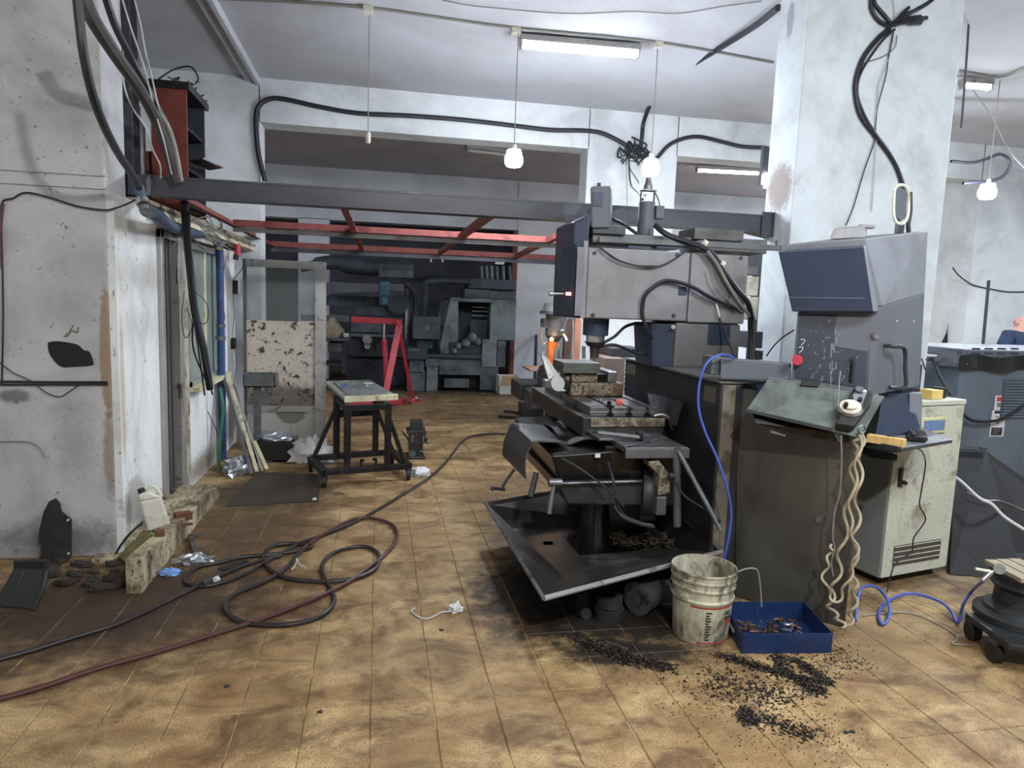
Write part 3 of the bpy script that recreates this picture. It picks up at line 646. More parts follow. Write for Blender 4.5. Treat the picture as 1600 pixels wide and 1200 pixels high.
for k, (a, lab) in enumerate(((((185,-5,4.2),(188,45,4.2),(193,90,4.2),(192,112,4.2),(196,142,4.2),(208,170,4.2),(228,200,4.2),(238,232,4.3),(250,258,4.4),(251,278,4.5)), 'white wire sagging left of the cable bundle above the booth'),
    (((190,-5,4.1),(205,45,4.1),(222,95,4.2),(234,140,4.3),(244,180,4.3),(256,220,4.3),(268,272,4.5)), 'white wire following the thick cables down to the beam'),
    (((209,-5,4.2),(220,40,4.2),(228,85,4.2),(236,115,4.3),(246,160,4.3),(250,175,4.35)), 'white wire furthest right above the booth'))):
    path('white_wire', WY(*a), .0045, 'cable_white', lab, 'wire')
c = thing('hose_coupling', 'shiny steel coupling at the end of the hanging hose', 'coupling', W(226,332,Y=4.15))
pa, pb, pc_, pd = W(216,292,Y=4.2), W(222,312,Y=4.18), W(225,322,Y=4.16), W(234,334,Y=4.14)
obj('clamp_band', MB().cyl(pa,pb,.028,n=16), 'blue_hose_flat', c, smooth=True)
obj('ring', MB().cyl(pb,pb+(pc_-pb)*.8,.034,n=16), 'steel_bright', c, smooth=True)
obj('elbow', MB().tube([pc_,pc_+(pd-pc_)*.5+Vector((-.008,0,-.01)),pd],.026,n=14), 'steel_mid', c, smooth=True)
path('flat_hose', [W(234,331,Y=4.2),W(250,340,Y=4.5),W(272,356,Y=5.1),W(300,364,Y=5.7),W(325,364,Y=6.3),W(341,362,Y=6.6)], .036, 'blue_hose_flat', 'flat blue grey hose running from the coupling to the blue pipe', 'hose', n=12)
t = thing('standpipe', 'upright blue pipe on the booth wall beside the window', 'pipe', W(350,768,X=-1.40))
ypp = 6.72
def PX(px, py): return W(px, py, Y=ypp)
obj('pipe', MB().cyl(PX(343,385),PX(345,505),.032,n=16).cyl(PX(345,505),(PX(345,505).x,ypp,.02),.034,n=16), 'blue_pipe', t, smooth=True)
obj('valve', MB().cyl(PX(343,372),PX(343,386),.042,n=14).sphere(PX(342,372),.035), 'blue_pipe', t, smooth=True)
obj('label_tag', MB().box(PX(340,386)+Vector((0,-.045,0)),PX(349,391)+Vector((0,-.035,0))), 'yellow_box', t)
obj('clamp_band', MB().cyl(PX(345,507),PX(345,511),.042,n=14).cyl(PX(345,525),PX(345,531),.046,n=14), 'steel_mid', t, smooth=True)
obj('spout', MB().cyl(PX(346,348),PX(345,368),.010,n=8), 'white_plastic', t)
path('green_hose', [W(x,y,Y=6.35) for x,y in ((344,606),(349,640),(344,680),(343,720),(347,755),(352,772))], .013, 'green_hose', 'green hose hanging down the blue pipe to the floor', 'hose')
# cable bundle down the booth wall
path('cable_trunk', [W(288,318,Y=5.0),W(292,370,Y=5.25),W(298,430,Y=5.3),W(305,490,Y=5.35),W(318,545,Y=5.4),W(328,608,Y=5.5)], .026, 'cable_black', 'thick black cable trunk hanging down in front of the booth window', n=10)
r5 = random.Random(5)
for k in range(5):
    path('thin_cable', [W(284+k*3,330,Y=5.05),W(289+k*3+r5.uniform(-4,4),400,Y=5.2),W(296+k*3+r5.uniform(-6,6),470,Y=5.25),W(306+k*3+r5.uniform(-8,6),540,Y=5.3),W(320+k*3,600+r5.uniform(-20,20),Y=5.45)], .006, 'cable_black', ('leftmost thin black cable along the trunk by the booth window','second thin cable from the left along the trunk','middle thin cable along the trunk by the booth window','fourth thin cable from the left along the trunk','rightmost thin cable along the trunk by the booth window')[k], 'cable', 'thin cables by the booth window')
for k, a in enumerate((((300,452),(320,470),(326,490),(320,506),(305,500)), ((288,455),(284,500),(290,528),(300,510),(292,480)))):
    path('wire_loop', [W(x,y,Y=5.25) for x,y in a], .003, 'cable_black', ('wire loop bulging right of the cable trunk','wire loop bulging left of the cable trunk')[k], 'wire')
tg = MB()
for k in range(22):
    a = W(290+r5.uniform(0,40), 345+r5.uniform(-6,18), Y=5.6+r5.uniform(0,.6)); b_ = a+Vector((.06,r5.uniform(.3,.7),r5.uniform(-.12,.04)))
    tg.tube([a,(a+b_)/2+Vector((.03,0,r5.uniform(-.08,.05))),b_], .005, n=5, sub=4)
tag(obj('wire_tangle', tg, 'cable_grey', smooth=True), 'tangle of grey wires under the booth roof edge', 'wire', kind='stuff')
path('wall_wire', [W(x,y,X=-1.43) for x,y in ((355,400),(348,430),(347,460),(352,500))], .003, 'cable_black', 'thin wire on the wall right of the blue pipe', 'wire')
path('thin_cable', [W(x,y,Y=6.4) for x,y in ((314,600),(324,640),(338,672),(345,700),(343,745))], .004, 'cable_black', 'thin black wire hanging from the trunk towards the step', 'wire')
# switch boxes
ysw = YX(365,XW,440)
t = thing('switch_box', 'small beige switch box with black side on the booth wall end', 'switch', W(364,458,X=XW+.02))
obj('housing', MB().box((XW,ysw-.05,W(364,460,X=XW).z),(XW+.05,ysw+.06,W(364,436,X=XW).z)), 'white_plastic', t, bevel=.006)
obj('cover', MB().box((XW,ysw-.06,W(364,459,X=XW).z),(XW+.052,ysw-.051,W(364,438,X=XW).z)), 'print_black', t)
path('switch_wire', [W(x,y,X=XW+.05) for x,y in ((365,436),(372,428),(378,420),(381,412))], .005, 'cable_black', 'black wire leaving the beige switch box upwards', 'wire')
path('switch_wire', [W(x,y,X=XW+.02) for x,y in ((364,460),(366,490),(363,530),(370,565),(366,600))], .003, 'cable_black', 'thin black wire hanging below the beige switch box', 'wire')
tag(obj('wall_plug', MB().box((XW,YX(361),W(362,545,X=XW).z),(XW+.04,YX(364),W(362,528,X=XW).z)), 'print_black', bevel=.005), 'small black plug hanging on the booth wall below the switch box', 'plug')
t = thing('red_plug', 'red plug hanging under the roof edge beside the blue pipe', 'plug', W(371,400,Y=7.3))
p = W(371,390,Y=7.3); obj('body', MB().cyl((p.x,p.y,p.z-.05),(p.x,p.y,p.z+.06),.03,n=12), 'red_paint', t, smooth=True)
obj('cap', MB().cyl((p.x-.02,p.y,p.z-.1),(p.x-.01,p.y,p.z-.05),.026,n=12), 'print_black', t, smooth=True)
# pillar wires on the left
yq = 4.285
path('wall_wire', [W(x,y,Y=yq) for x,y in ((3,600),(5,500),(4,420),(2,350),(4,316),(20,310),(40,301),(75,308),(120,322),(160,328),(178,326),(200,318),(215,310))], .005, 'cable_black', 'black wire climbing the left edge and crossing the left pillar', 'wire')
path('wall_wire', [W(x,y,Y=yq) for x,y in ((3,420),(1,380),(3,340),(6,318))], .006, mat('wire_maroon',(96,52,56),.6), 'dark red wire at the left edge of the left pillar', 'wire')
path('wall_pipe', [W(-5,596,Y=yq),W(90,597,Y=yq),W(168,597,Y=yq)], .006, 'cable_black', 'upper of two thin dark pipes across the left pillar', 'pipe')
path('wall_pipe', [W(-5,601,Y=yq),W(90,601,Y=yq),W(169,600.5,Y=yq)], .005, 'cable_black', 'lower of two thin dark pipes across the left pillar', 'pipe')
path('wall_wire', [W(x,y,Y=yq) for x,y in ((-3,564),(20,582),(50,596),(70,612),(92,620),(108,612),(125,600))], .003, 'cable_black', 'thin wire drooping under the pipes on the left pillar', 'wire')
path('wall_wire', [W(x,y,Y=yq) for x,y in ((-3,690),(40,690),(60,698),(72,715))], .003, 'cable_grey', 'thin grey wire lying on the left pillar below the pipes', 'wire')
# black paint smear and pencil marks
sm = MB(); c0 = W(110,552,Y=4.299); pts = [(75,535),(88,533),(106,535),(122,539),(131,547),(140,550),(146,566),(143,571),(118,573),(96,573),(82,560),(76,548)]
P_ = [W(x,y,Y=4.298) for x,y in pts]; P_ = catmull(P_+[P_[0]], 5)[:-1]; sm.prism(P_, (0,-.002,0))
tag(obj('paint_smear', sm, mat('paint_black',(18,19,22),.8,var=.1)), 'black paint smear on the left pillar above the thin pipes', 'paint mark')
gm = MB()
for a, b_ in (((100,527),(105,521)),((104,527),(110,519)),((108,520),(115,508)),((111,516),(122,520)),((121,520),(123,511))): gm.bar(W(*a,Y=4.299),W(*b_,Y=4.299),.004,.008,up=(0,1,0))
tag(obj('pencil_mark', gm, 'graffiti'), 'brownish scribbled mark just above the black paint smear', 'mark')

# ------------------------------------------------------------------ things along the booth wall
DY = 7.2
def D(px, py, y=DY): return W(px, py, Y=y)
xa0, xa1 = XY(381,DY,550), XY(509,DY,550); zt1 = D(445,407).z
t = thing('open_door', 'open grey metal door with glass above and a rust-spotted white panel below', 'door', ((xa0+xa1)/2,DY,0))
zg = D(445,503).z; zr1 = D(445,634).z; zr0 = D(445,643).z
obj('stile', MB().box((xa1-.105,DY-.02,.005),(xa1,DY+.03,zt1)), 'alu', t, bevel=.003)
obj('stile', MB().box((xa0,DY-.02,.005),(xa0+.028,DY+.03,zt1)), 'alu_dark', t)
obj('top_rail', MB().box((xa0+.029,DY-.02,zt1-.075),(xa1-.106,DY+.03,zt1)), 'alu', t)
obj('glass_pane', MB().box((xa0+.03,DY,zg+.01),(xa1-.107,DY+.006,zt1-.077)), 'pane_glass', t)
obj('middle_rail', MB().box((xa0+.029,DY-.015,zr0),(xa1-.106,DY+.02,zr1)), 'alu', t)
obj('bottom_rail', MB().box((xa0+.029,DY-.015,.01),(xa1-.106,DY+.02,.10)), 'alu', t)
obj('rusty_panel', MB().box((xa0+.029,DY-.006,zr1+.001),(xa1-.106,DY+.006,zg+.008)), 'rust_panel', t)
obj('lower_panel', MB().box((xa0+.029,DY-.004,.101),(xa1-.106,DY+.008,zr0-.001)), 'lower_panel', t)
for py in (412, 540, 660): obj('rivet', MB().cyl((xa1-.05,DY-.026,D(500,py).z),(xa1-.05,DY-.02,D(500,py).z),.008,n=8), 'steel_mid', t)

py_ = 6.75
t = thing('pedestal', 'grey steel pedestal with a shallow tray top in front of the open door', 'stand', (XY(402,py_,600),py_,0))
xm = XY(402,py_,640); z0 = D(402,603,py_).z; z1 = D(402,584,py_).z
obj('post', MB().box((xm-.03,py_-.02,.02),(xm+.03,py_+.04,z0)), 'galv', t)
xb0, xb1 = XY(383,py_,594), XY(432,py_,594)
g = MB().box((xb0,py_-.1,z0),(xb1,py_+.14,z0+.01)).box((xb0,py_-.1,z0),(xb1,py_-.092,z1)).box((xb0,py_+.132,z0),(xb1,py_+.14,z1)).box((xb0,py_-.1,z0),(xb0+.008,py_+.14,z1)).box((xb1-.008,py_-.1,z0),(xb1,py_+.14,z1))
obj('tray', g, 'galv', t)
obj('foot_plate', MB().box((xm-.14,py_-.12,0),(xm+.14,py_+.12,.02)), 'steel_dark', t)

for k, (a, b_, w, h, m, lab) in enumerate((((350,592),(394,742),.06,.03,'galv','long grey metal profile leaning on the booth wall, leftmost of the leaning strips'),
    ((357,588),(402,738),.05,.03,'board_cream','long cream board leaning on the booth wall beside the grey profile'),
    ((398,690),(418,734),.055,.03,'board_cream','short cream board in front of the leaning strips'),
    ((365,600),(410,736),.03,.02,'alu','narrow pale strip leaning between the longer boards'))):
    p1 = W(*b_, Z=.012)
    p0 = W(*a, X=XW+.04) if k != 2 else W(*a, Y=p1.y+.12)
    if k != 2: p0.y = min(p0.y, p1.y+.55); d_ = AX.T@np.array([(a[0]-800)/F_PX,(a[1]-600)/F_PX,1.0]); p0 = W(*a, Y=p0.y)
    tag(obj('leaning_strip', MB().bar(p0, p1, w, h, up=(1,0,0)), m, bevel=.002), lab, 'strip')
p = W(430,722,Z=0)
t = thing('bin', 'black plastic crate on the floor under crumpled foil beside the white bag', 'crate', (p.x,p.y+.1,0))
q0, q1 = W(402,722,Z=0), W(458,724,Z=0)
g = MB().box((q0.x,q0.y,.0),(q1.x,q0.y+.3,.015))
for a_, b_ in (((q0.x,q0.y,0),(q1.x,q0.y+.012,.2)),((q0.x,q0.y+.288,0),(q1.x,q0.y+.3,.2)),((q0.x,q0.y,0),(q0.x+.012,q0.y+.3,.2)),((q1.x-.012,q0.y,0),(q1.x,q0.y+.3,.2))): g.box(a_,b_)
obj('tub', g, 'bin_black', t); obj('rim', MB().box((q0.x-.01,q0.y-.01,.16),(q1.x+.01,q0.y-.001,.18)), 'bin_black', t)
tag(obj('foil_sheet', MB().crumple(((q0.x+q1.x)/2,q0.y+.12,.195),(.2,.14,.08),seed=3,amp=.35), 'foil'), 'crumpled silver foil lying on the black crate', 'foil')
p = W(485,726,Z=0)
tag(obj('plastic_bag', MB().crumple((p.x,p.y+.12,0),(.20,.14,.24),seed=9,amp=.4,n=14), 'bag_plastic', smooth=60), 'large crumpled white plastic bag between the crate and the wheeled bench', 'bag')
p = W(372,742,Z=0)
tag(obj('plastic_sheet', MB().crumple((p.x-.02,p.y+.05,0),(.12,.16,.15),seed=5,amp=.5,n=12), 'foil'), 'grey crumpled plastic film at the foot of the booth wall', 'film')
a, b_, c_, d_ = W(402,738,Z=0), W(502,742,Z=0), W(497,784,Z=0), W(352,792,Z=0)
tag(obj('floor_sheet', MB().prism([d_+Vector((0,0,.001)),c_+Vector((0,0,.001)),b_+Vector((0,0,.001)),a+Vector((0,0,.001))],(0,0,.005)), mat('sheet_dark',(60,52,44),.5,.1,var=.2,scale=6,dirt=(44,38,32),dirt_amt=.4,dirt_scale=4,dirt_edge=.3)), 'dark flat sheet lying on the floor between the booth and the bench', 'sheet')
tag(obj('paper_scrap', MB().crumple(c_+Vector((-.03,.03,.006)),(.02,.015,.02),seed=2,n=5), 'paper'), 'tiny white scrap on the corner of the dark floor sheet', 'scrap')

# step clutter
p = W(248,824,Z=.13); 
t = thing('jerrycan', 'dirty white plastic jerrycan leaning on the step by the left pillar', 'canister', (p.x,p.y,.12))
R = Matrix.Rotation(math.radians(-14),3,'Y') @ Matrix.Rotation(math.radians(18),3,'Z')
cc = Vector((p.x-.035,p.y+.03,.24))
def jc(o): return cc+R@Vector(o)
g = MB().hexa([jc(q) for q in ((-.062,-.045,-.12),(.062,-.045,-.12),(.062,.045,-.12),(-.062,.045,-.12),(-.06,-.042,.075),(.06,-.042,.06),(.06,.042,.06),(-.06,.042,.075))])
g.hexa([jc(q) for q in ((-.06,-.042,.075),(.06,-.042,.06),(.06,.042,.06),(-.06,.042,.075),(-.055,-.035,.115),(.0,-.035,.12),(.0,.035,.12),(-.055,.035,.115))])
obj('body', g, 'white_plastic', t, bevel=.012)
obj('cap', MB().cyl(jc((-.034,0,.115)),jc((-.034,0,.142)),.021,n=14), 'print_black', t)
obj('handle', MB().tube([jc((-.005,0,.115)),jc((.03,0,.135)),jc((.055,0,.09)),jc((.058,0,.06))],.011), 'white_plastic', t, smooth=True)
def slab(name, px, py, z, size, rz, m, lab, cat, bev=.003):
    p = W(px, py, Z=z); s = Vector(size)/2
    return tag(obj(name, MB().box((p.x-s.x,p.y-s.y,z),(p.x+s.x,p.y+s.y,z+size[2]),rz=rz), m, bevel=bev), lab, cat)
slab('brick_piece', 250, 850, .115, (.05,.05,.085), .2, 'brick_brown', 'small brown brick piece standing in front of the jerrycan', 'brick')
slab('brick_piece', 286, 812, .12, (.1,.06,.05), .5, 'brick_brown', 'broken brown brick lying on the step behind the jerrycan', 'brick')
slab('brick_piece', 285, 822, .105, (.12,.02,.015), .35, 'brick_brown', 'thin brown sliver of brick on the step', 'brick')
path('step_pipe', [W(181,865,Y=4.28),W(190,850,Y=4.25),W(205,832,Y=4.22),W(224,815,Y=4.2)], .007, 'steel_dark', 'bent dark rod against the foot of the left pillar', 'rod')
tag(obj('glass_piece', MB().hexa([W(185,872,Z=.03),W(200,882,Z=.03),W(238,838,Z=.12),W(225,830,Z=.12)]+[q+Vector((0,0,.012)) for q in (W(185,872,Z=.03),W(200,882,Z=.03),W(238,838,Z=.12),W(225,830,Z=.12))]), mat('olive_metal',(104,100,62),.6,.2,var=.3,scale=12)), 'yellowish dirty metal strip lying between pillar and step', 'strip')
p = W(265,897,Z=0); tag(obj('blue_rag', MB().crumple((p.x,p.y,0),(.06,.04,.035),seed=21,amp=.5,n=9), 'rag_blue'), 'pale blue rag on the floor at the near end of the step', 'rag')
p = W(302,880,Z=0); tag(obj('foil_wrap', MB().crumple((p.x,p.y,0),(.11,.05,.06),seed=14,amp=.45,n=11), 'foil'), 'crumpled silver wrapper on the floor beside the blue rag', 'foil')
a, b_ = W(306,862,Z=.03), W(297,835,Z=.03); c_, d_ = W(296,838,Z=.03), W(318,832,Z=.03)
tag(obj('tee_tool', MB().bar(a,b_,.03,.012).bar(c_,d_,.016,.012), 'steel_mid'), 'small grey T-shaped tool on the floor beside the step', 'tool')
# black plate leaning on the pillar, dustpan
yy = 4.22
pts = [(62,884),(64,858),(66,850),(60,846),(62,828),(68,800),(76,784),(86,779),(92,786),(96,800),(108,810),(111,812),(111,870),(100,884),(96,900),(70,900)]
P_ = [W(x,y,Y=yy+.05*((900-y)/120)) for x,y in pts]
t = thing('steel_plate', 'black oily steel plate with a rounded top leaning on the left pillar', 'plate', P_[-1])
obj('plate', MB().prism(P_, (0,.012,0)), 'leather_black', t)
for x, y in ((107,812),(108,864)): obj('bolt_hole', MB().cyl(W(x,y,Y=yy+.02),W(x,y,Y=yy+.02)+Vector((0,-.012,0)),.006,n=8), 'white_plastic', t)
t = thing('dustpan', 'black plastic dustpan standing on the floor at the left edge', 'dustpan', W(35,950,Z=0))
P0 = [W(-12,948,Z=.004),W(52,953,Z=.004),W(72,893,Z=.16),W(20,888,Z=.17)]
n_ = Vector((.1,.25,.08)).normalized()*.03
obj('pan', MB().hexa([q for q in P0]+[q+n_ for q in P0]), 'bin_black', t, bevel=.008)
obj('lip', MB().tube([P0[1],P0[1].lerp(P0[2],.5)+Vector((.012,0,.01)),P0[2]],.012), 'bin_black', t, smooth=True)
obj('rib', MB().bar(W(17,945,Z=.0)+Vector((0,-.004,.008)),W(38,893,Z=.163)+Vector((0,-.006,.0)),.004,.004), 'steel_mid', t)
obj('handle', MB().box(P0[3]+Vector((.0,.0,-.01)),P0[2]+Vector((-.02,.05,.05))), 'bin_black', t, bevel=.01)

# ------------------------------------------------------------------ wheeled bench
F0, F1, B0, B1 = W(507,738,Z=.12), W(638,728,Z=.12), W(486,716,Z=.12), W(613,706,Z=.12)
t = thing('wheeled_bench', 'black steel bench on casters with a tilted slab top, in the middle of the aisle', 'bench', ((F0.x+F1.x)/2,(F0.y+B0.y)/2,0))
BM = 'steel_black'
def brr(name, a, b_, w=.05, h=.05, m=BM, up=(0,0,1), par=None): return obj(name, MB().bar(a,b_,w,h,up), m, par or t, bevel=.003)
brr('base_rail', F0, F1); brr('base_rail', B0, B1); brr('base_rail', F0, B0, .07, .04); brr('base_rail', F1, B1, .07, .04)
lf0, lf1 = F0.lerp(F1,.26), F0.lerp(F1,.74); lb0, lb1 = B0.lerp(B1,.30), B0.lerp(B1,.78)
zt_ = W(540,632,Y=lf0.y).z
for q in (lf0, lf1, lb0, lb1): brr('leg', q+Vector((0,0,.0)), Vector((q.x,q.y,zt_)), .058, .05)
U = lambda q, z: Vector((q.x,q.y,z))
brr('top_rail', U(lf0,zt_-.03), U(lf1,zt_-.03), .04, .05); brr('top_rail', U(lb0,zt_-.03), U(lb1,zt_-.03), .04, .05)
brr('top_rail', U(lf0,zt_-.03), U(lb0,zt_-.03), .04, .05); brr('top_rail', U(lf1,zt_-.03), U(lb1,zt_-.03), .04, .05)
brr('shelf_rail', U(lb0,zt_-.17), U(lb1,zt_-.17), .04, .06)
brr('brace', B0+Vector((.03,0,.02)), U(lb0,zt_-.1), .04, .03); brr('brace', F1+Vector((-.03,0,.02)), U(lf1,zt_-.1), .04, .03)
brr('brace', B1+Vector((0,0,.02)), U(lb1,zt_-.12), .04, .03); brr('brace', U(lf0,zt_-.04), U(lb1,zt_-.15), .03, .02)
for s in (.42,.60):
    q = F0.lerp(F1,s); obj('hook', MB().bar(q+Vector((0,.0,.03)),q+Vector((0,0,.09)),.02,.02).bar(q+Vector((0,0,.08)),q+Vector((.03 if s<.5 else -.03,.0,.08)),.02,.02), BM, t)
for q in (F0,F1,B0,B1):
    w_ = obj('caster', MB().box((q.x-.025,q.y-.025,.075),(q.x+.025,q.y+.025,.1)).bar((q.x-.022,q.y,.1),(q.x-.022,q.y-.015,.045),.004,.04,(0,1,0)).bar((q.x+.022,q.y,.1),(q.x+.022,q.y-.015,.045),.004,.04,(0,1,0)), BM, t)
    obj('wheel', MB().cyl((q.x-.016,q.y-.015,.045),(q.x+.016,q.y-.015,.045),.045,n=20), 'rubber', w_, smooth=True)
zT = zt_+.004
T = [W(507,601,Z=zT+.03), W(578,598,Z=zT+.03), W(616,618,Z=zT+.03), W(530,620,Z=zT+.03)]
a0, a1, a2, a3 = W(538,628,Z=zT), W(622,624,Z=zT), W(578,598,Z=zT+.02), W(507,600,Z=zT+.02)
obj('slab', MB().prism([a0,a1,a2,a3],(0,0,.03)), mat('slab_grey',(160,164,156),.45,.3,var=.15,scale=8,dirt=(96,98,92),dirt_amt=.35,dirt_scale=7,dirt_edge=.3), t, bevel=.003)
obj('edge_board', MB().prism([a0+Vector((0,-.002,-.006)),a1+Vector((0,-.002,-.006)),a1+Vector((0,.08,-.006)),a0+Vector((0,.08,-.006))],(0,0,.045)), 'board_cream', t, bevel=.002)
m0, m1, m2, m3 = [a0.lerp(a2,.12)+Vector((.0,0,.034)), a1.lerp(a3,.12)+Vector((0,0,.034)), a2.lerp(a0,.14)+Vector((0,0,.034)), a3.lerp(a1,.14)+Vector((0,0,.034))]
obj('steel_top', MB().prism([m0,m1,m2,m3],(0,0,.006)), mat('top_steel',(150,156,156),.35,.3,var=.25,scale=16,dirt=(116,120,118),dirt_amt=.4,dirt_scale=14), t)
zz = a2.z+.04
tag(obj('small_square', MB().box(W(568,600,Z=zz),W(568,600,Z=zz)+Vector((.09,.05,.012))).box(W(572,604,Z=zz),W(572,604,Z=zz)+Vector((.02,.12,.015))), 'white_plastic'), 'white angle piece lying on the far side of the wheeled bench', 'square')
tag(obj('blue_marker', MB().cyl(W(534,603,Z=zz+.008),W(541,601,Z=zz+.008),.01,n=10), 'blue_hose', smooth=True), 'short blue marker lying on the wheeled bench', 'marker')
p = W(500,722,Z=0); tag(obj('red_ring', MB().tube([(p.x+.05*math.cos(a),p.y+.05*math.sin(a),.012) for a in [k*.55 for k in range(12)]],.009), 'red_paint', smooth=True), 'small red ring on the floor under the wheeled bench', 'ring')
# machine part on the floor
p = W(650,717,Z=0)
t = thing('floor_machine_head', 'dark oily machine head standing upright on the floor right of the wheeled bench', 'machine part', (p.x,p.y,0))
def pb(name, x0, y0, x1, y1, d0=0, d1=.2, m='iron_oily', par=None, bev=.004):
    a, b_ = bx(x0,y0,x1,y1,p.y+d0,d1-d0); return obj(name, MB().box(a,b_), m, par or t, bevel=bev)
pb('foot', 636,714,664,718,-.04,.2); pb('lower_block', 640,703,655,714,0,.16); pb('body', 639,676,661,704,-.02,.2)
pb('upper_block', 641,659,661,676,0,.16); pb('slide', 636,674,666,679,-.03,.22); pb('window_plate', 642,680,648,692,-.026,-.02,'steel_mid',None,0)
pb('rib', 650,678,652,693,-.03,-.02,'steel_mid',None,0)
obj('knob', MB().cyl(W(663,684,Y=p.y+.05),W(667,684,Y=p.y+.05),.05,n=16).cyl(W(644,709,Y=p.y-.03),W(644,709,Y=p.y),.035,n=14), 'iron_oily', t, smooth=True)
obj('lever', MB().tube([W(640,689,Y=p.y),W(634,681,Y=p.y),W(628,673,Y=p.y)],.011,n=6), 'steel_dark', t)
obj('lever', MB().tube([W(655,693,Y=p.y-.02),W(664,691,Y=p.y-.04),W(670,693,Y=p.y-.05)],.010,n=6), 'steel_dark', t)
p = W(658,745,Z=0)
tag(obj('plastic_bag', MB().crumple((p.x,p.y+.05,0),(.09,.08,.085),seed=31,amp=.55,n=11), 'bag_plastic', smooth=50), 'small clear white plastic bag by the right caster of the bench', 'bag')

# ------------------------------------------------------------------ engine crane
YE = 10.3
def E_(px, py, y=YE): return W(px, py, Y=y)
t = thing('engine_crane', 'red folding workshop crane with hydraulic ram behind the wheeled bench', 'crane', (E_(615,630).x,YE,0))
def eb(name, a, b_, w, h, m='red_paint', up=(0,0,1)): return obj(name, MB().bar(a,b_,w,h,up), m, t, bevel=.004)
eb('boom', E_(549,499), E_(628,503), .07, .085); eb('column', E_(624,508,YE), E_(600,626,YE-.25), .075, .095, up=(1,0,0)); eb('brace', E_(624,515,YE), E_(645,628,YE+.5), .04, .05, up=(1,0,0))
eb('head_plate', E_(618,500), E_(628,516), .1, .03)
obj('ram_rod', MB().cyl(E_(600,505),E_(600,532),.018,n=10), 'steel_bright', t, smooth=True)
obj('ram', MB().cyl(E_(600,530),E_(602,556,YE-.02),.042,n=14).cyl(E_(602,556,YE-.02),E_(604,610,YE-.08),.034,n=14), 'red_paint', t, smooth=True)
eb('base_leg', E_(600,628,YE-.25), E_(657,626,YE+.35), .08, .08); eb('base_leg', E_(600,628,YE-.25), E_(535,636,YE-.7), .08, .08)
eb('base_beam', E_(570,630,YE-.45), E_(640,626,YE+.2), .06, .06)
for a_ in (E_(650,630,YE+.25),E_(640,632,YE+.0),E_(536,640,YE-.7),E_(600,634,YE-.3)):
    obj('caster', MB().cyl((a_.x-.02,a_.y,.05),(a_.x+.02,a_.y,.05),.05,n=14).box((a_.x-.03,a_.y-.03,.085),(a_.x+.03,a_.y+.03,.1)), 'steel_mid', t, smooth=True)
# cardboard box
p0 = W(779,617,Z=0); p1 = W(811,618,Z=0); hz = W(795,588,Y=p0.y).z
t = thing('cardboard_box', 'white and brown cardboard box on the floor by the far wall corner', 'box', ((p0.x+p1.x)/2,p0.y+.15,0))
g = MB()
for a_, b_ in (((p0.x,p0.y,0),(p1.x,p0.y+.012,hz*.5)),((p0.x,p0.y+.3,0),(p1.x,p0.y+.312,hz)),((p0.x,p0.y,0),(p0.x+.012,p0.y+.31,hz)),((p1.x-.012,p0.y,0),(p1.x,p0.y+.31,hz)),((p0.x,p0.y,0),(p1.x,p0.y+.31,.01))): g.box(a_,b_)
obj('carton', g, 'card_white', t)
obj('flap', MB().box((p0.x+.04,p0.y-.006,hz*.5),(p1.x-.03,p0.y+.0,hz)), 'cardboard', t)

# ------------------------------------------------------------------ machines in the far room
def fb(par, name, x0, y0, x1, y1, Y, d, m='far_mid', bev=.01):
    a, b_ = bx(x0,y0,x1,y1,Y,d); return obj(name, MB().box(a,b_), m, par, bevel=bev)
YF = 11.8
t = thing('machining_centre', 'large dark green grey machine with a framed opening in the far room', 'machine', (W(730,600,Y=YF).x,YF+.5,0))
fb(t,'base_block',686,556,752,586,YF,1.0,'far_mid'); fb(t,'apron',664,554,752,560,YF-.1,.5,'far_dark'); fb(t,'foot',666,572,684,612,YF-.05,.3,'far_grey'); fb(t,'foot_cap',664,560,686,573,YF-.1,.4,'far_mid')
fb(t,'under_tray',694,592,733,606,YF,.5,'far_mid'); fb(t,'foot',750,572,778,610,YF,.5,'far_mid'); fb(t,'side_cabinet',753,531,776,574,YF-.05,.5,'far_grey'); fb(t,'side_cabinet',777,533,790,574,YF+.05,.5,'far_mid')
def fpoly(par, name, pts, Y, d, m): return obj(name, MB().prism([W(x,y,Y=Y) for x,y in pts],(0,d,0)), m, par, bevel=.008)
fpoly(t,'left_frame',[(689,556),(687,540),(704,468),(716,468),(716,530),(705,556)],YF+.1,.9,'far_grey')
fb(t,'top_frame',705,466,768,472,YF+.1,.9,'far_grey'); fb(t,'right_panel',766,468,806,532,YF+.1,.9,'far_grey'); fb(t,'back_panel',716,472,767,534,YF+1.0,.05,'far_dark')
fb(t,'door_panel',734,500,766,531,YF+.4,.04,'far_dark')
for py in (480,486,493): obj('light_bar', MB().cyl(W(738,py,Y=YF+.5),W(764,py+1,Y=YF+.5),.012,n=8), 'alu', t)
fb(t,'spindle_box',726,452,764,466,YF+.2,.6,'far_mid'); fb(t,'top_gear',732,436,806,452,YF+.3,.6,'far_dark'); fb(t,'top_cabinet',764,455,806,468,YF+.2,.6,'far_mid')
fb(t,'chuck_base',702,536,752,557,YF+.05,.5,'far_dark')
g = MB()
for x, y, r in ((716,540,.06),(728,536,.08),(738,528,.09),(746,534,.07),(710,548,.05)): g.sphere(W(x,y,Y=YF+.0),r,n=10,m=6)
obj('work_pieces', g, 'far_grey', t, kind='stuff')
obj('duct', MB().tube([W(664,500,Y=YF+.3),W(664,470,Y=YF+.3),W(665,445,Y=YF+.3),W(672,440,Y=YF+.3),W(700,439,Y=YF+.3),W(735,441,Y=YF+.3)],.055,n=12,sub=6), 'far_dark', t, smooth=True)
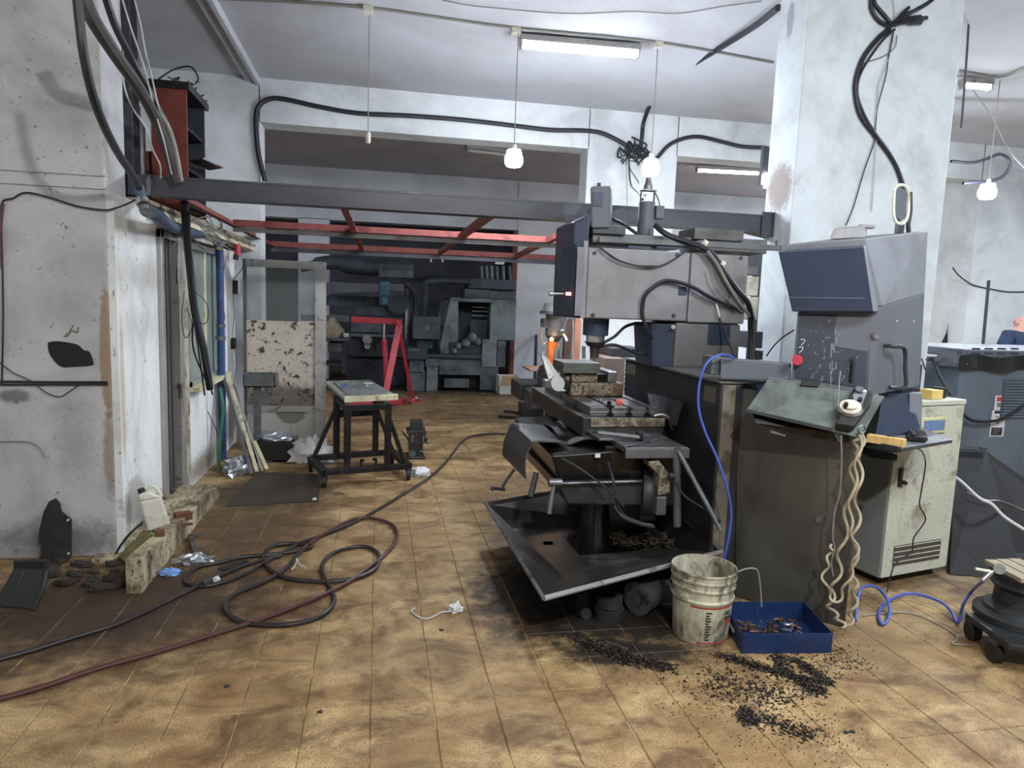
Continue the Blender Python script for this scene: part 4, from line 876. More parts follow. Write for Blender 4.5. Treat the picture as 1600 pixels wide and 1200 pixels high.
for k in range(4): obj('lever', MB().cyl(W(690+k*4,470,Y=YF+.0),W(684+k*3,510,Y=YF-.1),.02,n=8), 'far_dark', t)
for x in (752,760,768,776,786,796): obj('hanging_tool', MB().cyl(W(x,416,Y=YF+.4),W(x+1,438,Y=YF+.4),.028,n=8), 'far_mid' if x%3 else 'far_grey', t)
t = thing('control_cabinet', 'square dark grey control box left of the large far machine', 'cabinet', (W(667,560,Y=YF-.2).x,YF-.1,0))
fb(t,'case',646,495,688,530,YF-.3,.35,'far_mid'); fb(t,'badge',665,509,671,515,YF-.31,.008,'far_grey',0); fb(t,'stand',636,543,668,562,YF-.2,.5,'far_dark'); fb(t,'plinth',640,562,662,582,YF-.1,.4,'far_mid'); fb(t,'pedestal',652,530,676,545,YF-.1,.3,'far_dark')
fb(t,'lower_cabinet',636,578,664,612,YF-.05,.4,'far_mid'); fb(t,'print',641,546,656,548,YF-.207,.004,'far_bar',0)
t = thing('boring_machine', 'dark heavy boring machine filling the left of the far room', 'machine', (W(560,600,Y=12.2).x,12.4,0))
YM = 12.2
obj('cover_roll', MB().tube([W(470,418,Y=YM),W(520,410,Y=YM),(W(560,416,Y=YM)),W(645,420,Y=YM)],.14,n=14,rads=[.08,.12,.15,.17]), 'far_dark', t, smooth=True)
fb(t,'end_plate',592,413,646,434,YM-.16,.3,'far_mid')
fpoly(t,'bar',[(500,440),(594,444),(594,456),(500,460)],YM-.1,.25,'far_bar'); fb(t,'bar_end',608,444,632,456,YM-.1,.25,'far_bar')
fb(t,'blue_slide',594,440,609,462,YM-.15,.35,'far_blue'); fb(t,'blue_slide',597,463,607,476,YM-.12,.2,'far_blue')
fb(t,'column',632,442,640,545,YM,.4,'far_mid'); fb(t,'column',640,448,652,540,YM+.1,.4,'far_mid'); fb(t,'edge',634,470,636,530,YM-.01,.02,'alu',0)
obj('drum_wheel', MB().cyl(W(622,476,Y=YM-.2),W(622,476,Y=YM),.17,n=20), 'far_dark', t, smooth=True)
fb(t,'bed',552,478,632,494,YM+.1,.7,'far_dark'); fb(t,'carriage',548,505,596,520,YM,.5,'far_mid'); fb(t,'apron',548,526,632,558,YM+.1,.6,'far_dark'); fb(t,'way',548,522,616,527,YM,.5,'far_bar'); fb(t,'base',540,560,640,608,YM+.3,.8,'far_dark')
obj('chuck', MB().cyl(W(574,530,Y=YM-.15),W(574,530,Y=YM+.1),.085,n=18).cyl(W(574,541,Y=YM-.2),W(574,541,Y=YM),.05,n=14), 'steel_mid', t, smooth=True)
fb(t,'back_rest',500,462,592,478,YM+.4,.3,'far_mid'); obj('pipe', MB().tube([W(632,446,Y=YM),W(640,448,Y=YM-.1),W(648,460,Y=YM-.1),W(650,476,Y=YM-.1),W(646,496,Y=YM-.1)],.03,n=8), 'far_dark', t, smooth=True)
obj('lever', MB().cyl(W(570,560,Y=YM-.2),W(598,576,Y=YM-.3),.015,n=6), 'far_mid', t)
t = thing('work_bench', 'cluttered dark bench in the far room right of the open door', 'bench', (W(520,600,Y=11.5).x,11.6,0))
fb(t,'bench_top',470,528,546,533,11.4,.8,'far_mid'); fb(t,'leg',534,534,540,585,11.45,.08,'far_dark'); fb(t,'leg',476,534,482,585,11.45,.08,'far_dark'); fb(t,'lower_shelf',474,568,540,571,11.5,.6,'far_dark'); fb(t,'drawer',512,536,534,550,11.42,.5,'far_mid'); fb(t,'back_board',470,492,546,502,12.1,.05,'far_mid')
tag(obj('cloth_heap', MB().crumple(W(517,528,Y=11.6),(.2,.2,.3),seed=8,amp=.4,n=10), 'wood_old', smooth=60), 'grey cloth heap lying on the far bench', 'cloth')
for k, (x, c) in enumerate(((541,'far_grey'),(512,'far_grey'),(528,'far_mid'))):
    a, b_ = bx(x-5,521,x+4,527,11.5,.15); tag(obj('bench_item', MB().box(a,b_), 'bag_plastic' if k == 0 else c, bevel=.01), ('pale box at the right end of the far bench','grey box at the left end of the far bench','dark box in the middle of the far bench')[k], 'box')
t = thing('transformer', 'hanging dark duct assembly under the far room lintel', 'duct', (W(700,400,Y=12.6).x,12.6,2.0))
fb(t,'duct_run',640,398,806,404,12.6,.2,'far_dark'); 
for x in (672,690,775,796): fb(t,'bracket',x,400,x+3,410,12.55,.2,'alu')
fb(t,'tin_strip',774,409,788,413,12.5,.04,'alu',0); fb(t,'tin_strip',624,404,640,407,12.5,.04,'alu',0)
tag(obj('floor_stick', MB().cyl(W(836,594,Y=12.6),W(838,524,Y=13.35),.03,n=6), 'far_dark'), 'dark stick leaning on the white far wall', 'stick')
tag(obj('orange_board', MB().box(*[(bx(897,498,907,572,YB-.12,.05)[0][0],YB-.12,0),bx(897,498,907,572,YB-.12,.05)[1]]), mat('orange_dirty',(190,132,104),.7,var=.15,scale=6), bevel=.004), 'pale orange upright board behind the milling machine', 'board')
tag(obj('brown_board', MB().box(*[(bx(881,498,893,566,YB-.14,.05)[0][0],YB-.14,0),bx(881,498,893,566,YB-.14,.06)[1]]), mat('brown_dirty',(84,64,54),.7,var=.2,scale=6), bevel=.004), 'brown upright board beside the pale orange one', 'board')
tag(obj('steel_rod', MB().cyl(W(895,500,Y=7.8),Vector((W(895,580,Y=7.8).x,7.7,0)),.012,n=8), 'steel_bright', smooth=True), 'thin bright rod standing between the brown and orange boards', 'rod')
t = thing('storage_box', 'grey brown wooden box beyond the milling table', 'box', (W(965,600,Y=6.3).x,6.4,0))
a, b_ = bx(945,560,976,612,6.2,.5); a = (a[0],a[1],0); obj('case', MB().box(a,b_), mat('box_mauve',(128,112,106),.7,var=.1,scale=6), t, bevel=.005)
a, b_ = bx(955,545,1012,561,6.4,.5); obj('lid', MB().box(a,b_), 'machine_dark', t, bevel=.004)
for k in range(7):  # springs of a separate rack, grouped under the box
    a = W(975,562+k*7.5,Y=5.9); obj('rack_spring', MB().cyl(a,a+Vector((.11,.0,0)),.012,n=8).box((a.x+.1,a.y-.01,a.z-.02),(a.x+.12,a.y+.01,a.z+.02)), 'steel_bright', t)

# drill press with the orange column
YD = 7.4
def DP(px, py, y=YD): return W(px, py, Y=y)
t = thing('drill_press', 'drill press with bright orange column and dark motor head', 'drill press', (DP(864,560).x,YD,0))
p = DP(871,480); 
def vc(x, y0, y1, r, r1=None, Y=YD, n=18): a = W(x,y0,Y=Y); b_ = W(x,y1,Y=Y); return MB().cyl((a.x,a.y,a.z),(a.x,a.y,b_.z),r,r1,n)
obj('pulley', vc(867,486,474,.13,.12), 'alu', t, smooth=True); obj('pulley_plate', vc(867,491,486,.17,.16), 'steel_dark', t, smooth=True)
obj('motor', vc(868,524,491,.115), 'galv', t, smooth=True); obj('neck', vc(866,534,524,.05,.1), 'steel_dark', t, smooth=True)
obj('side_box', MB().box(*bx(849,498,858,512,YD-.05,.15)), 'steel_dark', t, bevel=.01)
obj('column', vc(861,584,520,.052), 'orange_paint', t, smooth=True)
obj('column_lower', MB().cyl((DP(861,580).x,YD,.0),(DP(861,580).x,YD,DP(861,584).z),.052,n=16), 'steel_dark', t, smooth=True)
obj('quill', vc(872,583,536,.028,Y=YD-.1), 'steel_mid', t, smooth=True); obj('spring', vc(867,580,545,.02,Y=YD-.14), 'steel_bright', t, smooth=True)
obj('feed_lever', MB().tube([DP(878,517,YD-.1),DP(882,508,YD-.12),DP(886,498,YD-.15)],.012,n=6), 'steel_bright', t, smooth=True)
obj('feed_lever', MB().tube([DP(878,518,YD-.1),DP(883,526,YD-.12),DP(886,533,YD-.15)],.014,n=6), 'bag_plastic', t, smooth=True)
obj('hub', MB().cyl(DP(875,518,YD-.16),DP(881,517,YD-.16),.03,n=12), 'steel_mid', t, smooth=True)
obj('power_cord', MB().tube([DP(848,505),DP(846,525),DP(849,538),DP(855,533)],.01,n=6), 'cable_grey', t, smooth=True)
obj('lamp_spot', MB().sphere(DP(862,530,YD-.12),.022), 'lamp_warm', t, smooth=True)
obj('table', MB().box(*bx(828,577,872,581,YD-.25,.4)), mat('table_brown',(142,112,96),.6,.2,var=.1), t, bevel=.005)
obj('base', MB().box((DP(861,580).x-.22,YD-.25,0),(DP(861,580).x+.22,YD+.2,.06)), 'iron_oily', t, bevel=.01)
l = bpy.data.lights.new('drill_lamp','POINT'); l.energy = 1.2; l.color = (1,.6,.3); l.shadow_soft_size = .02
lo = bpy.data.objects.new('drill_lamp', l); lo.location = DP(862,531,YD-.2); COL.objects.link(lo)
t = thing('machine_stand', 'low dark machine base with a round wheel behind the milling table', 'machine part', (DP(850,600,6.9).x,7.0,0))
obj('wheel', MB().lathe([(.07,-.03),(.13,-.03),(.15,0),(.13,.03),(.07,.03)],DP(851,590,6.9),(1,0.2,0),n=24), 'steel_dark', t, smooth=True)
obj('block', MB().box(*bx(812,600,868,626,7.0,.5)), 'iron_oily', t, bevel=.01)
obj('block', MB().box(*bx(828,612,868,640,6.7,.3)), 'steel_dark', t, bevel=.01)
# dark parts on the floor left of the table
p = W(820,652,Z=0)
t = thing('iron_block', 'black iron block lying on the floor left of the milling table', 'block', (p.x+.1,p.y,0))
a, b_ = bx(815,630,850,655,p.y,.25); obj('block', MB().box((a[0],a[1],0),b_), 'iron_oily', t, bevel=.008)
obj('knob', MB().box(*bx(826,622,838,632,p.y+.05,.1)), 'iron_oily', t, bevel=.005)
for k, (x0, x1, y1, lab) in enumerate(((780,815,653,'long black bar lying flat beside the iron block'),(788,818,645,'shorter black bar lying behind the long one'),(800,822,608,'thin black strip on the floor by the cardboard box'))):
    a, b_ = W(x0,y1,Z=0), W(x1,y1+3,Z=0); tag(obj('flat_bar', MB().bar(a+Vector((0,.02,.02)),b_+Vector((0,.06,.02)),.07,.035), 'iron_oily', bevel=.003), lab, 'bar')
g = MB(); r5 = random.Random(2)
for k in range(70):
    c = W(r5.uniform(800,850),r5.uniform(648,658),Z=.004); g.box(c,c+Vector((r5.uniform(.01,.03),r5.uniform(.008,.02),.006)))
tag(obj('bright_chips', g, 'swarf_bright'), 'bright metal chips scattered around the iron block', 'chips', kind='stuff')

# ------------------------------------------------------------------ the milling machine
YM0 = 4.1
def M_(px, py, y=YM0): return W(px, py, Y=y)
mill = thing('milling_machine', 'big grey bed milling machine with overhanging head, in the middle of the workshop', 'machine', (1.9,4.2,0))
def mp(name, mb, m, par=mill, bevel=.004, smooth=False, kind=None): return obj(name, mb, m, par, bevel=bevel, smooth=smooth, kind=kind)
HX0, HXs, HX1 = XY(917,YM0,440), XY(1077,YM0,440), XY(1167,YM0,440)
hz0, hz1 = M_(1000,500).z, M_(1000,391).z
head = mp('head_cover', MB().box((HX0,YM0,hz0),(HXs,YM0+.46,hz1)), 'machine_grey', bevel=.012)
CX0 = XY(1055,YM0,560); zc0 = 1.19
mp('column_cover', MB().box((HXs+.004,YM0-.004,hz0-.005),(HX1,YM0+.47,hz1)), 'machine_grey', bevel=.01)
col = mp('column', MB().box((CX0,YM0+.02,zc0),(HX1-.003,YM0+.62,hz0-.006)), 'machine_side', bevel=.02)
x0, x1 = XY(1023,YM0,540), XY(1056,YM0,540)
mp('column_slide', MB().hexa([(x0+.03,YM0+.10,zc0),(x1,YM0+.03,zc0),(x1,YM0+.4,zc0),(x0+.03,YM0+.4,zc0),(x0,YM0+.08,hz0-.02),(x1,YM0+.03,hz0-.02),(x1,YM0+.4,hz0-.02),(x0,YM0+.4,hz0-.02)]), 'panel_dark', bevel=.01)
obj('round_nut', MB().cyl(M_(1052,511,YM0+.01),M_(1052,511,YM0-.01),.014,n=14), 'steel_bright', mill, smooth=True)
a, b_ = bx(1107,507,1141,539,YM0+.01,.012); wn = mp('window_plate', MB().box(a,b_), 'panel_dark', bevel=.004)
a, b_ = bx(1061,448,1073,461,YM0-.008,.006); mp('name_plate', MB().box(a,b_), 'panel_dark', bevel=0)
for px, py in ((929,395),(1058,398),(1157,403),(926,492),(1052,493)):
    q = M_(px,py); obj('bolt', MB().cyl(q+Vector((0,0,0)),q+Vector((0,-.012,0)),.012,n=6), 'steel_dark', head)
for a0, a1 in ((982,1017),(1026,1074)):
    a, b_ = bx(a0,384.5,a1,388.5,YM0-.006,.005); obj('slot', MB().box(a,b_), 'panel_dark', mill)
# front housing of the head (towards the aisle)
xf0 = XY(893,YM0+.02,440)
zf1a, zf1b = M_(919,334).z, M_(889,345).z
fh = mp('front_housing', MB().hexa([(xf0,YM0+.03,hz0),(HX0-.001,YM0-.006,hz0),(HX0-.001,YM0+.46,hz0),(xf0,YM0+.46,hz0),(xf0,YM0+.03,zf1b),(HX0-.001,YM0-.006,zf1a),(HX0-.001,YM0+.46,zf1a),(xf0,YM0+.46,zf1b)]), 'panel_dark', bevel=.01)
mp('housing_edge', MB().box((HX0-.035,YM0-.012,hz0),(HX0-.004,YM0+.0,hz1+.04)), 'machine_grey', bevel=.004)
xp0, xp1 = XY(879,YM0+.05,440), XY(898,YM0+.0,440)
mp('control_panel', MB().hexa([(xp0,YM0+.10,hz0+.02),(xp1,YM0+.0,hz0+.01),(xp1+.02,YM0+.2,hz0+.01),(xp0+.02,YM0+.3,hz0+.02),(xp0,YM0+.10,hz1+.0),(xp1,YM0+.0,hz1+.02),(xp1+.02,YM0+.2,hz1+.02),(xp0+.02,YM0+.3,hz1)]), 'panel_black', bevel=.006)
obj('panel_strip', MB().box((xp1+.004,YM0-.016,hz0+.015),(xp1+.05,YM0-.008,hz1)), 'console_grey', mill)
q = M_(888,459,YM0+.03); obj('red_lamp', MB().box(q+Vector((-.016,-.01,-.01)),q+Vector((.016,.01,.01))), 'led_red', mill)
obj('clamp_screw', MB().cyl(M_(858,459,YM0+.08),M_(864,459,YM0+.08),.015,n=10).cyl(M_(864,459,YM0+.08),M_(883,459,YM0+.08),.007,n=8), 'steel_bright', mill, smooth=True)
# top of the head
a, b_ = bx(926,367,1080,383,YM0+.05,.38); mp('top_plate', MB().box(a,b_), 'machine_side', bevel=.004)
mp('long_rail', MB().bar(M_(935,374,YM0-.01),M_(1221,388,YM0-.01),.03,.035), 'galv', bevel=.003)
obj('rail_stop', MB().cyl(M_(1213,386,YM0-.01),M_(1213,376,YM0-.01),.006,n=8), 'steel_dark', mill)
sm_ = mp('spindle_motor', MB().hexa([M_(924,357),M_(953,357),M_(956,345,YM0+.2),M_(928,345,YM0+.2),M_(922,292),M_(955,291),M_(958,290,YM0+.2),M_(926,290,YM0+.2)]), 'console_low', bevel=.012)
a, b_ = bx(927,300,942,322,YM0-.008,.006); obj('motor_label', MB().box(a,b_), 'panel_dark', sm_)
obj('motor_foot', MB().box(*bx(926,352,978,366,YM0+.02,.3)), 'steel_dark', mill, bevel=.004)
obj('lifting_eye', MB().cyl(M_(936,292,YM0+.1),M_(936,286,YM0+.1),.012,n=8), 'steel_dark', sm_)
q = M_(1008,368,YM0+.16); q2 = M_(1008,316,YM0+.16)
dm = obj('drive_motor', MB().cyl((q.x,q.y,q.z),(q.x,q.y,q2.z),.052,n=22), 'console_low', mill, smooth=True)
obj('cage', MB().cyl((q.x-.045,q.y,q2.z),(q.x-.045,q.y,q2.z+.075),.006,n=6).cyl((q.x+.045,q.y,q2.z),(q.x+.045,q.y,q2.z+.075),.006,n=6).box((q.x-.05,q.y-.03,q2.z+.07),(q.x+.05,q.y+.03,q2.z+.078)), 'steel_mid', dm)
obj('cap', MB().lathe([(.03,.078),(.032,.10),(.022,.12),(.018,.15),(.008,.155)],(q.x,q.y,q2.z),n=16), 'steel_mid', dm, smooth=True)
obj('terminal_box', MB().box((q.x+.05,q.y-.04,q2.z-.10),(q.x+.105,q.y+.04,q2.z-.02)), 'console_low', dm, bevel=.004)
# spindle
YS = YM0+.2; q = M_(931,510,YS)
def sc(name, y0, y1, r0, r1, m, n=24): a = M_(930,y0,YS); b2 = M_(930,y1,YS); return obj(name, MB().cyl((q.x,YS,a.z),(q.x,YS,b2.z),r0,r1,n), m, mill, smooth=True)
sc('spindle_body', 497, 524, .085, .082, 'panel_dark'); sc('spindle_neck', 523, 536, .062, .058, 'steel_bright'); sc('spindle_flange', 534, 541, .07, .05, 'iron_oily'); sc('spindle_nose', 540, 552, .035, .03, 'iron_oily'); sc('collet', 551, 559, .028, .028, 'iron_oily'); sc('cutter', 558, 565, .007, .005, 'steel_mid', 10)
obj('coolant_nozzle', MB().cyl(M_(912,560,YS),M_(912,541,YS),.012,n=8), 'steel_mid', mill, smooth=True)
# base
BX0 = 1.80; by0, by1 = 3.38, 4.85; bz = 1.185
bs_ = mp('base_cabinet', MB().box((BX0,by0,0.02),(2.32,by1,bz)), 'machine_dark', bevel=.01)
obj('lit_face_sheet', MB().box((BX0+.012,by0-.004,.12),(1.885,by0-.001,bz-.01)), mat('lit_face_tone',(112,106,96),.5,.1,var=.12,scale=5,dirt=(76,68,58),dirt_amt=.35,dirt_scale=5), bs_)  # near face catches the light; that brightness is painted into this paler sheet
q = W(1118,618,X=BX0); obj('warning_label', MB().box((BX0-.003,q.y-.0,q.z-.045),(BX0-.0005,q.y+.13,q.z+.04)), mat('label_olive',(86,84,66),.6,var=.1), bs_)
q = W(989,577,X=BX0); obj('type_label', MB().box((BX0-.003,q.y-.06,q.z-.04),(BX0-.0005,q.y+.12,q.z+.04)), 'label_olive', bs_)
mp('top_sheet', MB().box((BX0-.015,by0-.01,bz),(2.33,by1,bz+.012)), 'machine_side', bevel=.002)
mp('guard_sheet', MB().sheet(lambda u,v: Vector(W(1012,615,X=1.77)).lerp(W(1073,628,X=1.77),u).lerp(Vector(W(1020,650,X=1.72)).lerp(W(1060,665,X=1.72),u), v)+Vector((.02*math.sin(u*5),0,0)), 10, 6, .006), 'machine_dark', bevel=0)
obj('guard_slot', MB().box(W(1012,617,X=1.745)+Vector((0,-.04,-.01)),W(1022,622,X=1.745)+Vector((.006,.08,.012))), 'steel_bright', mill)
# table and slab
tx0, tx1 = 1.245, 1.66
tb = mp('table', MB().box((tx0,3.9,.918),(tx1,5.05,.945)), 'steel_mid', bevel=.002)
sl = [tx0, tx0+.115, tx0+.135, tx0+.235, tx0+.255, tx0+.35, tx0+.37, tx1]
for k in range(0, 8, 2): obj('table_strip', MB().box((sl[k],3.9,.9455),(sl[k+1],5.05,.972)), mat('table_steel',(128,128,130),.32,.8,var=.2,scale=14,dirt=(84,78,70),dirt_amt=.3,dirt_scale=10), tb, bevel=.0015)
for k in (1,3,5): 
    c = (sl[k]+sl[k+1])/2; obj('slot_mouth', MB().box((c-.02,3.893,.915),(c+.02,3.899,.935)).box((c-.008,3.893,.936),(c+.008,3.899,.946)), 'black_oil', tb)
slb = mp('table_slab', MB().box((1.19,3.86,.80),(1.70,5.25,.917)), 'iron_oily', bevel=.006)
obj('side_edge', MB().box((1.184,3.95,.906),(1.192,5.25,.922)), 'steel_mid', slb)
obj('end_grime', MB().box((1.235,3.845,.862),(1.70,3.858,.914)), 'dirty_cream', slb, bevel=.003)
mp('way_plate', MB().box((1.30,3.43,.80),(1.655,3.90,.828)), 'steel_mid', bevel=.002)
mp('way_plate', MB().box((1.215,3.62,.825),(1.30,3.89,.838)), 'steel_mid', bevel=.002)
mp('way_front', MB().box((1.297,3.41,.772),(1.66,3.431,.826)), 'galv', bevel=.003)
mp('way_cover', MB().box((1.25,3.60,.70),(1.64,3.92,.798)), 'black_oil', bevel=.004)
obj('cover_edge', MB().bar((1.30,3.44,.832),(1.62,3.66,.834),.01,.006), 'steel_bright', mill)
# saddle, knee
sd = mp('saddle', MB().hexa([(.98,3.55,.60),(1.72,3.60,.58),(1.72,4.75,.60),(1.0,4.75,.60),(.93,3.55,.76),(1.72,3.60,.80),(1.72,4.75,.80),(.95,4.75,.76)]), 'black_oil', bevel=.01)
mp('saddle_apron', MB().hexa([(1.02,3.50,.50),(1.70,3.56,.46),(1.70,4.6,.46),(1.02,4.6,.50),(.955,3.5,.62),(1.70,3.56,.62),(1.70,4.6,.62),(.955,4.6,.62)]), 'iron_oily', bevel=.01)
mp('knee', MB().box((1.34,4.0,.119),(1.70,4.6,.52)), 'black_oil', bevel=.015)
mp('knee_rib', MB().box((1.50,3.66,.34),(1.60,3.735,.50)), 'iron_oily', bevel=.01)
mp('machine_foot', MB().box((1.34,4.0,.0),(2.2,4.6,.118)), 'black_oil', bevel=.01)
obj('white_tag', MB().box(*bx(930,709,938,715,3.54,.006)), 'white_plastic', mill)
obj('feed_shaft', MB().cyl(W(868,756,Y=3.47),W(1002,752,Y=3.52),.010,n=10), 'steel_mid', mill, smooth=True)
c = W(866,754,Y=3.47)
ch = obj('crank_hub', MB().cyl(c+Vector((-.03,0,0)),c+Vector((.04,0,0)),.022,n=14), 'steel_mid', mill, smooth=True)
obj('crank_handle', MB().cyl(c,W(858,803,Y=3.44),.012,.014,n=10), 'steel_mid', ch, smooth=True)
obj('clamp_lever', MB().cyl(W(838,738,Y=3.75),W(829,776,Y=3.72),.016,.018,n=10), 'steel_dark', mill, smooth=True)
obj('hand_crank', MB().tube([W(804,733,Y=3.9),W(793,748,Y=3.9),W(787,758,Y=3.9),W(786,766,Y=3.9)],.009).cyl(W(788,765,Y=3.9),W(773,763,Y=3.86),.010,n=10).sphere(W(770,763,Y=3.86),.015), 'steel_dark', mill, smooth=True)
pu = obj('belt_pulley', MB().lathe([(.02,-.03),(.13,-.03),(.135,-.02),(.135,.02),(.13,.03),(.02,.03)],W(1012,768,Y=3.6),(1,-.35,0),n=32), 'steel_dark', mill, smooth=True)
mp('motor_bracket', MB().prism([W(x,y,Y=3.42) for x,y in ((1014,722),(1030,720),(1047,742),(1047,770),(1028,775),(1030,742),(1014,728))],(0,.08,0)), 'dirty_cream', bevel=.004)
obj('bracket_post', MB().box(*bx(1026,776,1042,806,3.42,.08)), 'galv', mill, bevel=.01)
obj('feed_motor', MB().cyl(W(1000,745,Y=3.75),W(1040,748,Y=3.75),.09,n=22), 'machine_dark', mill, smooth=True)
obj('stub', MB().cyl(W(1045,743,Y=3.40),W(1054,744,Y=3.40),.018,n=12), 'steel_dark', mill, smooth=True)
obj('diagonal_pipe', MB().cyl(W(1060,705,Y=3.40),W(1126,828,Y=3.2),.014,n=10), 'galv', mill, smooth=True)
obj('upright_pipe', MB().cyl(W(1057,700,Y=3.42),W(1058,822,Y=3.42),.022,n=10), 'galv', mill, smooth=True)
def mtube(name, pts, r, m='cable_black'): return obj(name, MB().tube([W(x,y,Y=yy) for x,y,yy in pts], r, n=8), m, mill, smooth=True)
mtube('cable', ((950,722,3.5),(958,750,3.42),(964,785,3.4),(975,805,3.4),(995,815,3.4),(1022,824,3.4)), .008, 'cable_black')
mtube('cable', ((878,716,3.5),(910,735,3.44),(950,765,3.4),(975,792,3.38)), .006)
mtube('cable', ((1056,752,3.38),(1070,775,3.35),(1100,795,3.3),(1125,815,3.2)), .006)
mtube('drain_hose', ((960,790,3.42),(975,808,3.40),(1000,818,3.4),(1020,822,3.4)), .012, 'rubber_grey')
mtube('table_hose', ((1022,650,3.86),(1035,648,3.85),(1046,655,3.84),(1050,672,3.84)), .012, 'steel_mid')
# hoses on the head
mtube('head_hose', ((1168,486,YM0-.03),(1140,478,YM0-.04),(1110,465,YM0-.05),(1085,450,YM0-.05),(1060,441,YM0-.04),(1038,439,YM0-.04),(1020,449,YM0-.04),(1008,462,YM0-.03),(1004,480,YM0-.02),(1005,498,YM0-.02),(1012,516,YM0-.02),(1019,530,YM0)), .012, 'cable_black')
mtube('head_hose', ((1024,352,YM0+.05),(1035,362,YM0),(1050,370,YM0-.02),(1075,378,YM0-.04),(1100,388,YM0-.05),(1118,402,YM0-.05),(1130,422,YM0-.05),(1150,450,YM0-.05),(1168,472,YM0-.05),(1175,500,YM0-.03)), .018, 'cable_black')
mtube('head_hose', ((1105,392,YM0-.06),(1120,412,YM0-.06),(1135,440,YM0-.06),(1155,472,YM0-.06),(1172,494,YM0-.04)), .011, 'cable_grey')
mtube('head_cable', ((936,386,YM0-.02),(950,396,YM0-.03),(970,408,YM0-.03),(1000,416,YM0-.03),(1025,417,YM0-.03),(1050,407,YM0-.03),(1075,390,YM0-.02)), .005, 'cable_black')
mtube('head_cable', ((938,386,YM0-.02),(960,404,YM0-.03),(990,414,YM0-.03),(1030,416,YM0-.03)), .004, 'cable_black')
mtube('head_cable', ((1110,420,YM0-.05),(1118,445,YM0-.05),(1140,470,YM0-.05),(1160,487,YM0-.05)), .005, 'cable_grey')
mtube('head_cable', ((1120,410,YM0-.04),(1135,430,YM0-.04),(1142,452,YM0-.04),(1138,475,YM0-.04),(1148,490,YM0-.04)), .004, 'cable_black')
mtube('vertical_trunk', ((1174,495,YM0+.05),(1174,530,YM0+.05),(1173,562,YM0+.05)), .024, 'rubber_grey')
mtube('spindle_hose', ((940,537,YS),(960,526,YS),(975,512,YS),(990,506,YS),(1003,507,YS-.05)), .010, 'cable_black')
mtube('spindle_hose', ((938,541,YS),(960,539,YS),(980,546,YS),(1000,553,YS),(1016,552,YS-.05),(1022,545,YM0+.1)), .010, 'cable_black')
mtube('white_spout', ((1119,475,YM0-.02),(1123,490,YM0-.04),(1124,497,YM0-.04)), .006, 'white_plastic')
mtube('spout_hose', ((1124,497,YM0-.04),(1132,520,YM0-.1),(1141,540,YM0-.3),(1148,556,YM0-.55)), .007, 'cable_black')
mtube('top_hose', ((957,342,YM0+.1),(970,348,YM0+.1),(985,358,YM0+.1),(996,366,YM0+.1)), .011, 'cable_black')
mtube('cap_wire', ((1012,290,YM0+.16),(1020,296,YM0+.16),(1028,310,YM0+.16),(1031,322,YM0+.16)), .004, 'cable_black')
for x, y in ((1101,380),(1128,412)): obj('cable_tie', MB().cyl(M_(x,y,YM0-.05)+Vector((-.012,0,.008)),M_(x,y,YM0-.05)+Vector((.012,0,-.008)),.021,n=10), 'white_plastic', mill)
tag(obj('wood_offcut', MB().bar(M_(1100,388,YM0+.15),M_(1134,366,YM0+.2),.05,.02).bar(M_(1120,366,YM0+.16),M_(1137,366,YM0+.22),.06,.02), 'wood', bevel=.002), 'small pale wooden offcut lying on top of the machine head', 'offcut')
tag(obj('rubber_mat', MB().box(M_(1085,373,YM0+.1),M_(1133,370,YM0+.35)+Vector((0,0,.02))).box(M_(1090,391,YM0+.12),M_(1165,380,YM0+.4)), 'machine_side', bevel=.004), 'dusty grey boxes at the rear of the machine head', 'box')

# electric boxes on the pillar side behind the head
t = thing('wall_switchboard', 'narrow grey electric box fixed to the side of the wide pillar behind the machine', 'switchboard', M_(1176,480,4.5))
obj('case', MB().box(*bx(1167,395,1186,430,4.42,.12)), 'console_grey', t, bevel=.005); obj('case', MB().box(*bx(1167,432,1185,462,4.42,.12)), 'white_plastic', t, bevel=.005); obj('case', MB().box(*bx(1167,464,1184,500,4.42,.12)), 'white_plastic', t, bevel=.005)
obj('lower_box', MB().box(*bx(1168,518,1192,544,4.40,.14)), 'console_low', t, bevel=.005); obj('back_strap', MB().box(*bx(1172,395,1184,600,4.54,.02)), 'galv', t)
obj('valve', MB().cyl(W(1184,556,Y=4.36),W(1184,556,Y=4.44),.03,n=14).box(*bx(1176,548,1192,562,4.44,.08)), 'steel_mid', t, smooth=True)
path('thin_hose', [W(1240,516,Y=3.9),W(1222,528,Y=4.0),W(1208,542,Y=4.2),W(1198,556,Y=4.35)], .005, 'cable_black', 'thin black hose slanting between the console and the electric box', 'hose')

# vise and tools on the table
def box_at(px0, py0, px1, py1, Y, d, zmin=None):
    a, b_ = bx(px0,py0,px1,py1,Y,d)
    if zmin is not None: a = (a[0],a[1],zmin)
    return a, b_
v = thing('machine_vise', 'heavy oil-stained machine vise clamped on the milling table', 'vise', (1.45,4.5,.973))
YV = 4.35
a, b_ = box_at(892,598,975,618,YV,.34,.973); zb1 = b_[2]
mat('vise_cast',(128,116,98),.6,.2,var=.15,scale=12,dirt=(96,64,54),dirt_amt=.4,dirt_scale=6,dirt_edge=.2,speck=.5,speck_rgb=(54,46,36),speck_scale=70)
obj('base', MB().box(a,b_), 'vise_cast', v, bevel=.012)
a2, b2 = box_at(893,583,934,598,YV+.01,.3,zb1+.001); obj('moving_jaw', MB().box(a2,b2), 'vise_cast', v, bevel=.006)
a3, b3 = box_at(950,581,964,598,YV+.01,.3,zb1+.001); obj('fixed_jaw', MB().box(a3,b3), 'steel_mid', v, bevel=.006)
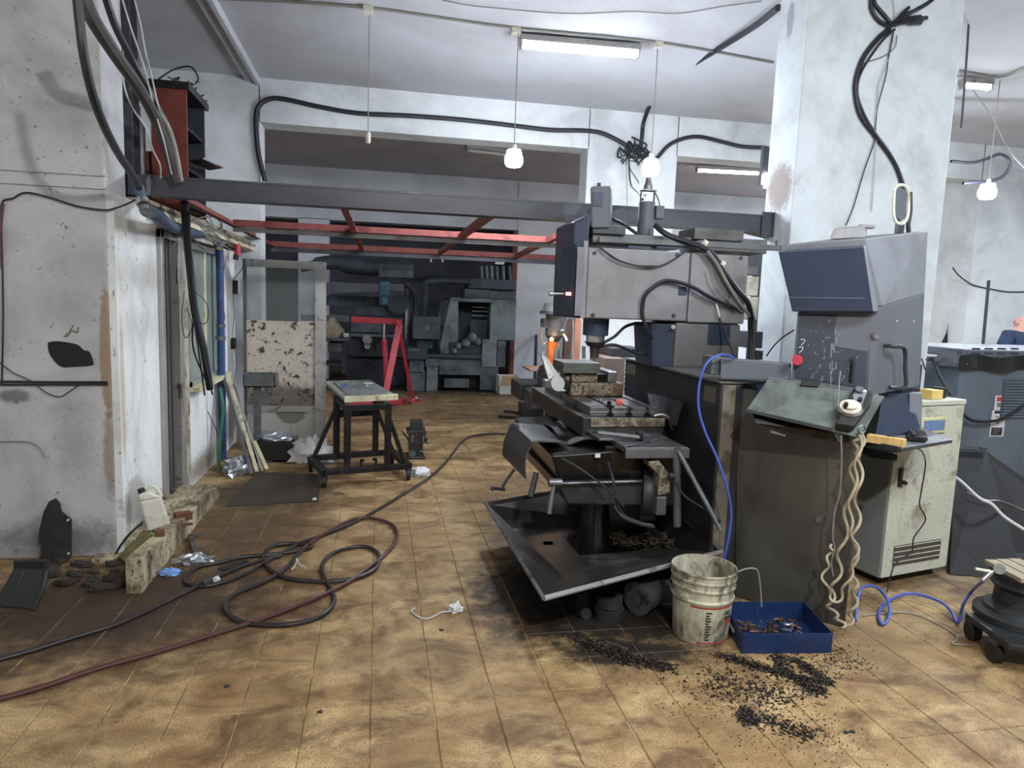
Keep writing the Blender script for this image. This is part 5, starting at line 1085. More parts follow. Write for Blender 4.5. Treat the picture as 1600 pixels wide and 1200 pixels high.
a4, b4 = box_at(934,585,950,597,YV+.03,.26,zb1+.001); obj('screw_gap', MB().box(a4,b4), 'black_oil', v)
zj = b2[2]+.001
wp = obj('clamped_block', MB().box(*[(bx(880,568,938,582,YV-.03,.3)[0][0],YV-.03,zj),(bx(880,568,938,582,YV-.03,.3)[1][0],YV+.25,zj+.07)]), mat('block_grey',(88,90,88),.5,.4,var=.2,scale=8,stretch=(1,1,5)), v, bevel=.004)
obj('screw_wheel', MB().lathe([(.02,-.02),(.085,-.02),(.09,0),(.085,.02),(.02,.02)],W(885,594,Y=YV+.1),(1,-.25,0),n=20), 'iron_oily', v, smooth=True)
t = thing('spanner', 'large grey ring spanner standing upright against the vise', 'spanner', W(864,606,Y=YV-.02))
A, B_ = W(850,556,Y=YV+.0), W(866,600,Y=YV-.04)
obj('shank', MB().prism([A+Vector((-.022,0,.01)),A+Vector((.0,0,.03)),A+Vector((.018,0,.0)),B_+Vector((.055,0,.02)),B_+Vector((.04,0,-.02)),B_+Vector((-.03,0,.0))],(0,.025,0)), 'alu', t, bevel=.005)
obj('ring', MB().lathe([(.022,0),(.05,0),(.052,.012),(.05,.03),(.022,.03)],B_+Vector((.01,0,.0)),(.25,-1,.25),n=24), 'alu', t, smooth=True)
tag(obj('clamp_piece', MB().box(W(852,606,Y=4.45),W(862,592,Y=4.55)).box(W(868,612,Y=4.3),W(878,606,Y=4.4)), 'steel_bright', bevel=.003), 'bright clamp piece behind the foot of the spanner', 'clamp')
tag(obj('hex_key', MB().tube([Vector((sl[1]+.12,4.12,.988)),Vector((sl[1]+.02,4.10,.988)),Vector((sl[1]+.005,4.09,.985)),Vector((sl[1]+.0,4.03,.979))],.006,sub=3), 'steel_dark', smooth=True), 'small dark hex key lying on the milling table before the vise', 'key')
tag(obj('orange_rag', MB().crumple((1.47,4.02,.973),(.022,.02,.03),seed=4,n=7), mat('orange_bright',(214,92,62),.6)), 'tiny bright orange rag on the milling table', 'rag')
tag(obj('tee_bolt', MB().cyl((1.37,3.93,.972),(1.37,3.93,1.005),.012,n=8).box((1.35,3.89,.972),(1.39,3.95,.982)), 'black_oil'), 'black clamping bolt at the near end of the milling table', 'bolt')
t = thing('hammer', 'small hammer lying on the lower plate at the near end of the table', 'hammer', (1.45,3.68,.83))
a, b_ = W(936,666,Y=3.74), W(1003,664,Y=3.60); a.z = b_.z = .848
obj('handle', MB().cyl(a,b_,.013,n=12), 'steel_bright', t, smooth=True)
hd = b_; obj('head', MB().box((hd.x-.012,hd.y-.06,.83),(hd.x+.032,hd.y+.06,.878)), 'steel_dark', t, bevel=.006)
# apron
def apron(u, v_):
    A = [W(800,662,Y=4.15),W(838,660,Y=4.2),W(886,692,Y=3.75)]
    top = Vector(W(800,661,Y=4.2)).lerp(W(832,692,Y=3.62), u); far = Vector(W(842,664,Y=4.3)).lerp(W(886,694,Y=3.70), u)
    if v_ < .45:
        q = far.lerp(top, v_/.45); return q+Vector((0,0,.012*math.sin(u*7)))
    k = (v_-.45)/.55; dn = Vector(W(786,712,Y=4.15)).lerp(W(822,748,Y=3.60), u)
    return top.lerp(dn, k)+Vector((-.02*math.sin(k*3.1),-.01*math.sin(k*3+u*5),0))
tag(obj('rubber_apron', MB().sheet(apron, 16, 20, .006), 'apron_black', smooth=50), 'stiff black rubber apron draped over the left end of the mill saddle', 'apron')
tag(obj('black_cover', MB().sheet(lambda u,v_: Vector(W(850,664,Y=4.4)).lerp(W(890,694,Y=3.75),u).lerp(Vector(W(900,662,Y=4.3)).lerp(W(935,690,Y=3.7),u),v_)+Vector((0,0,.02*math.sin(u*6+v_*3))), 10, 8, .006), 'leather_black', smooth=50), 'wrinkled black sheet lying between the apron and the milling table', 'sheet')

# chip tray
t = thing('chip_tray', 'large black steel chip tray with a folded rim under the milling machine', 'tray', (1.2,3.5,.0))
R0, R1, R2, R3, R4 = W(850,935,Z=.27), W(1128,862,Z=.29), W(1070,812,Z=.33), W(1000,742,Z=.27), W(758,785,Z=.27)
q0, q1, q2, q3, q4 = W(880,900,Z=.13), W(1062,858,Z=.13), W(1040,835,Z=.13), W(985,817,Z=.13), W(797,828,Z=.13)
mb = MB(); top = [R0,R1,R2,R3,R4]; bot = [q0,q1,q2,q3,q4]
mb.add(top+bot, [(5,6,7,8,9)]+[(i,(i+1)%5,5+(i+1)%5,5+i) for i in range(5)])
low = [v_-Vector((0,0,.008)) for v_ in bot]; tl = [v_-Vector((0,0,.012)) for v_ in top]
mb.add(tl+low, [(9,8,7,6,5)]+[(5+i,5+(i+1)%5,(i+1)%5,i) for i in range(5)])
obj('pan', mb, mat('tray_black',(50,48,46),.32,.15,var=.35,scale=4,dirt=(92,92,94),dirt_amt=.26,dirt_scale=3,dirt_edge=.3), t)
obj('rim', MB().tube([R4,R4.lerp(R0,.5),R0],.011,sub=2), 'steel_mid', t, smooth=True)
obj('rim', MB().tube([R0,R0.lerp(R1,.5),R1],.013,sub=2), 'alu', t, smooth=True)
obj('rim', MB().tube([R1,R1.lerp(R2,.5),R2],.008,sub=2), 'steel_mid', t, smooth=True)
for lx, ly in ((1.0,3.2),(1.5,3.35),(1.0,3.9)): obj('leg', MB().box((lx,ly,.0),(lx+.06,ly+.06,.13)), 'black_oil', t)
g = MB(); r5 = random.Random(6)
ctr = W(1000,848,Z=.135)
for k in range(700):
    an, rr = r5.uniform(0,6.28), r5.uniform(0,1)**.6
    c = ctr+Vector((math.cos(an)*rr*.26, math.sin(an)*rr*.13, r5.uniform(0,.035)))
    d_ = Vector((r5.uniform(-.02,.02),r5.uniform(-.02,.02),r5.uniform(-.004,.01))); g.add([c,c+d_,c+d_+Vector((.004,.004,.004)),c+Vector((.003,.004,.002))],[(0,1,2,3)])
tag(obj('chip_heap', g, 'swarf_bright'), 'heap of glinting metal chips lying in the chip tray', 'chips', kind='stuff')
tag(obj('coolant_pool', MB().prism([W(x,y,Z=.131) for x,y in ((880,836),(960,832),(1040,838),(1050,850),(980,862),(905,868))],(0,0,.003)), mat('coolant_black',(14,13,12),.06,.0,var=.1)), 'shiny black pool of coolant in the chip tray', 'coolant')
c = W(933,862,Z=.13)
t = thing('funnel_cover', 'black oily cone-shaped cover standing in the chip tray', 'cover', (c.x,c.y+.08,.13))
ztop = W(933,778,Y=c.y+.08).z
obj('cone', MB().lathe([(.102,0),(.102,.01),(.078,ztop-.13),(.068,ztop-.12),(.0001,ztop-.118)],(c.x,c.y+.08,.134),n=28), 'black_oil', t, smooth=True)
obj('nut', MB().cyl((c.x-.03,c.y+.04,ztop),(c.x-.03,c.y+.04,ztop+.02),.014,n=8), 'steel_mid', t)
# things under the tray
for k, (z0, r, lab) in enumerate(((0,.075,'lower of two black rings stacked under the chip tray'),(.062,.068,'upper of two black rings stacked under the chip tray'))):
    p = W(956,972,Z=0); tag(obj('iron_ring', MB().lathe([(r*.6,0),(r,0),(r+.002,.055),(r*.6,.057),(r*.6,0)],(p.x,p.y+.06,z0),n=30), 'iron_oily', smooth=True), lab, 'ring', 'stacked black rings')
p = W(1022,970,Z=.0)
t = thing('duct_piece', 'dented grey tube section lying under the chip tray beside the bucket', 'duct', (p.x,p.y+.12,0))
obj('sleeve', MB().cyl((p.x-.06,p.y+.08,.085),(p.x+.12,p.y+.2,.085),.083,.07,n=24), 'galv', t, smooth=True)
obj('collar', MB().cyl((p.x-.068,p.y+.075,.086),(p.x-.055,p.y+.083,.086),.087,n=24), 'steel_mid', t, smooth=True)
p = W(926,975,Z=0); tag(obj('round_washer', MB().cyl((p.x-.02,p.y+.05,.03),(p.x-.02,p.y+.075,.03),.028,n=16), 'iron_oily', smooth=True), 'small round iron disc standing beside the stacked black rings', 'disc')

# ------------------------------------------------------------------ bucket and blue tray
p = W(1093,990,Z=0); bc = Vector((p.x,p.y,0))
t = thing('bucket', 'dirty white plastic bucket with red stripes standing in front of the chip tray', 'bucket', bc)
prof = [(.0001,.0),(.125,0),(.130,.008),(.142,.20),(.146,.205),(.150,.208),(.150,.216),(.144,.22),(.146,.262),(.153,.264),(.153,.272),(.147,.275),(.149,.302),(.156,.304),(.156,.312),(.150,.314),(.151,.338),(.156,.342),(.154,.348),(.147,.348),(.120,.02),(.0001,.015)]
bk = obj('shell', MB().lathe(prof, bc, n=48), 'bucket_plastic', t, smooth=35)
def rband(z0, z1, r, m, name): return obj(name, MB().lathe([(r+.0004,z0),(r+.0014,z0),(r+.0014+(z1-z0)*.06,z1),(r+.0004,z1)], bc, n=48), m, t, smooth=True)
def arc(name, z0, z1, a0, a1, m, par, dr=.0016, n=14):
    mb = MB(); vs = []
    for k in range(n+1):
        a = a0+(a1-a0)*k/n
        for z in (z0, z1):
            r = .130+.012*(z-.008)/.192+dr; vs.append((bc.x+r*math.cos(a), bc.y+r*math.sin(a), z))
    fs = [(2*k,2*k+2,2*k+3,2*k+1) for k in range(n)]
    for k in range(n+1):
        a = a0+(a1-a0)*k/n
        for z in (z0, z1):
            r = .130+.012*(z-.008)/.192+dr-.0012; vs.append((bc.x+r*math.cos(a), bc.y+r*math.sin(a), z))
    K = 2*(n+1); fs += [tuple(K+i for i in reversed(f)) for f in fs[:n]]
    return obj(name, mb.add(vs, fs), m, par)
front = math.atan2(-bc.y, -bc.x)
arc('red_stripe', .188, .196, front-.35, front+1.5, 'bucket_red', t); arc('red_stripe', .012, .019, front-.1, front+1.5, 'bucket_red', t)
arc('red_label', .10, .128, front+.92, front+1.25, 'bucket_red', t)
for k in range(11):
    z = .17-k*.0135; w = (.20,.12,.16,.18,.10,.19,.17,.14,.18,.12,.15)[k]; arc('print_line', z-.005, z+.002, front+.17, front+.17+w, 'print_black', t, n=5)
for s_, z, sz in (('AVI', .162, .030), ('MANTO', .138, .022)):
    for i, chh in enumerate(s_):
        a = front+.90+i*(.36/len(s_)); r = .1425
        R = Matrix.Rotation(a+math.pi/2,3,'Z') @ Matrix.Rotation(math.pi/2,3,'X')
        text('lettering', chh, sz, R, (bc.x+r*math.cos(a), bc.y+r*math.sin(a), z), 'print_black', t)
obj('handle_boss', MB().cyl((bc.x+.143*math.cos(front-.55),bc.y+.143*math.sin(front-.55),.232),(bc.x+.156*math.cos(front-.55),bc.y+.156*math.sin(front-.55),.232),.018,n=12), 'bucket_plastic', t, smooth=True)
hb = [bc+Vector((.16*math.cos(a),.16*math.sin(a),.225-.03*math.sin((a-front+.55)/1.9*1.5))) for a in [front-.55-k*.16 for k in range(9)]]
obj('wire_handle', MB().tube(hb,.003,n=6), 'steel_mid', t, smooth=True)
# blue tray
A, B_, C_ = W(1159,1021,Z=0), W(1298,1020,Z=0), W(1267,958,Z=.075)
zt2 = W(1228,990,Y=(A.y+B_.y)/2).z
u = (B_-A); D_ = Vector((-u.y,u.x,0)).normalized()*.34; D_ = D_+u.normalized()*(.035)
t = thing('blue_tray', 'open blue steel drawer tray with scrap, on the floor beside the bucket', 'tray', (A+B_+D_)/2)
def wall(a, b_, name): 
    d = (b_-a).normalized(); nn = Vector((-d.y,d.x,0))*.0025
    return obj(name, MB().hexa([a-nn,b_-nn,b_+nn,a+nn]+[v_+Vector((0,0,zt2)) for v_ in (a-nn,b_-nn,b_+nn,a+nn)]), 'blue_tray', t, bevel=.001)
wall(A,B_,'front_wall'); wall(B_,B_+D_,'side_wall'); wall(B_+D_,A+D_,'back_wall'); wall(A+D_,A,'side_wall')
obj('bottom', MB().prism([A,B_,B_+D_,A+D_],(0,0,.004)), 'blue_tray', t)
mid = A+D_*.45; obj('handle', MB().bar(A+D_*.3+Vector((-.012,0,zt2*.6)),A+D_*.62+Vector((-.012,0,zt2*.6)),.008,.012), 'alu', t)
g = MB(); r5 = random.Random(12)
for k in range(60):
    c = A+u*r5.uniform(.08,.85)+D_*r5.uniform(.15,.8)+Vector((0,0,.012+r5.uniform(0,.03))); d_ = Vector((r5.uniform(-.05,.05),r5.uniform(-.03,.03),r5.uniform(0,.012)))
    g.cyl(c,c+d_,r5.uniform(.003,.008),n=6)
tag(obj('tray_scrap', g, mat('scrap_brown',(92,66,52),.5,.4,var=.4,scale=30)), 'heap of small rusty scrap and bolts in the blue tray', 'scrap', kind='stuff')
c = A+u*.62+D_*.4+Vector((0,0,.045)); tag(obj('steel_curl', MB().tube([c+Vector((.025*math.cos(k*.9),.02*math.sin(k*.9),.004*k-.01)) for k in range(14)],.004,n=6), 'steel_bright', smooth=True), 'bright curled steel turning in the blue tray', 'turning')
c = A+u*.42+D_*.45+Vector((0,0,.02))
for k in (0,1): tag(obj('stud', MB().cyl(c+Vector((k*.022,0,0)),c+Vector((k*.022,.005,.055)),.006,n=8), 'iron_oily', smooth=True), ('left of two small upright bolts in the blue tray','right of two small upright bolts in the blue tray')[k], 'bolt')
c = A+u*.12+D_*.3+Vector((0,0,.04)); tag(obj('flat_piece', MB().bar(c,c+u*.22+Vector((0,0,-.005)),.012,.004), 'steel_mid'), 'thin flat bar lying across the left of the blue tray', 'bar')
a, b_ = W(1232,960,Y=3.0), W(1310,972,Y=3.0)

# ------------------------------------------------------------------ operator console
KA, KB, KC, KD, KE = Vector((1.895,3.42,0)), Vector((2.33,2.93,0)), Vector((2.60,3.28,0)), Vector((2.62,3.62,0)), Vector((2.33,3.62,0))
t = thing('console_cabinet', 'tall oily dark grey cabinet under the control console', 'cabinet', (2.2,3.3,0))
KH = 1.165
mb = MB().prism([KA+Vector((0,0,.0)),KB,KC,Vector((2.6,3.37,0)),Vector((2.34,3.37,0)),Vector((2.0,3.43,0))],(0,0,KH)); kc = obj('body', mb, 'oily_grey', t, bevel=.008)
nrm = (KB-KA).cross(Vector((0,0,1))).normalized(); 
def onface(px, py, off=.0):   # a point on the front face of the cabinet
    d = Vector(AX.T @ np.array([(px-800)/F_PX,(py-600)/F_PX,1.0])); o_ = Vector(CAM); tt = (KA-o_).dot(nrm)/d.dot(nrm); return o_+d*tt+nrm*off
sg = 1 if nrm.dot(Vector(CAM)-KA) > 0 else -1
q = onface(1284,812,.004*sg)
obj('lock', MB().cyl(onface(1282,812,0),onface(1282,812,.012*sg),.019,n=18), 'steel_mid', t, smooth=True)
obj('seam', MB().bar(onface(1150,600,.002*sg)+Vector((.006,-.006,0)),onface(1146,935,.002*sg)+Vector((.006,-.006,0)),.004,.004,up=nrm), 'black_oil', t)
tag(obj('paper_slip', MB().prism([onface(1205,672,.006*sg),onface(1228,679,.006*sg),onface(1228,682,.006*sg),onface(1205,676,.006*sg)],nrm*.001*sg), 'paper'), 'dirty paper strip stuck under the console plate', 'paper')
t2 = thing('support_beam', 'horizontal box-section arm carrying the control console', 'arm', (2.0,3.4,1.17))
a, b_ = bx(1128,566,1232,592,3.36,.1); 
obj('beam', MB().hexa([W(1126,592,Y=3.36),W(1236,594,Y=3.30),W(1236,590,Y=3.42),W(1130,588,Y=3.48),W(1126,559,Y=3.36),W(1236,569,Y=3.30),W(1236,567,Y=3.42),W(1130,558,Y=3.48)]), 'console_low', t2, bevel=.004)
obj('mount', MB().box(*bx(1112,557,1127,586,3.40,.12)), 'console_low', t2, bevel=.006)
# console head
t = thing('control_console', 'large grey machine control console with dark slanted screen hood', 'console', (2.35,3.25,1.17))
def vec(*a): return Vector(W(*a[:2], Y=a[2]))
TFL, TFR, TRR = vec(1226,382,3.30), vec(1352,373,3.08), vec(1450,361,3.38); TRL = TFL+(TRR-TFR)
MFL, MFR, MRR = vec(1246,488,3.30), vec(1379,478,3.07), vec(1445,458,3.36); MRL = MFL+(MRR-MFR)
LFL, LFR, LRR = vec(1236,596,3.29), vec(1364,618,3.07), vec(1437,603,3.35); LRL = LFL+(LRR-LFR)
obj('upper_body', MB().hexa([MFL,MFR,MRR,MRL,TFL,TFR,TRR,TRL]), 'console_grey', t, bevel=.004)
ls = Vector((0,0,-.001))
obj('lower_body', MB().hexa([LFL,LFR,LRR,LRL,MFL+ls,MFR+ls,MRR+ls,MRL+ls]), 'console_low', t, bevel=.004)
fn = (TFR-TFL).cross(MFL-TFL).normalized()
if fn.dot(Vector(CAM)-TFL) < 0: fn = -fn
HB = .05
S0, S1, S2, S3 = vec(1216,393,3.25), vec(1349,385,3.03), vec(1364,487,3.03), vec(1238,487,3.26)
back = lambda v_: v_-fn*HB
obj('screen_hood', MB().hexa([S3,S2,back(S2),back(S3),S0,S1,back(S1),back(S0)]), 'panel_dark', t, bevel=.005)
obj('hood_edge', MB().hexa([S2+fn*.001,vec(1373,486,3.04),back(vec(1373,486,3.04)),back(S2)]+[S1+fn*.001,vec(1353,384,3.05),back(vec(1353,384,3.05)),back(S1)]), 'console_grey', t, bevel=.003)
obj('hood_line', MB().bar(vec(1233,464.5,3.245),vec(1352,466,3.02),.002,.002), 'console_grey', t)
fn2 = (LFR-LFL).cross(MFL-LFL).normalized()
if fn2.dot(Vector(CAM)-LFL) < 0: fn2 = -fn2
def lf(px, py, off=.003):
    d = Vector(AX.T @ np.array([(px-800)/F_PX,(py-600)/F_PX,1.0])); o_ = Vector(CAM); tt = (LFL-o_).dot(fn2)/d.dot(fn2); return o_+d*tt+fn2*off
obj('key_panel', MB().prism([lf(1242,590),lf(1352,606),lf(1360,492),lf(1250,490)],fn2*.004), 'panel_black', t, bevel=0)
obj('side_strip', MB().prism([lf(1355,610),lf(1364,612),lf(1372,490),lf(1362,492)],fn2*.006), 'console_low', t)
obj('print_line', MB().prism([lf(1275,484.2,.010),lf(1282,484.2,.010),lf(1282,485.6,.010),lf(1275,485.6,.010)],fn2*.001).prism([lf(1284,484.8,.010),lf(1308,485.4,.010),lf(1308,486.4,.010),lf(1284,485.8,.010)],fn2*.001), 'console_grey', t)
obj('round_lock', MB().cyl(lf(1368,524,.006),lf(1368,524,.02),.020,n=18), 'steel_mid', t, smooth=True)
obj('red_button', MB().cyl(lf(1246,562,.008),lf(1246,562,.045),.014,n=14).cyl(lf(1246,562,.045),lf(1246,562,.062),.027,n=18), 'red_paint', t, smooth=True)
obj('lever_stub', MB().cyl(lf(1332,560,.006),lf(1332,560,.02),.012,n=10).box(lf(1326,596,.008),lf(1336,566,.02)), 'print_black', t)
r5 = random.Random(15); sp = MB()
for k in range(46):
    x = 1250+r5.gauss(48,22); y = r5.uniform(505,600)
    if not 1252 < x < 1350: continue
    L_ = r5.uniform(1,5) if abs(x-1299) > 8 else r5.uniform(3,14)
    sp.prism([lf(x,y,.0075),lf(x+r5.uniform(1,2.2),y,.0075),lf(x+r5.uniform(1,2),y+L_,.0075),lf(x-.3,y+L_,.0075)],fn2*.0006)
obj('paint_drips', sp, 'console_grey', t, kind='stuff')
for x, y, s_ in ((1254,534,9),(1251,546,7)): obj('chalk_mark', MB().tube([lf(x-3,y-3,.0085),lf(x+2,y-4,.0085),lf(x+3,y,.0085),lf(x-2,y+5,.0085)],.0022,n=5,sub=4), 'paper', t)
# side handle
sn = (LRR-LFR).cross(MFR-LFR).normalized()
if sn.dot(Vector(CAM)-LFR) < 0: sn = -sn
def sf(px, py, off=.0):
    d = Vector(AX.T @ np.array([(px-800)/F_PX,(py-600)/F_PX,1.0])); o_ = Vector(CAM); tt = (LFR-o_).dot(sn)/d.dot(sn); return o_+d*tt+sn*off
obj('handle', MB().tube([sf(1382,540,0),sf(1382,540,.05),sf(1396,544,.055),sf(1397,575,.055),sf(1397,603,.055),sf(1384,605,.02)],.011,sub=3), 'steel_dark', t, smooth=True)
for x in (1401,1427): obj('rivet', MB().cyl(sf(x,502,0),sf(x,502,.004),.006,n=8), 'white_plastic', t)
# cap, fan on top
top = lambda px, py: W(px, py, Y=3.35)
tag(obj('cloth_bundle', MB().hexa([W(1296,374,Y=3.30),W(1354,371,Y=3.25),W(1356,362,Y=3.5),W(1300,366,Y=3.5),W(1303,357,Y=3.34),W(1350,354,Y=3.3),W(1352,352,Y=3.45),W(1306,355,Y=3.45)]).box(W(1346,356,Y=3.4),W(1362,352,Y=3.44)), mat('cloth_dusty',(146,144,144),.9,var=.1,scale=30), bevel=.02), 'flattened dusty grey cloth bundle on top of the console', 'cloth')
t = thing('loop_lamp', 'small grey oval-headed lamp standing on the rear of the console', 'lamp', W(1410,364,Y=3.4))
lp = [W(x,y,Y=3.42) for x,y in ((1397,300),(1400,292),(1408,289),(1416,292),(1419,302),(1419,330),(1415,345),(1408,350),(1400,346),(1396,332),(1397,300))]
obj('frame', MB().tube(lp,.009), 'white_plastic', t, smooth=True)
obj('plate', MB().prism([W(x,y,Y=3.425) for x,y in ((1399,298),(1408,292),(1417,300),(1416,340),(1408,346),(1399,338))],(0,.02,0)), 'console_low', t, bevel=.004)
obj('stem', MB().box(*bx(1404,348,1413,364,3.42,.03)), 'steel_dark', t)
obj('cable', MB().tube([W(1422,300,Y=3.45),W(1422,330,Y=3.45),W(1419,350,Y=3.45),W(1420,363,Y=3.45)],.012,n=8), 'cable_black', t, smooth=True)
# sloping plate
t = thing('sloping_desk', 'grey green sloping metal plate under the console', 'desk', (2.2,3.0,1.0))
G0, G1, G2, G3 = vec(1202,590,3.18), vec(1381,620,2.86), vec(1345,684,2.74), vec(1166,641,3.06)
gn = (G1-G0).cross(G3-G0).normalized()
if gn.dot(Vector(CAM)-G0) < 0: gn = -gn
obj('plate', MB().hexa([G3-gn*.006,G2-gn*.006,G2,G3,G0-gn*.006,G1-gn*.006,G1,G0]), 'plate_green', t, bevel=.001)
def gf(px, py, off=.0):
    d = Vector(AX.T @ np.array([(px-800)/F_PX,(py-600)/F_PX,1.0])); o_ = Vector(CAM); tt = (G0-o_).dot(gn)/d.dot(gn); return o_+d*tt+gn*off
obj('bright_edge', MB().bar(G0+gn*.002,gf(1300,607,.002),.005,.004), 'steel_bright', t)
obj('front_lip', MB().bar(G3+gn*.0,gf(1301,672,.0),.012,.014), 'steel_dark', t)
obj('clip', MB().prism([gf(1252,595,.002),gf(1282,599,.002),gf(1278,606,.002),gf(1250,604,.002)],gn*.008), 'print_black', t, bevel=.002)
obj('under_box', MB().hexa([vec(1180,662,3.05),vec(1310,692,2.86),vec(1330,690,3.0),vec(1200,662,3.2),vec(1175,645,3.08),vec(1302,675,2.87),vec(1330,672,3.0),vec(1200,645,3.2)]), 'black_oil', t, bevel=.004)
obj('side_support', MB().hexa([vec(1180,600,3.3),vec(1198,640,3.2),vec(1200,640,3.26),vec(1182,600,3.36),vec(1162,598,3.3),vec(1205,596,3.19),vec(1207,596,3.26),vec(1164,597,3.36)]), 'panel_dark', t)
# handheld unit
t = thing('handheld_unit', 'black handheld control unit with a white handwheel, hung on the sloping plate', 'remote', gf(1330,645,.02))
H0, H1, H2, H3 = gf(1334,612,.002), gf(1361,621,.002), gf(1332,676,.002), gf(1304,672,.002)
obj('case', MB().prism([H3,H2,gf(1358,640,.002),gf(1362,626,.002),gf(1354,618,.002),H0],gn*.045), 'print_black', t, bevel=.008)
obj('face_plate', MB().prism([gf(1316,652,.048),gf(1340,655,.048),gf(1353,622,.048),gf(1338,617,.048)],gn*.002), 'console_grey', t)
c = gf(1326,650,.048); wl = obj('handwheel', MB().lathe([(.044,0),(.047,.006),(.046,.016),(.03,.018),(.03,.03),(.026,.034),(.0001,.034)],c,gn,n=32), 'white_plastic', t, smooth=35)
obj('wheel_ring', MB().lathe([(.05,-.002),(.056,-.002),(.056,.005),(.05,.006)],c,gn,n=32), 'steel_mid', t, smooth=True)
obj('crank_knob', MB().cyl(c+(gf(1318,653)-gf(1326,650)),c+(gf(1318,653)-gf(1326,650))+gn*.05,.009,n=10), 'print_black', t, smooth=True)
for x, y, r, m in ((1340,623,.019,'console_low'),(1327,636,.010,'print_black'),(1341,638,.010,'print_black'),(1347,626,.009,'white_plastic')):
    obj('dial', MB().cyl(gf(x,y,.05),gf(x,y,.066),r,n=16), m, t, smooth=True)
obj('cable_ring', MB().tube([gf(1345,678,.03)+Vector((.018*math.cos(a),0,.018*math.sin(a))) for a in [k*.7 for k in range(10)]],.004,n=6), 'steel_mid', t, smooth=True)
# coiled cord
def coil(pts, r, rad, turns, name, label, grp=None, m='cord_cream'):
    base = catmull([Vector(p_) for p_ in pts], 40); n_ = len(base); out = []
    for k, p_ in enumerate(base):
        a = turns*2*math.pi*k/n_; out.append(p_+Vector((rad*math.sin(a), rad*.7*math.cos(a), 0)))
    o = obj(name, MB().tube(out[::2], r, n=6, smooth=False), m, smooth=True); tag(o, label, 'cord', grp); return o
coil([W(1344,676,Y=2.74),W(1338,700,Y=2.74),W(1330,760,Y=2.74),W(1318,840,Y=2.74),W(1307,905,Y=2.76),W(1297,945,Y=2.78),W(1310,968,Y=2.8),W(1322,984,Y=2.8)], .0072, .018, 8, 'coiled_cord', 'stretched cream coiled cord hanging from the handheld unit, leftmost strand')
coil([W(1346,676,Y=2.72),W(1343,720,Y=2.72),W(1340,790,Y=2.72),W(1336,850,Y=2.72),W(1334,900,Y=2.74),W(1336,930,Y=2.76),W(1330,962,Y=2.78),W(1324,984,Y=2.8)], .0072, .017, 7, 'coiled_cord', 'stretched cream coiled cord hanging from the handheld unit, rightmost strand')
coil([W(1345,680,Y=2.70),W(1337,740,Y=2.70),W(1328,810,Y=2.70),W(1338,860,Y=2.70),W(1326,905,Y=2.72),W(1306,940,Y=2.75),W(1288,905,Y=2.77),W(1296,870,Y=2.77),W(1302,852,Y=2.77)], .0062, .012, 9, 'coiled_cord', 'stretched cream coiled cord hanging from the handheld unit, middle strand')
path('grey_wire', [W(1314,680,Y=2.8),W(1315,720,Y=2.8),W(1312,770,Y=2.8),W(1304,800,Y=2.82),W(1301,840,Y=2.82),W(1304,855,Y=2.82),W(1299,880,Y=2.82),W(1302,900,Y=2.82)], .004, 'cable_grey', 'thin grey cord hanging left of the coiled cords', 'cord')
path('dangling_wire', [W(1313,580,Y=2.95),W(1311,600,Y=2.88),W(1310,635,Y=2.84),W(1315,645,Y=2.8)], .003, 'cable_grey', 'thin wire hanging in front of the sloping plate', 'wire')
# small side shelf
zs = .93
s0, s1, s2, s3 = W(1348,690,Z=zs), W(1405,703,Z=zs), W(1485,689,Z=zs), W(1440,668,Z=zs)
t = thing('side_shelf', 'small dark metal shelf with mouse fixed beside the console', 'shelf', (s0+s2)/2)
obj('plate', MB().prism([s0,s1,s2,s3],(0,0,.006)), 'console_low', t); obj('edge', MB().bar(s1,s2,.02,.018), 'steel_dark', t, bevel=.002); obj('edge', MB().bar(s0,s1,.02,.03), 'steel_dark', t, bevel=.002)
obj('bracket', MB().prism([W(1350,692,Z=zs)-Vector((0,0,.02)),W(1403,704,Z=zs)-Vector((0,0,.02)),W(1398,704,Z=zs)+Vector((0,.15,-.04)),W(1360,692,Z=zs)+Vector((0,.15,-.04))],(0,0,-.03)), 'black_oil', t)
zz = zs+.008
c = W(1394,694,Z=zz); m_ = MB().sphere(c+Vector((0,0,.016)),.058,n=18,m=10,sc=(1.0,.62,.5)); tag(obj('mouse', m_, 'print_black', smooth=True), 'black computer mouse on the small side shelf', 'mouse')
path('mouse_cable', [W(1425,697,Y=c.y),W(1440,705,Y=c.y),W(1446,725,Y=c.y-.02),W(1440,765,Y=c.y),W(1437,790,Y=c.y),W(1446,812,Y=c.y),W(1428,840,Y=c.y),W(1424,862,Y=c.y),W(1400,880,Y=c.y),W(1390,905,Y=c.y),W(1386,925,Z=.006)], .0035, 'cable_black', 'thin dark mouse cable hanging down before the white cabinet', 'cable')
a, b_ = W(1352,682,Z=zz), W(1420,690,Z=zz)
tag(obj('wood_block', MB().bar(W(1356,684,Z=zz+.02),W(1419,694,Z=zz+.02)+Vector((0,.02,0)),.05,.04), 'wood', bevel=.002), 'yellow wooden block lying on the small side shelf', 'block')
c = W(1438,690,Z=zz); tag(obj('tape_roll', MB().crumple((c.x,c.y+.03,zz),(.06,.05,.06),seed=17,amp=.35,n=9), 'print_black'), 'black lump of wound tape on the small side shelf', 'tape')
t = thing('dark_box', 'dark box standing between the console and the white cabinet', 'box', W(1410,690,Y=3.3))
obj('case', MB().hexa([vec(1366,690,3.16),vec(1438,670,3.25),vec(1442,668,3.5),vec(1380,680,3.5),vec(1378,622,3.16),vec(1420,614,3.25),vec(1440,612,3.5),vec(1390,615,3.5)]), 'panel_dark', t, bevel=.004)
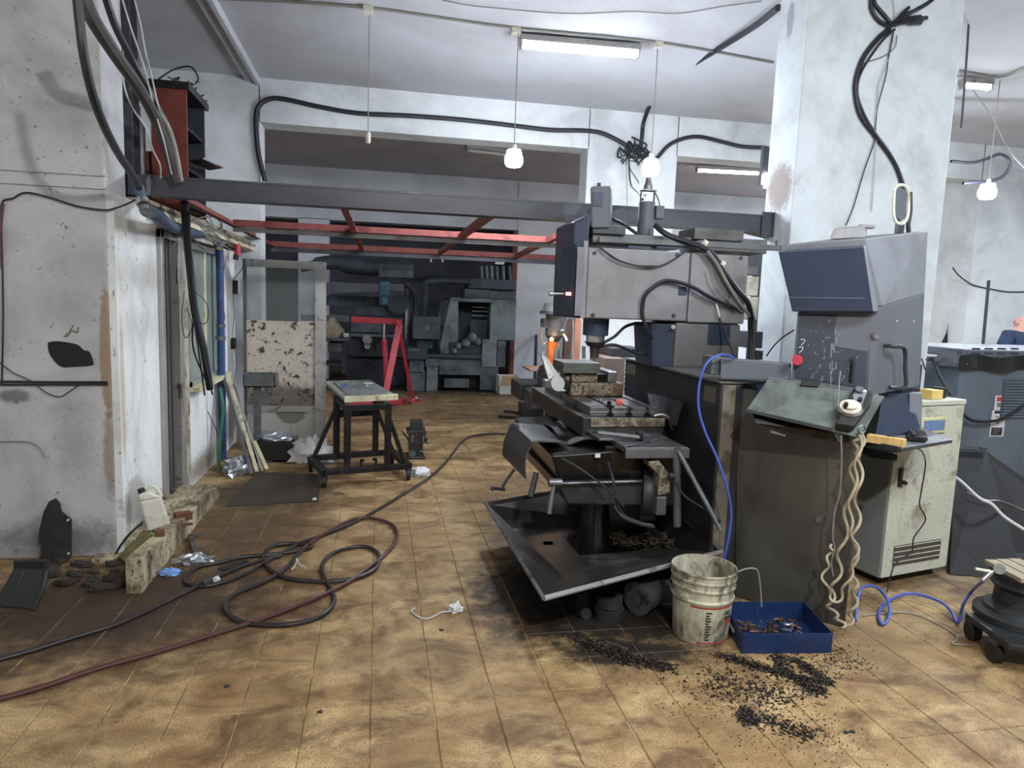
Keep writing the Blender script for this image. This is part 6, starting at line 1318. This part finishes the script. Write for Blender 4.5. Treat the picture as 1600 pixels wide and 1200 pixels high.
obj('side', MB().hexa([vec(1421,690,3.24),vec(1439,688,3.26),vec(1440,686,3.4),vec(1424,688,3.4),vec(1421,614,3.24),vec(1440,615,3.26),vec(1441,613,3.4),vec(1424,612,3.4)]), 'console_grey', t, bevel=.003)
# white cabinet
q = W(1376,905,Z=.05); r_ = W(1479,886,Z=.05)
e = (r_-q).normalized(); n2 = Vector((-e.y,e.x,0)); wc = (r_-q).length; hc = W(1498,624,X=r_.x,).z if False else W(1497,624,Y=r_.y).z
def cb(a0, a1, d0, d1, z0, z1): return MB().hexa([q+e*a0+n2*d0+Vector((0,0,z0-.05)),q+e*a1+n2*d0+Vector((0,0,z0-.05)),q+e*a1+n2*d1+Vector((0,0,z0-.05)),q+e*a0+n2*d1+Vector((0,0,z0-.05)),q+e*a0+n2*d0+Vector((0,0,z1-.05)),q+e*a1+n2*d0+Vector((0,0,z1-.05)),q+e*a1+n2*d1+Vector((0,0,z1-.05)),q+e*a0+n2*d1+Vector((0,0,z1-.05))])
t = thing('white_cabinet', 'dirty white metal cabinet with louvres and a small display', 'cabinet', q)
zC = hc
obj('body', cb(0,wc,.012,.5,.05,zC-.02), 'cabinet_side', t, bevel=.006)
obj('door', cb(.004,wc-.004,0,.011,.055,zC-.035), 'cabinet_white', t, bevel=.003)
obj('top', cb(-.004,wc+.004,-.004,.5,zC-.03,zC), 'cabinet_white', t, bevel=.004)
obj('foot_frame', cb(.05,wc-.05,.05,.45,0,.049), 'black_oil', t)
def cf(px, py, off=0):
    nn = -n2; d = Vector(AX.T @ np.array([(px-800)/F_PX,(py-600)/F_PX,1.0])); o_ = Vector(CAM); tt = (q-o_).dot(nn)/d.dot(nn); return o_+d*tt+nn*off
v0, v1 = cf(1397,852), cf(1470,843); a0 = (v0-q).dot(e); a1 = (v1-q).dot(e); zv1 = (v0.z+v1.z)/2; zv0 = (cf(1396,884).z+cf(1470,872).z)/2
vt = obj('vent', cb(a0,a1,-.003,-.0005,zv0,zv1), 'vent_dark', t)
for k in range(4): 
    z = zv0+(zv1-zv0)*(k+.5)/4; obj('louvre', cb(a0+.002,a1-.002,-.007,-.0035,z+.006,z+.011), 'cabinet_white', t)
d0, d1 = cf(1438,654), cf(1475,674); a0 = (d0-q).dot(e); a1 = (d1-q).dot(e)
obj('display_frame', cb(a0,a1,-.012,-.0005,d1.z-.005,d0.z+.005), mat('frame_cream',(196,192,150),.5,var=.08), t, bevel=.004); obj('display', cb(a0+.02,a1-.02,-.0145,-.0125,d1.z+.012,d0.z-.012), 'screen_blue', t)
h0 = cf(1405,748); a0 = (h0-q).dot(e); zh0, zh1 = cf(1406,760).z, cf(1406,731).z
obj('door_handle', cb(a0-.012,a0+.015,-.012,-.0005,zh0,zh1).cyl(cf(1409,753,.01),cf(1409,753,.03),.012,n=12), 'print_black', t, bevel=.001)
# things on the white cabinet
def onc(px, py): return W(px, py, Z=zC+.002)
def cbox(name, a0, a1, d0, d1, h, m, lab, cat, bev=.003): return tag(obj(name, cb(a0,a1,d0,d1,zC+.001,zC+h), m, bevel=bev), lab, cat)
aa = lambda px: (cf(px,622)-q).dot(e)
cbox('yellow_box', aa(1464), aa(1481), .03, .12, .055, 'yellow_box', 'small yellow and white carton on the white cabinet', 'box')
cbox('black_cup', aa(1483), aa(1494), .06, .12, .065, 'print_black', 'small black block at the right edge of the white cabinet', 'block')
cbox('black_speaker', aa(1434), aa(1462), .10, .26, .2, 'panel_black', 'black slatted box on the left of the white cabinet', 'box')
for k in range(5):
    z = zC+.03+k*.03; a_ = obj('slat', cb(aa(1437),aa(1459),.094,.0985,z,z+.008), 'louvre', bpy.data.objects['black_speaker'])
g = MB(); 
for x0, y0, x1, y1 in ((1440,560,1446,578),(1446,562,1452,560),(1452,560,1460,572),(1458,560,1462,575)): g.bar(W(x0,y0,Y=3.75),W(x1,y1,Y=3.75),.006,.006)
tag(obj('bent_wire', g, 'steel_dark'), 'small bent wire frame on the black slatted box', 'wire')
path('cabinet_cable', [W(1462,572,Y=3.75),W(1470,592,Y=3.7),W(1478,606,Y=3.65),W(1485,616,Y=3.6)], .009, 'cable_black', 'black cable looping from the slatted box over the white cabinet', 'cable')
tag(obj('black_flag', MB().sheet(lambda u,v_: Vector(W(1481,506,X=xr-.03)).lerp(W(1469,545,X=xr-.03),u).lerp(W(1479,550,X=xr-.03),v_*.9)+Vector((.02*math.sin(u*5),0,0)),6,6,.004), 'rubber'), 'black cloth rag hanging behind the white cabinet', 'cloth')

# ------------------------------------------------------------------ grey machine at the right
Yg = 4.25
x0 = XY(1494,Yg,640); z1 = W(1500,570,Y=Yg).z
t = thing('grey_machine', 'wide blue grey machine housing with louvres at the right edge', 'machine', (x0+.5,Yg+.4,0))
obj('housing', MB().box((x0,Yg,.25),(x0+1.5,Yg+.9,z1)), 'machine_blue_grey', t, bevel=.012)
obj('plinth', MB().box((x0+.06,Yg+.06,0),(x0+1.44,Yg+.84,.249)), 'black_oil', t)
obj('top_lid', MB().box((x0-.02,Yg-.03,z1+.055),(x0+1.52,Yg+.9,z1+.115)), 'console_low', t, bevel=.01)
obj('lid_skirt', MB().sheet(lambda u,v_: Vector((x0-.05+1.5*u, Yg-.04-.02*math.sin(u*30)*v_, z1+.07-.10*v_+.012*math.sin(u*22))), 50, 5, .006), 'charcoal_plate', t, smooth=60)
obj('dust_cover', MB().crumple((x0+.0,Yg+.1,z1-.02),(.07,.15,.12),seed=6,amp=.3), 'console_low', t)
for k in range(2):
    for j in range(4):
        xs = x0+.22+j*.16; a = W(1525+j*20,545+k*7,Y=Yg-.032); obj('lid_slot', MB().box((a.x-.035,Yg-.034,a.z-.006),(a.x+.035,Yg-.031,a.z+.006)), 'panel_dark', t)
l0 = W(1568,592,Y=Yg); l1 = W(1700,655,Y=Yg)
lv = obj('louvre_panel', MB().box((l0.x,Yg-.006,l1.z),(l1.x,Yg-.0005,l0.z)), 'louvre', t)
for k in range(13): 
    z = l1.z+(l0.z-l1.z)*(k+.7)/14.2; obj('louvre_slat', MB().hexa([(l0.x+.01,Yg-.016,z),(l1.x-.01,Yg-.016,z),(l1.x-.01,Yg-.007,z+.006),(l0.x+.01,Yg-.007,z+.006),(l0.x+.01,Yg-.016,z+.003),(l1.x-.01,Yg-.016,z+.003),(l1.x-.01,Yg-.007,z+.011),(l0.x+.01,Yg-.007,z+.011)]), 'machine_blue_grey', lv)
def gl(name, x0_, y0_, x1_, y1_, m, off=.002, par=t): return obj(name, MB().box((XY(x0_,Yg,640),Yg-off-.001,W(x0_,y1_,Y=Yg).z),(XY(x1_,Yg,640),Yg-off,W(x0_,y0_,Y=Yg).z)), m, par)
gl('warning_label', 1552.5, 618, 1566, 640, 'paper'); gl('red_block', 1555, 620, 1564.5, 627, 'print_red', .004); gl('print_block', 1556, 629, 1564, 636, 'console_grey', .004)
gl('danger_label', 1550, 641, 1572, 682, 'paper'); gl('black_block', 1552, 668, 1569, 680, 'print_black', .004); gl('print_line', 1554, 642, 1564, 646, 'print_black', .004)
obj('hazard_sign', MB().bar(W(1556,650,Y=Yg-.005),W(1566,656,Y=Yg-.005),.003,.006,up=(0,1,0)).bar(W(1566,650,Y=Yg-.005),W(1557,662,Y=Yg-.005),.003,.006,up=(0,1,0)), 'print_black', t)
for k in range(3): gl('text_line', 1554, 670+k*3.2, 1567-k*2, 671+k*3.2, 'console_grey', .0055)
path('machine_hose', [W(1497,640,Y=Yg-.05),W(1515,655,Y=Yg-.06),(W(1535,659,Y=Yg-.06)),W(1562,656,Y=Yg-.06),W(1580,646,Y=Yg-.06),W(1604,630,Y=Yg-.06)], .011, 'cable_black', 'black hose sagging across the grey machine housing', 'hose')
# dark sheets leaning below
tag(obj('leaning_sheet', MB().hexa([W(1484,898,Z=.004),W(1600,905,Z=.004),W(1600,903,Z=.004)+Vector((0,.02,0)),W(1484,896,Z=.004)+Vector((0,.02,0)),W(1494,700,Y=4.0),W(1541,703,Y=4.0),W(1541,703,Y=4.02),W(1494,700,Y=4.02)]), 'charcoal_plate', bevel=.002), 'dark steel sheet leaning on the grey machine beside the white cabinet', 'sheet')
tag(obj('leaning_sheet', MB().hexa([W(1500,885,Z=.004),W(1640,880,Z=.004),W(1640,878,Z=.004)+Vector((0,.02,0)),W(1500,883,Z=.004)+Vector((0,.02,0)),W(1541,705,Y=4.08),W(1640,775,Y=4.08),W(1640,775,Y=4.10),W(1541,705,Y=4.10)]), 'charcoal_plate', bevel=.002), 'second darker sheet leaning behind the first one under the grey machine', 'sheet')
obj_edge = tag(obj('edge_strip', MB().bar(W(1506,697,Y=3.98),W(1541,701,Y=3.98),.02,.012), 'steel_mid'), 'bright folded strip along the top of the leaning dark sheet', 'strip')
path('white_hose', [W(1490,743,Y=3.6),W(1505,755,Y=3.55),W(1530,778,Y=3.4),W(1550,788,Y=3.35),W(1570,808,Y=3.3),W(1604,830,Y=3.2)], .009, 'cable_white', 'thin white hose drooping in front of the leaning dark sheets', 'hose')
path('shelf_rod', [W(1510,770,Y=3.75),W(1540,782,Y=3.7),W(1565,784,Y=3.7),W(1604,800,Y=3.7)], .008, 'steel_mid', 'thin grey rod lying across the leaning dark sheets', 'rod')
# stand on a dolly
DZ = .115
t = thing('dolly', 'low dark wooden dolly on casters at the right edge', 'dolly', W(1560,1000,Z=0))
k0, k1, k2, k3 = W(1507,966,Z=DZ), W(1575,1015,Z=DZ), W(1660,1030,Z=DZ), W(1620,960,Z=DZ)
obj('deck', MB().prism([k0,k1,k2,k3],(0,0,.028)), 'cast_iron', t, bevel=.004)
for a_ in (W(1527,985,Z=.06), W(1562,1022,Z=.05), W(1625,1032,Z=.05)):
    cs = obj('caster', MB().cyl((a_.x-.018,a_.y+.03,.048),(a_.x+.018,a_.y+.02,.048),.047,n=20), 'rubber', t, smooth=True); obj('fork', MB().box((a_.x-.025,a_.y+.0,.09),(a_.x+.025,a_.y+.05,.114)), 'steel_dark', cs)
t = thing('cast_stand', 'heavy black cast iron cylinder stand on the dolly', 'stand', W(1590,985,Z=DZ+.03))
c = W(1602,975,Z=DZ+.03)+Vector((.03,.05,0)); zt3 = W(1590,895,Y=c.y).z-DZ-.03
obj('body', MB().lathe([(.20,0),(.20,.03),(.165,.045),(.16,.06),(.125,.075),(.12,zt3*.62),(.135,zt3*.68),(.145,zt3*.74),(.13,zt3*.8),(.135,zt3*.92),(.15,zt3*.94),(.15,zt3)],c,n=36), 'cast_iron', t, smooth=35)
obj('rib', MB().bar(c+Vector((-.12,-.03,.1)),c+Vector((-.10,-.07,zt3*.6)),.02,.012), 'cast_iron', t)
for k in range(3):
    tag(obj('timber_offcut', MB().bar(c+Vector((-.13+k*.07,-.12,zt3+.012)),c+Vector((-.09+k*.07,.12,zt3+.012)),.06,.022), 'wood_old', bevel=.003), ('leftmost wooden slat on the cast stand','middle wooden slat on the cast stand','rightmost wooden slat on the cast stand')[k], 'slat', 'wooden slats on the cast stand')
gq = W(1557,893,Z=.34); t = thing('air_fitting', 'brass and steel air fitting at the end of the blue hose', 'fitting', gq)
obj('gauge', MB().cyl(W(1562,889,Y=c.y-.1),W(1562,889,Y=c.y-.12),.024,n=20), 'steel_mid', t, smooth=True)
obj('coupler', MB().cyl(W(1535,907,Y=c.y-.1),W(1548,895,Y=c.y-.1),.011,n=12).cyl(W(1548,895,Y=c.y-.1),W(1556,891,Y=c.y-.1),.008,n=10), 'steel_bright', t, smooth=True)
obj('nipple', MB().cyl(W(1524,889,Y=c.y-.08),W(1548,893,Y=c.y-.1),.007,n=8), 'white_plastic', t, smooth=True)
def fz(x, y, z): return W(x, y, Z=z)
path('blue_air_hose', [W(1538,906,Y=c.y-.1),fz(1520,922,.18),fz(1505,945,.10),fz(1497,973,.01),fz(1486,955,.03),fz(1470,941,.04),fz(1440,930,.04),fz(1415,928,.03),fz(1395,935,.02),fz(1380,945,.012),fz(1373,960,.012),fz(1377,975,.012),fz(1386,970,.015),fz(1390,955,.03),fz(1385,935,.05),fz(1370,918,.07),fz(1352,916,.08),fz(1343,925,.06),fz(1339,950,.03),fz(1337,970,.012)], .0075, 'blue_hose', 'blue spiral air hose curling over the floor to the cast stand', 'hose')
path('floor_wire', [W(x,y,Z=.006) for x,y in ((1348,962),(1362,960),(1400,957),(1430,960),(1465,975),(1490,990),(1495,1000),(1489,1006),(1522,1008))], .0035, 'cable_grey', 'thin wire lying in a curve on the floor beside the blue hose', 'wire')
path('floor_wire', [W(1353,924,Z=.006),W(1362,928,Z=.006),W(1378,925,Z=.006),W(1386,918,Z=.006)], .0035, 'cable_grey', 'short thin wire on the floor below the white cabinet', 'wire')
path('blue_pipe_hose', [W(x,y,Y=yy) for x,y,yy in ((1148,560,3.33),(1130,554,3.3),(1112,560,3.28),(1100,575,3.26),(1092,605,3.25),(1092,640,3.24),(1102,675,3.22),(1120,715,3.18),(1134,755,3.15),(1142,795,3.15),(1140,830,3.15),(1132,870,3.15),(1126,890,3.15))], .0065, 'blue_hose', 'blue air hose looping down in front of the milling machine base', 'hose')
path('thin_black_wire', [W(x,y,Y=2.95) for x,y in ((1143,898),(1165,889),(1182,890),(1187,908),(1190,948))], .004, 'cable_grey', 'thin bent wire rising behind the blue tray', 'wire')
tag(obj('floor_bar', MB().bar(W(1140,958,Z=.012),W(1225,958,Z=.012)+Vector((0,.05,0)),.1,.02), 'steel_mid'), 'dull metal strip lying behind the blue tray', 'strip')

# ------------------------------------------------------------------ person behind the grey machine
def skin(name, verts, edges, rad, m, parent=None, sub=2, loc=(0,0,0)):
    me = bpy.data.meshes.new(name); o = bpy.data.objects.new(name, me); COL.objects.link(o)
    L0 = ORG[parent.name] if parent else Vector(loc)
    me.from_pydata([Vector(v_)+Vector(loc)-L0 for v_ in verts], edges, []); me.update()
    o.modifiers.new('skin', 'SKIN'); s = o.modifiers.new('sub', 'SUBSURF'); s.levels = s.render_levels = sub
    sv = me.skin_vertices[0].data
    for i, r in enumerate(rad): sv[i].radius = r if isinstance(r, tuple) else (r, r); sv[i].use_root = (i == 0)
    me.materials.append(MATS[m]); ORG[o.name] = L0
    if parent: o.parent = parent
    else: o.location = L0
    return o
hp = W(1600,490,Y=7.3); H_ = hp.z; base = Vector((hp.x,7.3,0)); k_ = H_/1.715
t = thing('person', 'bald person in a dark navy T-shirt standing with back turned at the right edge', 'person', base)
V = [(0,0,.95),(0,.0,1.1),(0,.01,1.3),(0,.0,1.44),(0,.015,1.52),(0,.02,1.60),(0,.02,1.68),   # 0-6 spine to crown
     (-.17,0,1.40),(-.24,.05,1.16),(-.14,.26,1.06),(-.08,.33,1.08),      # left arm 7-10
     (.17,0,1.40),(.24,.05,1.16),(.14,.26,1.06),(.08,.33,1.08),          # right arm 11-14
     (-.09,0,.88),(-.10,.02,.50),(-.10,0,.10),(-.10,.12,.04),            # leg
     (.09,0,.88),(.10,.02,.50),(.10,0,.10),(.10,.12,.04)]
Ed = [(0,1),(1,2),(2,3),(3,4),(4,5),(5,6),(3,7),(7,8),(8,9),(9,10),(3,11),(11,12),(12,13),(13,14),(0,15),(15,16),(16,17),(17,18),(0,19),(19,20),(20,21),(21,22)]
rd = [(.15,.12),(.14,.11),(.16,.12),(.12,.10),(.058,.06),(.08,.095),(.055,.07),.06,.042,.032,(.035,.02),.06,.042,.032,(.035,.02),.085,.06,.042,(.04,.03),.085,.06,.042,(.04,.03)]
nv = len(V)
for s_ in (-1,1):
    wi = 10 if s_ < 0 else 14; bx_ = V[wi]
    for f_, L_ in enumerate((.06,.075,.08,.07)):
        a_ = (bx_[0]-s_*(-.03+.02*f_), bx_[1]+.02, bx_[2]); b2_ = (a_[0], a_[1]+L_*.6, a_[2]-.01); c2_ = (a_[0], a_[1]+L_, a_[2]-.035)
        V += [a_,b2_,c2_]; n0 = len(V)-3; Ed += [(wi,n0),(n0,n0+1),(n0+1,n0+2)]; rd += [.010,.009,.008]
V = [(x*k_,y*k_,z*k_) for x,y,z in V]
skin('body', V, Ed, rd, 'skin', t, 2, base)
tv = [(0,0,.96),(0,.0,1.12),(0,.005,1.30),(0,-.005,1.47),(-.18,0,1.43),(-.245,.03,1.24),(.18,0,1.43),(.245,.03,1.24)]
skin('shirt', [(x*k_,y*k_,z*k_) for x,y,z in tv], [(0,1),(1,2),(2,3),(3,4),(4,5),(3,6),(6,7)], [(.185,.15),(.175,.14),(.20,.15),(.13,.10),.10,.085,.10,.085], 'navy_cloth', t, 2, base)
lv_ = [(0,0,.97),(-.09,0,.86),(-.10,.02,.50),(-.10,0,.09),(.09,0,.86),(.10,.02,.50),(.10,0,.09)]
skin('trousers', [(x*k_,y*k_,z*k_) for x,y,z in lv_], [(0,1),(1,2),(2,3),(0,4),(4,5),(5,6)], [(.17,.13),.11,.08,.065,.11,.08,.065], 'trouser_cloth', t, 2, base)
for s_ in (-1,1): obj('ear', MB().sphere(base+Vector((s_*.078*k_,.01,1.60*k_)),.024,n=10,m=7,sc=(.45,1,1.3)), 'skin', t, smooth=True)
obj('nose', MB().sphere(base+Vector((0,.115,1.59*k_)),.018,n=8,m=6), 'skin', t, smooth=True)
for s_ in (-1,1): obj('eye', MB().sphere(base+Vector((s_*.03,.10,1.62*k_)),.011,n=8,m=6), 'white_plastic', t, smooth=True)
obj('mouth', MB().box(base+Vector((-.022,.095,1.545*k_)),base+Vector((.022,.108,1.552*k_))), 'red_brown', t)

# ------------------------------------------------------------------ floor hoses and litter
def flr(pts, z=.014, lift=()): return [W(x,y,Z=z+(lift[i] if i < len(lift) else 0)) for i,(x,y) in enumerate(pts)]
path('air_hose', flr([(790,678),(765,678),(740,681),(722,690),(710,705),(695,724),(675,743),(650,760),(620,778),(590,796),(560,813),(530,826),(500,838),(470,848),(440,865),(415,878),(390,893),(360,906),(325,915),(300,914),(290,908),(296,894),(315,884),(345,878),(380,870),(420,867),(455,862),(478,858)], .013), .012, 'hose_black', 'long black air hose running from the milling machine down the aisle to the floor coil', 'hose')
path('air_hose', flr([(478,858),(487,854),(478,851),(455,849),(430,852),(415,862),(413,875),(422,890),(445,902),(480,908),(520,908),(560,902),(585,890),(592,876),(590,864),(575,855),(550,855),(525,862),(508,875),(503,890),(508,905),(517,920),(522,935),(518,948),(505,960),(480,970),(445,976),(410,976),(380,972),(360,962),(352,948),(360,932),(385,920),(415,908),(440,893),(455,880),(466,865)], .016), .0125, 'hose_black', 'black air hose coiled in two loops in the middle of the floor', 'hose')
path('air_hose', flr([(466,865),(480,852),(500,838),(525,824),(550,812),(575,809),(600,814),(615,822),(621,834),(616,850),(600,868),(578,885),(555,902),(535,915),(500,932),(455,950),(400,970),(330,992),(240,1020),(150,1045),(60,1075),(-20,1097)], .018), .0115, 'hose_red', 'long dark red air hose crossing the floor to the lower left corner', 'hose')
path('air_hose', flr([(-20,1035),(50,1016),(120,994),(180,976),(230,954),(280,930),(330,906),(370,888),(410,875),(440,868)], .014), .0115, 'hose_black', 'straight black hose leaving the coil to the left edge', 'hose')
t = thing('hose_joint', 'pale taped joint on the black hose near the left loop', 'joint', W(325,912,Z=.03))
obj('tape', MB().cyl(W(316,914,Z=.022),W(328,906,Z=.022),.019,n=12), 'print_black', t, smooth=True); obj('cap', MB().crumple(W(338,908,Z=.006),(.022,.018,.03),seed=3,n=7), 'bag_plastic', t)
path('string_knot', flr([(456,890),(462,882),(464,872),(468,882),(478,886)], .034), .004, 'cable_white', 'white string tied around the coiled black hose', 'string')
tag(obj('black_strip', MB().bar(W(345,890,Z=.006),W(385,876,Z=.006),.05,.006), 'bin_black'), 'flat black scrap lying between the hoses', 'scrap')
p = W(712,955,Z=0); tag(obj('white_rag', MB().crumple((p.x,p.y,0),(.035,.03,.045),seed=41,amp=.6,n=9), 'bag_plastic'), 'small knotted white rag on the floor in the foreground', 'rag')
path('rag_string', flr([(706,955),(690,957),(678,963),(665,967),(650,962),(643,955),(648,950)], .006), .004, 'cable_white', 'white string trailing left from the knotted rag', 'string')
g = MB(); r5 = random.Random(23)
def strew(pts, n_, spread, smin=.003, smax=.012):
    for k in range(n_):
        i = r5.randrange(len(pts)-1); t_ = r5.random(); x = pts[i][0]+(pts[i+1][0]-pts[i][0])*t_+r5.gauss(0,spread); y = pts[i][1]+(pts[i+1][1]-pts[i][1])*t_+r5.gauss(0,spread*.45)
        c = W(x,y,Z=.0015); s_ = r5.uniform(smin,smax); an = r5.uniform(0,6.28); w_ = s_*r5.uniform(.15,.6)
        a_ = Vector((math.cos(an)*s_,math.sin(an)*s_,0)); b2_ = Vector((-math.sin(an)*w_,math.cos(an)*w_,.001))
        g.add([c-a_,c-b2_,c+a_,c+b2_+Vector((0,0,.003))],[(0,1,2,3)])
strew([(895,995),(960,1020),(1010,1035),(1045,1045)], 1100, 9); strew([(905,1000),(985,1035)], 500, 7)
strew([(1120,1022),(1180,1040),(1240,1058),(1300,1068)], 1300, 6); strew([(1215,1022),(1225,1048),(1262,1072),(1282,1082)], 900, 7); strew([(1240,1030),(1290,1062)], 500, 5)
strew([(1100,1060),(1180,1080),(1240,1090)], 700, 26); strew([(1160,1110),(1175,1130)], 400, 8); strew([(1180,1118),(1270,1150)], 350, 12); strew([(1000,1000),(1300,1180)], 900, 60, .002, .006); strew([(1250,1000),(1330,1040)], 500, 26, .003, .01)
tag(obj('swarf', g, 'swarf'), 'dark metal swarf strewn over the floor in front of the bucket and blue tray', 'swarf', kind='stuff')
tag(obj('steel_strip', MB().bar(W(946,1002,Z=.004),W(980,1014,Z=.004),.012,.004), 'steel_mid'), 'thin steel strip lying in the dark swarf', 'strip')
g = MB()
for x, y in ((1322,1145),(1332,1144),(355,1073),(500,1113),(1125,1007),(690,985)): c = W(x,y,Z=.0); g.crumple((c.x,c.y,0),(.012,.009,.008),seed=int(x),n=5)
tag(obj('floor_crumbs', g, 'bin_black'), 'few small black crumbs scattered on the foreground floor', 'crumbs', kind='stuff')
